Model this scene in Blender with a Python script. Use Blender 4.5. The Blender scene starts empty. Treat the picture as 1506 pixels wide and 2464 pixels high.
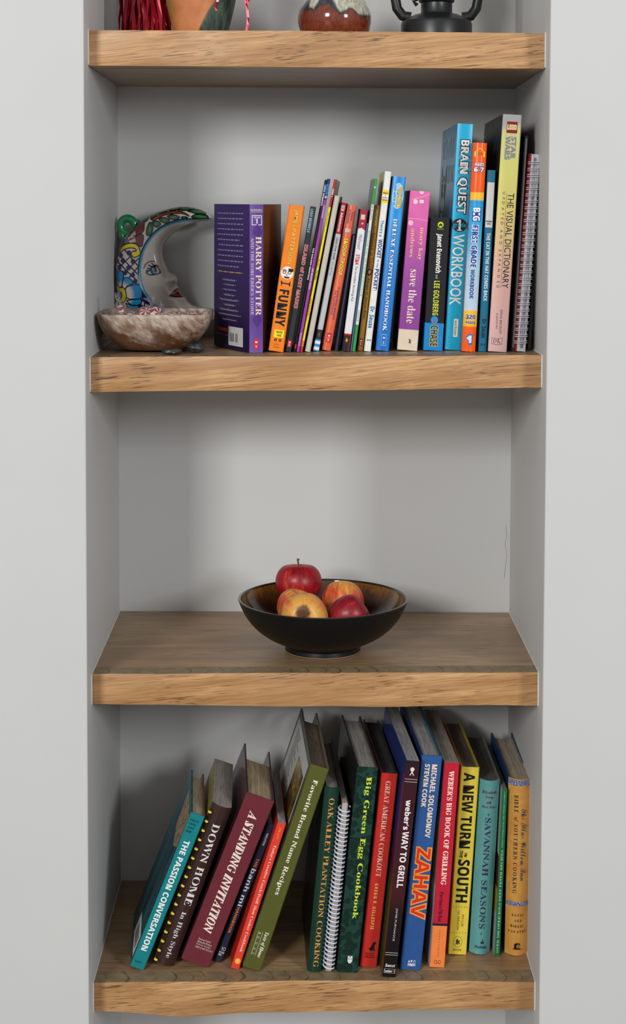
import bpy, math, random
import numpy as np
from mathutils import Vector, Matrix
R0 = random.Random(7)
scene = bpy.context.scene
COL = scene.collection

# ------------------------------------------------------------------ camera
W, D, REC = 0.60, 0.335, 0.0393          # alcove width, shelf depth, shelf set-back from the wall face
F, CX, CY = 4043.0, 753.0, 1232.0 - 499.7
CAM = np.array([0.2925, -2.2189, 0.1234])
def _rot(a, b, c):
    ca, sa = math.cos(a), math.sin(a); cb, sb = math.cos(b), math.sin(b); cc, sc = math.cos(c), math.sin(c)
    Rx = np.array([[1,0,0],[0,ca,-sa],[0,sa,ca]]); Ry = np.array([[cb,0,sb],[0,1,0],[-sb,0,cb]])
    Rz = np.array([[cc,-sc,0],[sc,cc,0],[0,0,1]])
    return Rz @ Rx @ Ry
RC = _rot(-0.0609, -0.0029, -0.0015)
cam = bpy.data.cameras.new('camera'); cam_o = bpy.data.objects.new('camera', cam); COL.objects.link(cam_o)
cam.sensor_fit = 'VERTICAL'; cam.sensor_height = 36.0; cam.sensor_width = 36.0
cam.lens = F / 2464.0 * 36.0
cam.shift_y = -499.7 / 2464.0
cam.clip_start = 0.05; cam.clip_end = 50
m = Matrix.Identity(4)
for i in range(3):
    m[i][0] = RC[i,0]; m[i][1] = RC[i,2]; m[i][2] = -RC[i,1]; m[i][3] = CAM[i]
cam_o.matrix_world = m
scene.camera = cam_o

# ------------------------------------------------------------------ light and exposure
vs = scene.view_settings
vs.view_transform = 'Standard'; vs.look = 'None'; vs.gamma = 1.0; vs.use_curve_mapping = False
vs.exposure = 0.0
world = bpy.data.worlds.new('room_ambience'); scene.world = world; world.use_nodes = True
world.node_tree.nodes['Background'].inputs[0].default_value = (0.95, 0.975, 1.0, 1)
world.node_tree.nodes['Background'].inputs[1].default_value = 0.46
def area(name, loc, target, w, h, power, color):
    l = bpy.data.lights.new(name, 'AREA'); l.shape = 'RECTANGLE'; l.size = w; l.size_y = h
    l.energy = power; l.color = color
    o = bpy.data.objects.new(name, l); COL.objects.link(o); o.location = loc
    o.rotation_euler = (Vector(target) - Vector(loc)).to_track_quat('-Z', 'Y').to_euler()
    return o
area('window_light', (-1.75, -4.6, 1.30), (0.3, 0, -0.2), 0.9, 1.1, 142, (1.0, 0.99, 0.97))
area('lamp_light', (2.75, -3.4, 0.85), (0.3, 0, -0.25), 0.6, 0.8, 60, (0.97, 0.985, 1.0))

# ------------------------------------------------------------------ helpers
def ray(u, v):
    q = np.array([(u - CX) / F, 1.0, -(v - CY) / F]); return RC @ q
def at_y(u, v, y):
    r = ray(u, v); return Vector(CAM + r * ((y - CAM[1]) / r[1]))
def lin(c):
    f = lambda x: x / 12.92 if x <= 0.04045 else ((x + 0.055) / 1.055) ** 2.4
    return tuple(f(x / 255.0) for x in c[:3]) + (1.0,)
def tag(o, label=None, cat=None, group=None, kind=None):
    if label: o['label'] = label
    if cat: o['category'] = cat
    if group: o['group'] = group
    if kind: o['kind'] = kind
    return o
def empty(name, mat4, label, cat, group=None):
    o = bpy.data.objects.new(name, None); COL.objects.link(o); o.empty_display_size = 0.01
    o.matrix_world = mat4
    return tag(o, label, cat, group)
def link(name, me, parent=None, label=None):
    o = bpy.data.objects.new(name, me); COL.objects.link(o)
    if parent is not None: o.parent = parent
    if label: o['label'] = label
    return o
class MB:
    def __init__(s): s.v = []; s.f = []; s.m = []; s.mi = 0
    def quad_grid(s, P, wrap=False, mi=None):
        # P: list of rows of points
        n, k = len(P), len(P[0]); b = len(s.v)
        for row in P: s.v += [tuple(p) for p in row]
        for i in range(n - 1):
            for j in range(k if wrap else k - 1):
                j2 = (j + 1) % k
                s.f.append((b + i*k + j, b + i*k + j2, b + (i+1)*k + j2, b + (i+1)*k + j)); s.m.append(s.mi if mi is None else mi)
    def face(s, pts, mi=None):
        b = len(s.v); s.v += [tuple(p) for p in pts]; s.f.append(tuple(range(b, b + len(pts)))); s.m.append(s.mi if mi is None else mi)
    def box(s, x0, x1, y0, y1, z0, z1, mi=None):
        b = len(s.v)
        s.v += [(x0,y0,z0),(x1,y0,z0),(x1,y1,z0),(x0,y1,z0),(x0,y0,z1),(x1,y0,z1),(x1,y1,z1),(x0,y1,z1)]
        for q in ((0,3,2,1),(4,5,6,7),(0,1,5,4),(1,2,6,5),(2,3,7,6),(3,0,4,7)):
            s.f.append(tuple(b + i for i in q)); s.m.append(s.mi if mi is None else mi)
    def lathe(s, prof, n=48, mi=None, closed=False):
        P = []
        for r, z in prof: P.append([(r*math.cos(2*math.pi*j/n), r*math.sin(2*math.pi*j/n), z) for j in range(n)])
        s.quad_grid(P, wrap=True, mi=mi)
    def tube(s, pts, r, n=8, closed=False, mi=None):
        pts = [Vector(p) for p in pts]; rows = []; k = len(pts)
        up = Vector((0.13, 0.21, 0.97))
        prev = None
        for i, p in enumerate(pts):
            if closed: t = pts[(i+1) % k] - pts[i-1]
            else: t = pts[min(i+1, k-1)] - pts[max(i-1, 0)]
            t.normalize()
            if prev is None:
                a = t.cross(up); a.normalize()
            else:
                a = prev - t * prev.dot(t); a.normalize()
            prev = a; b = t.cross(a); rr = r[i] if isinstance(r, (list, tuple)) else r
            rows.append([p + (a*math.cos(2*math.pi*j/n) + b*math.sin(2*math.pi*j/n)) * rr for j in range(n)])
        if closed: rows.append(rows[0])
        s.quad_grid(rows, wrap=True, mi=mi)
        if not closed:
            s.face(rows[0][::-1], mi); s.face(rows[-1], mi)
    def build(s, name, mats, parent=None, smooth=False, label=None, weld=False):
        me = bpy.data.meshes.new(name); me.from_pydata(s.v, [], s.f)
        for mt in (mats if isinstance(mats, (list, tuple)) else [mats]): me.materials.append(mt)
        me.polygons.foreach_set('material_index', s.m)
        if weld:
            import bmesh
            bm = bmesh.new(); bm.from_mesh(me); bmesh.ops.remove_doubles(bm, verts=bm.verts, dist=1e-6)
            bmesh.ops.recalc_face_normals(bm, faces=bm.faces); bm.to_mesh(me); bm.free()
        if smooth is True: me.polygons.foreach_set('use_smooth', [True]*len(me.polygons))
        elif smooth: me.polygons.foreach_set('use_smooth', [True]*len(me.polygons)); me.set_sharp_from_angle(angle=smooth)
        me.update()
        return link(name, me, parent, label)

# ------------------------------------------------------------------ materials
MATS = {}
class NT:
    def __init__(s, name):
        s.mt = bpy.data.materials.new(name); s.mt.use_nodes = True; s.t = s.mt.node_tree; s.b = s.t.nodes['Principled BSDF']
    def n(s, typ, **kw):
        nd = s.t.nodes.new(typ)
        for k, v in kw.items():
            if k in ('i',):
                for kk, vv in v.items():
                    if isinstance(vv, bpy.types.NodeSocket): s.t.links.new(vv, nd.inputs[kk])
                    else: nd.inputs[kk].default_value = vv
            else: setattr(nd, k, v)
        return nd
    def to(s, sock, inp):
        if isinstance(sock, bpy.types.NodeSocket): s.t.links.new(sock, s.b.inputs[inp])
        else: s.b.inputs[inp].default_value = sock
    def coord(s, kind='Object', scale=(1,1,1), rot=(0,0,0), loc=(0,0,0)):
        tc = s.n('ShaderNodeTexCoord'); mp = s.n('ShaderNodeMapping')
        s.t.links.new(tc.outputs[kind], mp.inputs[0]); mp.inputs[3].default_value = scale; mp.inputs[2].default_value = rot; mp.inputs[1].default_value = loc
        return mp.outputs[0]
    def noise(s, vec, scale, detail=4, rough=0.55):
        return s.n('ShaderNodeTexNoise', i={'Vector': vec, 'Scale': scale, 'Detail': detail, 'Roughness': rough}).outputs['Fac']
    def ramp(s, fac, stops, interp='LINEAR'):
        nd = s.n('ShaderNodeValToRGB'); s.t.links.new(fac, nd.inputs[0]); cr = nd.color_ramp; cr.interpolation = interp
        while len(cr.elements) > len(stops): cr.elements.remove(cr.elements[-1])
        while len(cr.elements) < len(stops): cr.elements.new(0.5)
        for e, (p, c) in zip(cr.elements, stops):
            e.position = p; e.color = c if len(c) == 4 else tuple(c) + (1,)
        return nd.outputs[0]
    def mix(s, fac, a, b, blend='MIX'):
        nd = s.n('ShaderNodeMix', data_type='RGBA', blend_type=blend)
        for sock, val in ((nd.inputs[0], fac), (nd.inputs[6], a), (nd.inputs[7], b)):
            if isinstance(val, bpy.types.NodeSocket): s.t.links.new(val, sock)
            else: sock.default_value = val
        return nd.outputs[2]
    def math(s, op, a, b=0.0):
        nd = s.n('ShaderNodeMath', operation=op)
        for k, val in ((0, a), (1, b)):
            if isinstance(val, bpy.types.NodeSocket): s.t.links.new(val, nd.inputs[k])
            else: nd.inputs[k].default_value = val
        return nd.outputs[0]
    def bump(s, h, strength=0.3, dist=0.001):
        s.to(s.n('ShaderNodeBump', i={'Height': h, 'Strength': strength, 'Distance': dist}).outputs[0], 'Normal')
def plain(c, rough=0.45, spec=0.5, metal=0.0, coat=0.0):
    key = ('p', tuple(c), rough, spec, metal, coat)
    if key not in MATS:
        t = NT('plain'); t.to(lin(c), 'Base Color'); t.to(rough, 'Roughness'); t.to(spec, 'Specular IOR Level'); t.to(metal, 'Metallic'); t.to(coat, 'Coat Weight')
        MATS[key] = t.mt
    return MATS[key]
def ink(c): return plain(c, 0.5, 0.3)
def cover_mat(stops, H, rough=0.32, interp='CONSTANT', bump=0.0, wear=0.06, spec=0.5):
    """printed cover stock: colour bands along the height (from the top), faint mottling and gloss"""
    key = ('c', str(stops), round(H, 5), rough, interp, bump)
    if key in MATS: return MATS[key]
    t = NT('cover_stock'); vec = t.coord()
    if len(stops) == 1: base = None; col = lin(stops[0][1])
    else:
        z = t.n('ShaderNodeSeparateXYZ', i={0: vec}).outputs[2]
        fac = t.math('SUBTRACT', 1.0, t.math('DIVIDE', z, H))
        col = t.ramp(fac, [(p, lin(c)) for p, c in stops], interp)
    nz = t.noise(vec, 60, 3)
    k = t.ramp(nz, [(0.3, (1-wear*2,)*3), (0.7, (1,)*3)])
    out = t.mix(1.0, col, k, 'MULTIPLY')
    t.to(out, 'Base Color'); t.to(spec, 'Specular IOR Level')
    t.to(t.n('ShaderNodeMapRange', i={0: t.noise(vec, 25, 3), 3: rough*0.8, 4: rough*1.25}).outputs[0], 'Roughness')
    if bump: t.bump(t.noise(vec, 170, 3), bump, 0.001)
    MATS[key] = t.mt; return t.mt
def page_mat(c=(214, 204, 186), key='pages'):
    if ('pg', c) in MATS: return MATS[('pg', c)]
    t = NT('paper_pages'); vec = t.coord(scale=(1, 0.02, 0.02))
    n1 = t.noise(vec, 1700, 2); n2 = t.noise(vec, 260, 2)
    k = t.ramp(n1, [(0.32, (0.5,)*3), (0.6, (1,)*3)]); k2 = t.ramp(n2, [(0.3, (0.72,)*3), (0.6, (1,)*3)])
    t.to(t.mix(1.0, t.mix(1.0, lin(c), k, 'MULTIPLY'), k2, 'MULTIPLY'), 'Base Color'); t.to(0.85, 'Roughness'); t.to(0.15, 'Specular IOR Level')
    MATS[('pg', c)] = t.mt; return t.mt
def paint_wall():
    t = NT('wall_paint'); vec = t.coord()
    n = t.noise(vec, 5, 3); t.to(t.mix(n, lin((198, 199, 198)), lin((205, 205, 203))), 'Base Color')
    t.to(0.55, 'Roughness'); t.to(0.35, 'Specular IOR Level')
    t.bump(t.noise(vec, 420, 4, 0.6), 0.06, 0.001)
    return t.mt
WALL = paint_wall()
def oak(name, seed, light, dark, poor, tilt=0.09, cover=0.5):
    t = NT(name); vec = t.coord(scale=(1, 1, 1), rot=(0, tilt, 0), loc=(seed*3.1, seed*1.7, seed*0.9))
    wv = t.n('ShaderNodeTexNoise', i={'Vector': vec, 'Scale': 9.0, 'Detail': 2.0}).outputs['Color']
    vm = t.n('ShaderNodeVectorMath', operation='MULTIPLY_ADD', i={0: wv, 2: vec}); vm.inputs[1].default_value = (0.0, 0.007, 0.007)
    def st(sx, sy, sz):
        mp = t.n('ShaderNodeMapping'); t.t.links.new(vm.outputs[0], mp.inputs[0]); mp.inputs[3].default_value = (sx, sy, sz); return mp.outputs[0]
    broad = t.noise(st(3.0, 40, 70), 1.0, 5, 0.6)
    fine = t.noise(st(15, 420, 560), 1.0, 4, 0.6)
    pores = t.noise(st(26, 560, 620), 1.0, 2, 0.5)
    patch = t.noise(st(10, 14, 22), 1.0, 3, 0.5)
    c = t.mix(t.ramp(t.noise(st(6, 10, 16), 1.0, 3, .5), [(.42, (.55,)*3), (.60, (0,)*3)]), t.ramp(broad, [(0.30, lin(dark)), (0.56, lin(light))]), lin(dark))
    c = t.mix(t.ramp(fine, [(0.36, (0.8,)*3), (0.58, (0,)*3)]), c, lin(dark))
    pm = t.ramp(pores, [(0.57, (0,)*3), (0.66, (0.9,)*3)])
    pm = t.mix(1.0, pm, t.ramp(patch, [(0.40, (0.12,)*3), (0.62, (1,)*3)]), 'MULTIPLY')
    c = t.mix(pm, c, lin(poor))
    t.to(c, 'Base Color'); t.to(t.n('ShaderNodeMapRange', i={0: fine, 3: 0.34, 4: 0.55}).outputs[0], 'Roughness')
    t.to(0.25, 'Coat Weight'); t.to(0.3, 'Coat Roughness')
    t.bump(t.mix(0.5, fine, pores), 0.15, 0.0008)
    return t.mt
def endgrain(seed):
    """upper side of the live front strip: ring ends showing as short curved dark ticks"""
    t = NT('oak_strip_top'); vec = t.coord(loc=(seed*1.3, seed*.7, 0)); xyz = t.n('ShaderNodeSeparateXYZ', i={0: t.coord()})
    bend = t.math('MULTIPLY', t.math('POWER', t.math('ABSOLUTE', t.math('SUBTRACT', xyz.outputs[1], .012)), 1.4), 2.2)
    cv = t.n('ShaderNodeCombineXYZ', i={0: t.math('ADD', xyz.outputs[0], bend), 1: t.math('MULTIPLY', xyz.outputs[1], .25), 2: seed*1.0})
    wv = t.n('ShaderNodeTexWave', wave_type='BANDS', bands_direction='X', i={'Vector': cv.outputs[0], 'Scale': 14.0, 'Distortion': 5.0, 'Detail': 2.0, 'Detail Scale': 2.0}).outputs['Fac']
    n = t.noise(vec, 70, 4, .6); msk = t.noise(vec, 30, 2)
    base = t.ramp(n, [(.35, lin((126, 106, 78))), (.65, lin((146, 126, 94)))])
    k = t.math('MULTIPLY', t.ramp(wv, [(.012, (1,)*3), (.05, (0,)*3)]), t.ramp(msk, [(.42, (.1,)*3), (.6, (.7,)*3)]))
    t.to(t.mix(k, base, lin((70, 58, 42))), 'Base Color'); t.to(.5, 'Roughness'); t.bump(n, .1, .001)
    return t.mt

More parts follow.
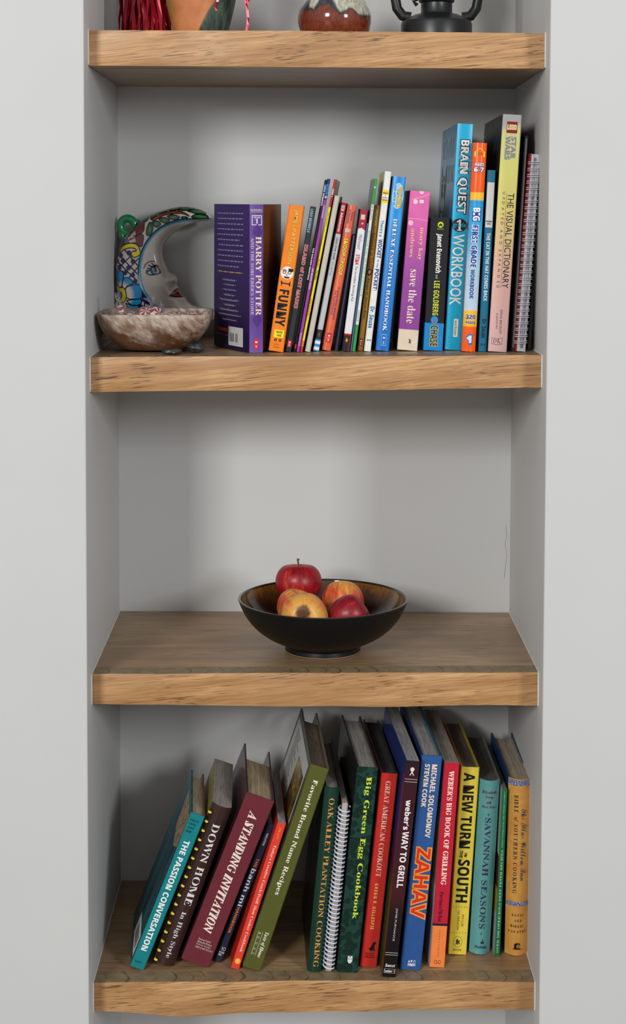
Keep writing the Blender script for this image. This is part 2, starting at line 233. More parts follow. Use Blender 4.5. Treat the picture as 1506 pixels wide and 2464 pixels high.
# ------------------------------------------------------------------ lettering
# letter outlines of the book faces: character, advance, then one contour per word (coordinates in 1/1000 em)
GLYPHS = {}
GLYPHS['serifb'] = '''A/a (?(L(?(h(Q(j(b(p(p(z+r02,201/G(s/W(k/k(h/k(L,9(L,9(h,g(m-&(z-0)6,]*^*2*^)j(|*&(m*V(h*V(L *A+-,L+-+E-f
B/j (e(L(e(g)((j)?(r)O(})Y)3)`)L(d/d(d/},,/}-e/l.b/7/#.:.m-L.6,t-5,T.H,0//+Q/E*]/=)~/%)L.Y)$-~(d-;(R,F(L +M,[,,,_,Q,j,m,z-#-9-.-^-2.2-/.[-(.~,v/<,c/N,H/X,%/]+_/V+V/O ,.(q,U(u,u)%-0);->)Y-G*%-J*W-F+/-:+V-&+t,e,,,<,8+M,<+Z(~+e(w
C05 ,c(<+}(A+A(P*f(k*5)2)g)])E*4)-*m(y+O(t,8(y,{)--^)F.;)h.m*6/;*h/_+C/x,$0,,g01-<0--s/{/-/d/</s/F01/a01/a-U/G-U/-.5.i.g.C/4-t/R-E/e,p/k+e/F+(.4*o,5+**A+n)7-((p-P(s-y(~.E)4.l)M/4)l/T*6/q)w.~)#-y(L
D0_ (k(L(k(g)A(p)P(y)Y)-)_)C)_/%)W/@)M/Q)</[)$/b(c/d(c/},./}-B/s.D/U/2/#/f.;0+-A05,7/h*/.J(s,8(L ,/(q,l(y-A)8-g)b.$*C.5+5.:,9.$..-@/9,0/[+d/U+X/L+X)#+d(w
E/i (b(L(b(f)&(h)?(n)O(y)Z).)a)F)a.|)Y/=)O/P)>/Z)&/b(e/d(e/}/(/}/(-g.l-g.`.D.I.p.+/3-[/G-$/S+N,R,-,V,M,b,g,v,z-6---]-7.2-O.2-O*H-6*H,|+L,o+a,_+q,K+}+N,/+T)0+])%-8(}-^)+-})9.?)K.X)b.o)~/(*E/:*n/V*n/-(L
F/0 (d(L(d(g)((k)?(s)O)#)Y)5)`)N)`/#)X/<)N/L)=/W(b/d(b/}.{/}.{-g.c-g.O.S.A.o.//*-t/;-X/H-6/Q+M,T,&,X,H,d,b,x,u-8-(-_-1.4-L.4-L*H-2*H-)*~,v+L,c+j,I+},&,-+M,1+^)$,c(g,c(L
G0q ,t(=,.(B+I(Q*l(j*9)0)j)Z)H*1)/*j({+N(v,9({,})/-`)H.<)j.n*8/<*i/_+C/x,#0,,d01->0--w/|/F01/b01/b-T/G-T/$.D.j.e.Q/%.6/=-u/Q-V/`-8/h,s/k+h/F++.5*r,7*x+1+.*;+J)W+q)),F(i-#(`-F(b-a(j-t(v.#)+.,)A.,*s.$+--u+;-c+E-H+K-#+M-#+f0f+f0f+M0H+K02+E0#+</v+./q*t/o(x.q(W-s(C
H1- (d(L(d(g)((j)?(q)O(|)Y)2)`)J)`/&)Y/=)O/M)?/X)(/`(e/d(e/},L/},L/d+M,Y.-,Y-./d-./}0p/}0p/d0P/`09/X0*/N/|/>/v/(/v)L/|)40+(~0:(r0Q(j0p(g0p(L-.(L-.(g-L(j-e(q-u(z.$)0.+)H.-,-+M,-+O)J+U)2+`(|+p(q,-(j,L(g,L(L
I,i (a(L(a(g)<(s)M(})Y)1)a)F)c)c)a/1)Z/E)P/R)@/[(a/d(a/},P/},P/d+s/[+c/R+W/E+P/1,R(g,R(L
J-w *:&E(n&s(^(+(Q(@(I(V(G(o(I)*(P)=(])L(l)X(})`)H)`)Y)Y)i)N)t)@){)/)j&y)x&n*4&k*J&n*[&u*h(&)i/d)i/}-_/}-_/d,a)w,H(Q+Y&_
K0u (e(L(e(g))(j)@(q)P(|)Z)2)a)J)a/&)Z/=)P/N)@/Y))/a(f/d(f/},M/},M/d+N,@.$.w.2/2.7/E.-/V-l/a-;/d-;/}0O/}0O/d0B/d/a/V.y//.1.I,x-21&(g1&(L-,(L-,(g-|)$+h+}+N+f+P)J+V)2+a(|+q(q,.(j,M(g,M(L
L/Q (d(L(d(g)((j)?(q)O(|)Y)2)`)J)`/()Y/?)O/N)?/Y)(/a(e/d(e/},X/},X/d,n(x-<(~-`)--~)<.?)O.W)i.m*-/7+#/R+#/,(L
M2y (b(L(b(g)$(j)=(q)N(|)Y)1)a)I(c/d(c/}+Q/}-c*m/t/}2`/}2`/d2B/`2,/W1x/L1m/<1g/%2_(g2_(L.~(L.~(g/|/(-7(L,w(L*5.t*7)G*>).*J(y*](o*u(i+:(g+:(L
N0[ /.(<*7.9*9)H*?)0*I({*X(q*q(j+6(g+6(L(h(L(h(g)d.s(h/d(h/}+&/}.w+9-x/d-x/}0F/}0F/d0&/a/k/Y/[/N/R/>/L/%/J(<
O10 ,i(<,8(?+e(H+9(W*l(l*F)**$)H)b)k)I*6)5*`)&+1(y+a(v,7(y,i)&-<)5-j)I.8)b.^*$/$*G/C*m/^+</r+i0%,=0/,p02-E0/-t0%.D/r.m/^/7/E/X/&/v.a04.:0H-l0V->0`,j0c,70`+a0V+10H*`03*6/v)k/W)H/5)*.k(l.A(W-o(H-?(? ,o(_-t)(.R*9.f,7.a->.P.4.6.s-m/F-@/b,h/k+c/F+).5*q,7*v+1++*;+F)V+k)(,;(h
P/D (d(L(d(g)((j)?(q)O(|)Y)2)`)J)`/&)Y/=)O/M)?/X)(/`(e/d(e/},p/z-R/s.#/f.D/T._/?.u/%/*.d/4.B/7-y/0-C.v,q.R,I-|,--=+w,L+q+M+q+O)J+U)2+`(|+p(q,-(j,L(g,L(L +M,:,=,>,`,I,z,]-/,y-:-D-=-u-:.I-2.q-#/3,i/H,K/T+X/M
Q10 .d%T-C%h,>&F+T(K+$(`*U(y*/)=)i)a)M*-)8*X)(+-(y+_(v,7(y,i)&-<)5-j)I.8)b.^*$/$*G/C*m/^+</r+i0%,=0/,p02-E0/-t0%.D/r.m/^/7/E/X/&/v.a04.:0H-l0V->0`,j0c,70[+D0E*W/{)r/H);.f(l-w(L.H&d/%&;/m&.0X&90^%x/|%e/A%X ,p(_-u)(.S*9.g,7.b->.Q.4.6.s-m/F-@/b,h/k+c/F+).5*q,7*v+1+,*;+G)V+l)(,<(h
R0< (d(L(d(g)((j)?(q)O(|)Y)2)`)J)`/&)Y/=)O/M)?/X)(/`(e/d(e/},&/}-)/x-t/i.S/P.}/-/;.Z/C-}/2-3.Y,V-`,10G(g0G(L.((L+k+{+M+{+O)J+U)2+`(|+p(q,-(j,L(g,L(L +M,@,B,D,i,P-+,e->-(-J-N-N.#-A.t,u/H,2/X+d/R+X/K+R/?
S.v )2(<)2+))O+))c*A){)f*>)<*c(z+2(i+d(c,,(g,J(q,d)(,v)>-$)Y-))x,{*F,`*j,3+,*U+x*+,<)f,])N-$)A-L)<-y)?.E)H.i)V/-)k/I*&/a*D/t*d0&+,0/-W/q-b/{-h02.)02.)-f-k-f,o/C,V/U,;/c+|/j+`/m+?/j+#/a*i/Q*W/=*M/%*J.g*M.M*V.8*e.$.-+n.G*_.D*5.9)k.))H-l)*-O(m-,(X,_(I,2(@)M(<
T/L )|(L)|(g*A(i*Z(p*m({*x)1+#)J+%/[*E/V)v/G)S/.)9.h)&.<(x-d(]-d(]/}/9/}/9-c.{-c._.i-{/H,m/[,o)I,v)0-%(z-7(o-P(i-s(g-s(L
U0Y ,U(9+](@*t(T*B(w){)M)g*2)`+$)^/&)W/=)M/M)=/X)%/`(c/d(c/},J/},J/d+K*i+O*2+Z)a+n)>,-)%,Q(s,~(n.*)*.f)o.y++.w/%.q/=.f/M.T/W.;/`-t/d-t/}0>/}0>/d/~/^/i/U/[/I/R/:/K+L/D*H//)X.g(}.3(W-L(@
V/S +{(9(a/U(N/_(7/d(7/}+y/}+y/d+6/Z+*/R*~/F,f*n.>/F.7/Q.-/Y-G/d-G/}/i/}/i/d/D/]/6/R,:(9
W2V +<(<(W/[(5/d(5/}+K/}+K/d,0*}-J.=,~/L,s/V,9/d,9/}/e/}/e/d/>/`/&/Q.z/;0>+51L/O1C/W0j/d0j/}2j/}2j/d2W/_2I/U/o(</S(<-a-V+Y(<
X09 (^(L(^(g)-(o)T),)y)U+_+u)*/Z(v/b(b/d(b/},O/},O/d+t/`+`/S+Y/@,o-9.%/..)/>-|/R-e/_->/d->/}0%/}0%/d/`/a/E/Y/./L-,,o0/(g0/(L,G(L,G(g,v(k-2(w-:)/+w+N*Q)5*Y(y*s(l+A(g+A(L
Y/P */(L*/(g*N(j*f(q*v(|+$)2++)J+-+H(q/H(8/c(8/}+s/}+s/c,V,4.7/5.//N-q/^-A/c-A/}/e/}/e/c,t+n,v)J,|)2-+(|-;(q-S(j-s(g-s(L
Z/i (k(L(k(]-$/V*l/H*P/;*8/**#.p)m.S)M-b)4-b)G/}/3/}/3/k*}(x,H(x-.(}-f)2.8)M.])t.z*L/4+2/M+2/4(L
a.0 ,`(=,5(D+u([+i)%+8(]*_(F*%(?)a(B)D(L).(^(x(t(n)3(k)P(r)z)-*D)Q*c**+#*n+?+g+Y+e,e+_,z+T-/+F-9+2-@*u-B*P->*:-4*3,}*M,+*F+x)R+])B+c)5+m)++{(~,D)%,Z).,p);-()N-:+/-e+p-a,H-S,m-=-*,y-9,O->+x-h)0-u(v-R(V--(C *z)#+g)P+g+:*~*z*U*O*H)p*M)E*_),
b.I )2(;))/T({/](X/e(X/}*g/}*g-)+/-J+X-^,--e,O-b,o-W-1-G-J-1-`,r-q,Q-~,-.*+a.-+5.**_-{*1-l)c-U)=-;(y,w(`,R(L,,(A+](=+0(C*_(V*4(w)A(; +N(b+o(h,,(y,=);,H)f,O*B,Q+,,O+e,H,7,<,Y,+,s+o-%+P-+*g,L*g)X*n)++)(k
c-? +%(=*[(@*9(K)t(])V(t)>)6)*)W(v)~(m*K(j*x(m+L(x+x).,E)D,i)a-+*&-D*K-V*s-b+B-f+p-c,:-W,Y-F,p-/,~,p-&,Q,{,1,e+v,D+o+~+w+j,3+`-3+Q-@+:-D*f-2*H,V*?+U*C*m*O*5*e)e+%)D+G)1+o)+,7)1,X)A,y)^-2)L,U(m+p(I
d.W *i(=*G(@*((K)g(])L(s)7)4)%)U(t){(m*H(j*t(m+J(u+x)(,F):,j)P--)l-D*/-V*O-a*r-e+C-_+j-K,0-+,)/L+{/W+D/e+D/}-f/}-o)/-w)%.>(v.>(]-`(Y,y(N,0(=,0),+k(^+@(E +=(w,0)d,0,L+A-,+$-&*j,s*Z,X*O,3*I+^*I*C*O)o*Y)I*i)0*~(|
e-J *~(=*X(@*5(K)q(])T(t)<)5)))X(v*%(m*R(j+((m+U(v,#)*,J)>,l)W-.)u-E*:-V*^-b+(-e+^-_,1-K,W-+,t,Z-),$-/+5*F+5*U*)+#)E+h)1,3)8,V)N,w)s-2)_,V(u+p(K *E+]+k+]+_-%+S-7+C-A+.-D*d-5*L,a
f+} (c(L(c(e)@-%(e-%(e-X)@-X)@.>)E.p)U/>)q/_*:/x*g0++A00+i0-,//~,I/n,]/Y,i/B,m/),e.`+b/d+X/i+8/i++/b*~/V*u-X+n-X+n-%*u-%*|)$+)(s+7(k+h(e+h(L
g-r *r%/*6%2)`%;)9%K(x%a(h%x(b&7(k&U)+&n)X(%)3(=(w(Y(p(z(s)7(|)L)1)a)G)s*0*<)H*a({+9(n+{(q,>(z,Z)-,s)A-.)X-A)v-P*:-[*^-c+(-e+O-c+u-[,?-O-c-O-c,t,t,t-,,U-8,5-<+n-9+Q-2+7-$*z,o*e,Y*R,@*D,#*9+`*3*.)]*5)J*I)?*k);,g).-&)#-=(q-M(`-W(J-_(2-a&p-Y&B-C%x,{%X,H%A+d%4 +(*Q+>*U+N*`+Z*r+b+0+b,g+Z-$+N-6+>-A+(-D*n-A*]-6*Q-$*H,g*H+0*Q*r*]*`*n*U +-%S,(%[,[%u,m&D,k&T,d&a,W&i*(&t)p&c)d&O)`&:)d&))n%u*$%g*>%[*_%U
h.h (h(L(h(e)5(s)6/U)-/^(i/f(i/}*u/}*u,r+C-B+s-[,N-e-<-R-i,x-w+z.%(s./(l.M(e.M(L+l(L+l(e,/(l,=)#,B)E,9,e,1,p,#,w+m,y+N,s+3,a*u,B+#(s+,(l+J(e+J(L
i+f *..K)u.M)c.U)S.b)G.q)?/()=/<)?/P)G/c)S/s)c0#)u0,*.0.*B0,*T0#*e/s*p/c*x/P*z/<*x/(*p.q*d.b*S.U*B.M (h(L(h(e)6(s)8-2)/-9(k-?(l-X*v-X+#(t+J(e+J(L
j+w *6.M)}.O)k.W)[.c)O.s)G/*)E/>)G/R)O/e)[/u)l0%)}0.*600*J0.*]0%*m/u*y/e+%/R+(/>+%/**y.t*m.d*].W*J.O )&%/&Z&_&q&u(`%[(j%T({%R)3%U)A%^)I%m)E-2):-9(n-@(n-X++-X++(,+%&P*p&#*U%]*0%C)^%4
k.F (g(L(g(e)6(s)8/V)0/^(k/e(l/}*u/}*u+9,L,u,O-(,I-5,8-<+q-?+q-X.2-X.2-?-h-8-D-&,~,h,/+v.@(q.O(h.a(e.a(L+y(L+y(e,9(h,D(o+0*t*u*a+#(t+J(e+J(L
l+h (h(L(h(e)6(s)8/U)0/^(k/e(k/}*v/}+#(t+J(e+J(L
m1[ (h(L(h(e)5(s)6-1)--9(i-@(i-X*s-X*s,o+@-@+n-[,E-e-%-[-O->-h,j.7->.h-[/D-e01-R0],x0k+z0u(s0}(l1@(e1@(L.c(L.c(e/$(l/.(t//,e/&,p.u,w.c,y.F,s.+,b-n,E-x(t.$(l.B(e.B(L+h(L+h(e,*(l,3(t,4,d,,,p+z,w+h,y+I,s+/,a*s,B+)(m+F(e+F(L
n.h (h(L(h(e)5(s)6-1)--9(i-@(i-X*u-X*u,s+B-B+s-],N-e-<-R-i,x-w+z.%(s./(l.M(e.M(L+l(L+l(e,/(l,=)#,B)E,9,e,1,p,#,w+m,y+N,s+3,a*u,B+#(s+,(l+J(e+J(L
o.$ +9(=*j(A*B(K)z(^)Y(v)?)8)*)Z(u*&(l*P(i*~(l+Q(u+|)*,G)?,k)Y--)z-D*B-V*i-a+8-e+c-b,.-V,Q-E,q-.-0,l-F,I-U+}-`+R-c*~-`*O-U*$-F)X-0)6,q(t,R(],/(K+d(@ +9(^+R(c+g(p+v),,)+r+~,Q+t,x+f-4+Q-B+9-G*z-B*f-4*W,x*N,Q*H+r*W),*g(p*{(c
p.Y (g%1(g%H)7-0(j-A(j-X*n-X*n,l+5-@+b-],;-f,^-c,}-W->-F-W-/-m,n-~,K./,%.7+X.9+,.6*W./*,-})^-l):-U(w-<(_,y(K,Y(A,6(=+c(D+;(Y*u(}+e%I+e%1 +b(w+~(|,8)0,H)J,S)p,Z*D,Z+],T,0,K,U,=,o,(,~+g-(+I,|+0,g*u,B*u)X+,)7+D(~
q.N +B%1+B%I+~%W,+%b,1(x+i(W+?(D*l(>*I(A**(K)h([)N(r)8)2)&)R(u)w(n*C(k*o(n+E(x+s)-,A)C,f)^-*)~-C*F-V*m-b+;-f+i-`,9-L,d---V-h-g-h-q%W-z%P.?%I.?%1 +H(y,1)V,1,K,*,x+o-8+I-A+*-;*m-+*[,j*O,A*H+h*F+%*H*F*O)q*[)L*m)2+)(~
r-6 (h(L(h(e)6(s)7-2(k-?(l-X*r-X*r,[+),y+>-7+U-K+m-Y,)-b,?-e,Y-c,o-Z-#-N-0-?-7-,-1,N-(,A,v,7,g,1+W,h+I,e+<,[+/,K+#,7*y+z*}(}++(s+e(e+e(L
s-7 *z(=*^(@)Q(V)F(M)>(?)&(?)&*5)A*5)M)i)^)G)t),*2(s*M(g*j(c+%(e+9(k+H(u+S)&+Z)6+])I+V)d+D){+%*4)r*l)W+$)C+:)5+Q),+k)),,).,T);,x)S-;)s-R*=-a,+-R,;-f,O-f,O,.,8,.,,,O+w,l+d-&+M-6+5-@*w-C*R-<+{+G,9+4,L*z,Y*c,a*F,d*$,_)R,P),,8(h+r(P+K(B
t,8 *P(>*,(A)j(K)T(])F(t)=)7):)]):-)(k-)(k-H*X/M*p/M*p-X+t-X+t-)*p-)*~)5+8).+N)4+b)E+r)b,/)T+e(q+3(J
u._ *[(=*1(B)l(O)S(f)C)+)9)R)6*()--/)#-8(q->(^-@(^-X*l-X+E)&+c),+});,8)T,--0+~-8+X-@+X-X-m-X-x),.H(y.H(`-i([-%(P,8(=,8).,%(s+S(Q+9(F*y(?
v-R *m(=(e-6(X-<(H-?(H-X+2-X+2-@*k-=*]-4+Q*N,K,z,E-1,2-<+n-@+n-X-P-X-P-A+,(=
w/^ *N(=(<-?(<-X*g-X*g-?+6*U+y,B+8-A+8-X-l-X-l-?-T-;-G-3.#*k.B-A.B-X/n-X/n-A-O(=-8(=,0+d*i(=
x-f (S(L(S(c(q(o)3)))N)F*O*d)2,m({-*(g-9(R-?(R-X+9-X+9-@*}->*o-7*j-++O+q+j-@+j-X-Y-X-Y-C-=-8,|,~,_,_+f+P-f(d-f(L+$(L+$(e*f*B)q)$)v(p**(f*G(c*G(L
y-I )(%2(n%9([%F(M%W(E%l(B&)(a&c(p&j)c%v)i%p)s%n*#%r*j(E(E-X+/-X+/-?+R*I+m-?+m-X-H-X-H-?-;-=-0-7
z-> (`(L(`(b+8-6*5-3)t-,)_,y)L,f)>,I)3,%(t,%(|-X,~-X,~-;*S(r+L(u+p(~,0)3,E)J,X)k,h*8-$*8,t(L
0.` +V(B*x(G*G(V)z(q)X)9)?)e),*=(y*x(r+_(o,K(r-8(y-y),.X)?/1)X/[)z/~*G0<*y0K+W0P,30K,c0<-0/~-P/[-k/0.#.W.2-x.:-7.=,J.:+^.2*x.#*=-k)e-P)9-/(q,b(V,2(G +V))+x)2,5)M,E)z,N*[,T+L,T-H,N.8,E.u,5/F+x/a+W/j+6/a*x/F*h.u*^.8*W-H*W+L*^*[*h)z*x)M+5)2
1.` )S(L)S)&*r)5*~/A*#.@)k.6)V.3)G.5)9.<)-.G)#.V(w.~+H0J,_0J,i)8,r)/-$))..)&..(L
2.` (p(L(p)Y,3.},,/=+{/S+k/b+W/k+A/n*}/i*f/Z*T/B*H.{*A.O*?-u)v-x)W.#)=.0)).C(x.](t.~(w/:)#/Q)2/g)E/z)^00)|0>*D0H*n0N+A0P,,0K,f0<-80#-X/]-l/4-s._)u)a,u)i-*)s-7*%-P*k.1*k.,(L
3.` *3(J)l(S)N(a)6(o)$)$(s)8(l)L(i)a(l)x(t*1)(*@)9*K)M*R)d*T)h*-)s)h*+)N*D)<*c)2+*).+y)F,-)U,:)i,C*%,K*h,G+1,9+P+~+l+_,%+8,2*e,6*%,6*%,u*i,u+6,y+V-,+o-C,$-a,0.*,3.S,1.u,*/7+y/N+i/`+S/k+:/n+#/k*m/d*_/W*>.,)s..)R.6)8.A)$.S(u.j(q/+(w/M)//l)N0+)z0@*V0L+?0P,&0K,a0=-40%-V/`-l/7-s.b-n.7-_-l-F-K-%-/,],s,3,b-D,8-[,$-p+j.$+O..+0.1*g./*?.&)x-v)Z-e)@-O))
4.` *L(L*L)&+H)4+U)@+^)T+a*R(Y*R(Y+5+h0F->0F->+:.L+:.L*R->*R-A)T-I)@-V)4.C)&.C(L )E+:+a+:+h/A
5.` *_(D*6(J)p(T)T(a)>(p).)&(w)M(u)b(w)w)#*.)0*;)@*D)k*L*=)@*O)6*f)0+s)H,&)Y,4)o,=*.,E*u,A+H,5+n+},/+b,D+?,P)],B).,T)N0F-a0F-f.D-,.D*4/2*#--,%-6,e-#->,a-f,7-}+[.**u.&*K-{*&-n)b-[)F-G).
6.` +d(B+4(F*c(R*;(h)s)))U)N)>)~)-*Y(}+?(z,.)0-o)>.B)P.m)f/7*#/Y*B/v*e01+00B+Z0M,.0P,z0I-<0@-g0(.+/<.(/(-z.q-k.`-T.R-5.K,h.H,C/g,6/n,$/p+Z/h+;/Q*|/**h.P*Y-j*R,v,(-@,b-:-7-(-a,d.#,:.6+c.<+$.6*<-})]-])+-.(a,O(I +g)*,#).,8)<,I)R,U)r,^*A,`*v,]+L,T+u,G,7,4,L+y,Y+^,^*R,-*V+0*b*D*t)k+/)G+I)1
7.` *=(L-9/3*@/3)}/-)j.w)a.Z)Z.((y.((~0F.>0F.>/p+8(L
8.` +O(B*v(E*G(N){(])Y(p)>),)*)G(w)g(n*,(k*N(p*x(}+@)9+_)V+y*I,M*#,f)`-%)G-B)5-b)+.))&.N)).n)1/0)=/L)O/g)h/~*,06*R0D+%0M+[0P,B0K,x0:-G/y-e/U-w/+-}.U-y.0-m-k-X-P,O,h-+,J-V,,-v+h.0+F.=*}.A*U.:)v-~)D-X(w-$(Y,@(H +m-/,(->,:-O,H-c,Q-y+{/i+U/q+</m+&/c*q/P*e/9*].y*Z.Z*^.:*g-z*w-d +T(|+u)$,5)1,L)D,])_,h)},k*D,g*d,[+#,H+;,,+Q+2,$*T+G*G+.*@*l*=*J*@*%*K)a*])E*t)1+4)$
9.` *|(B*6(I)v(S)N(n)c*8*2)F*G)5*b)*+%)&+p)G,D*N,Y,;+b+Z+E+S+$+Q*I+W)u+j)L,,)-,U(v-.(p-m(s.@(|.k)0/7)F/X)a/v*%01*J0B*t0M+F0P+v0L,F0@,n0--6/l-S/G-m.u.#.>..-X.2,i-}+(-p*S-_*)-J)^-0);,n(y,K(b,#(P+R(E +P,?+g,A+{,G,Y-(,U-w,L.Y,</.,&/M+j/b+L/h+2/c*v/T*e/=*V.w*O.K*L-s*V-#*w,O'''
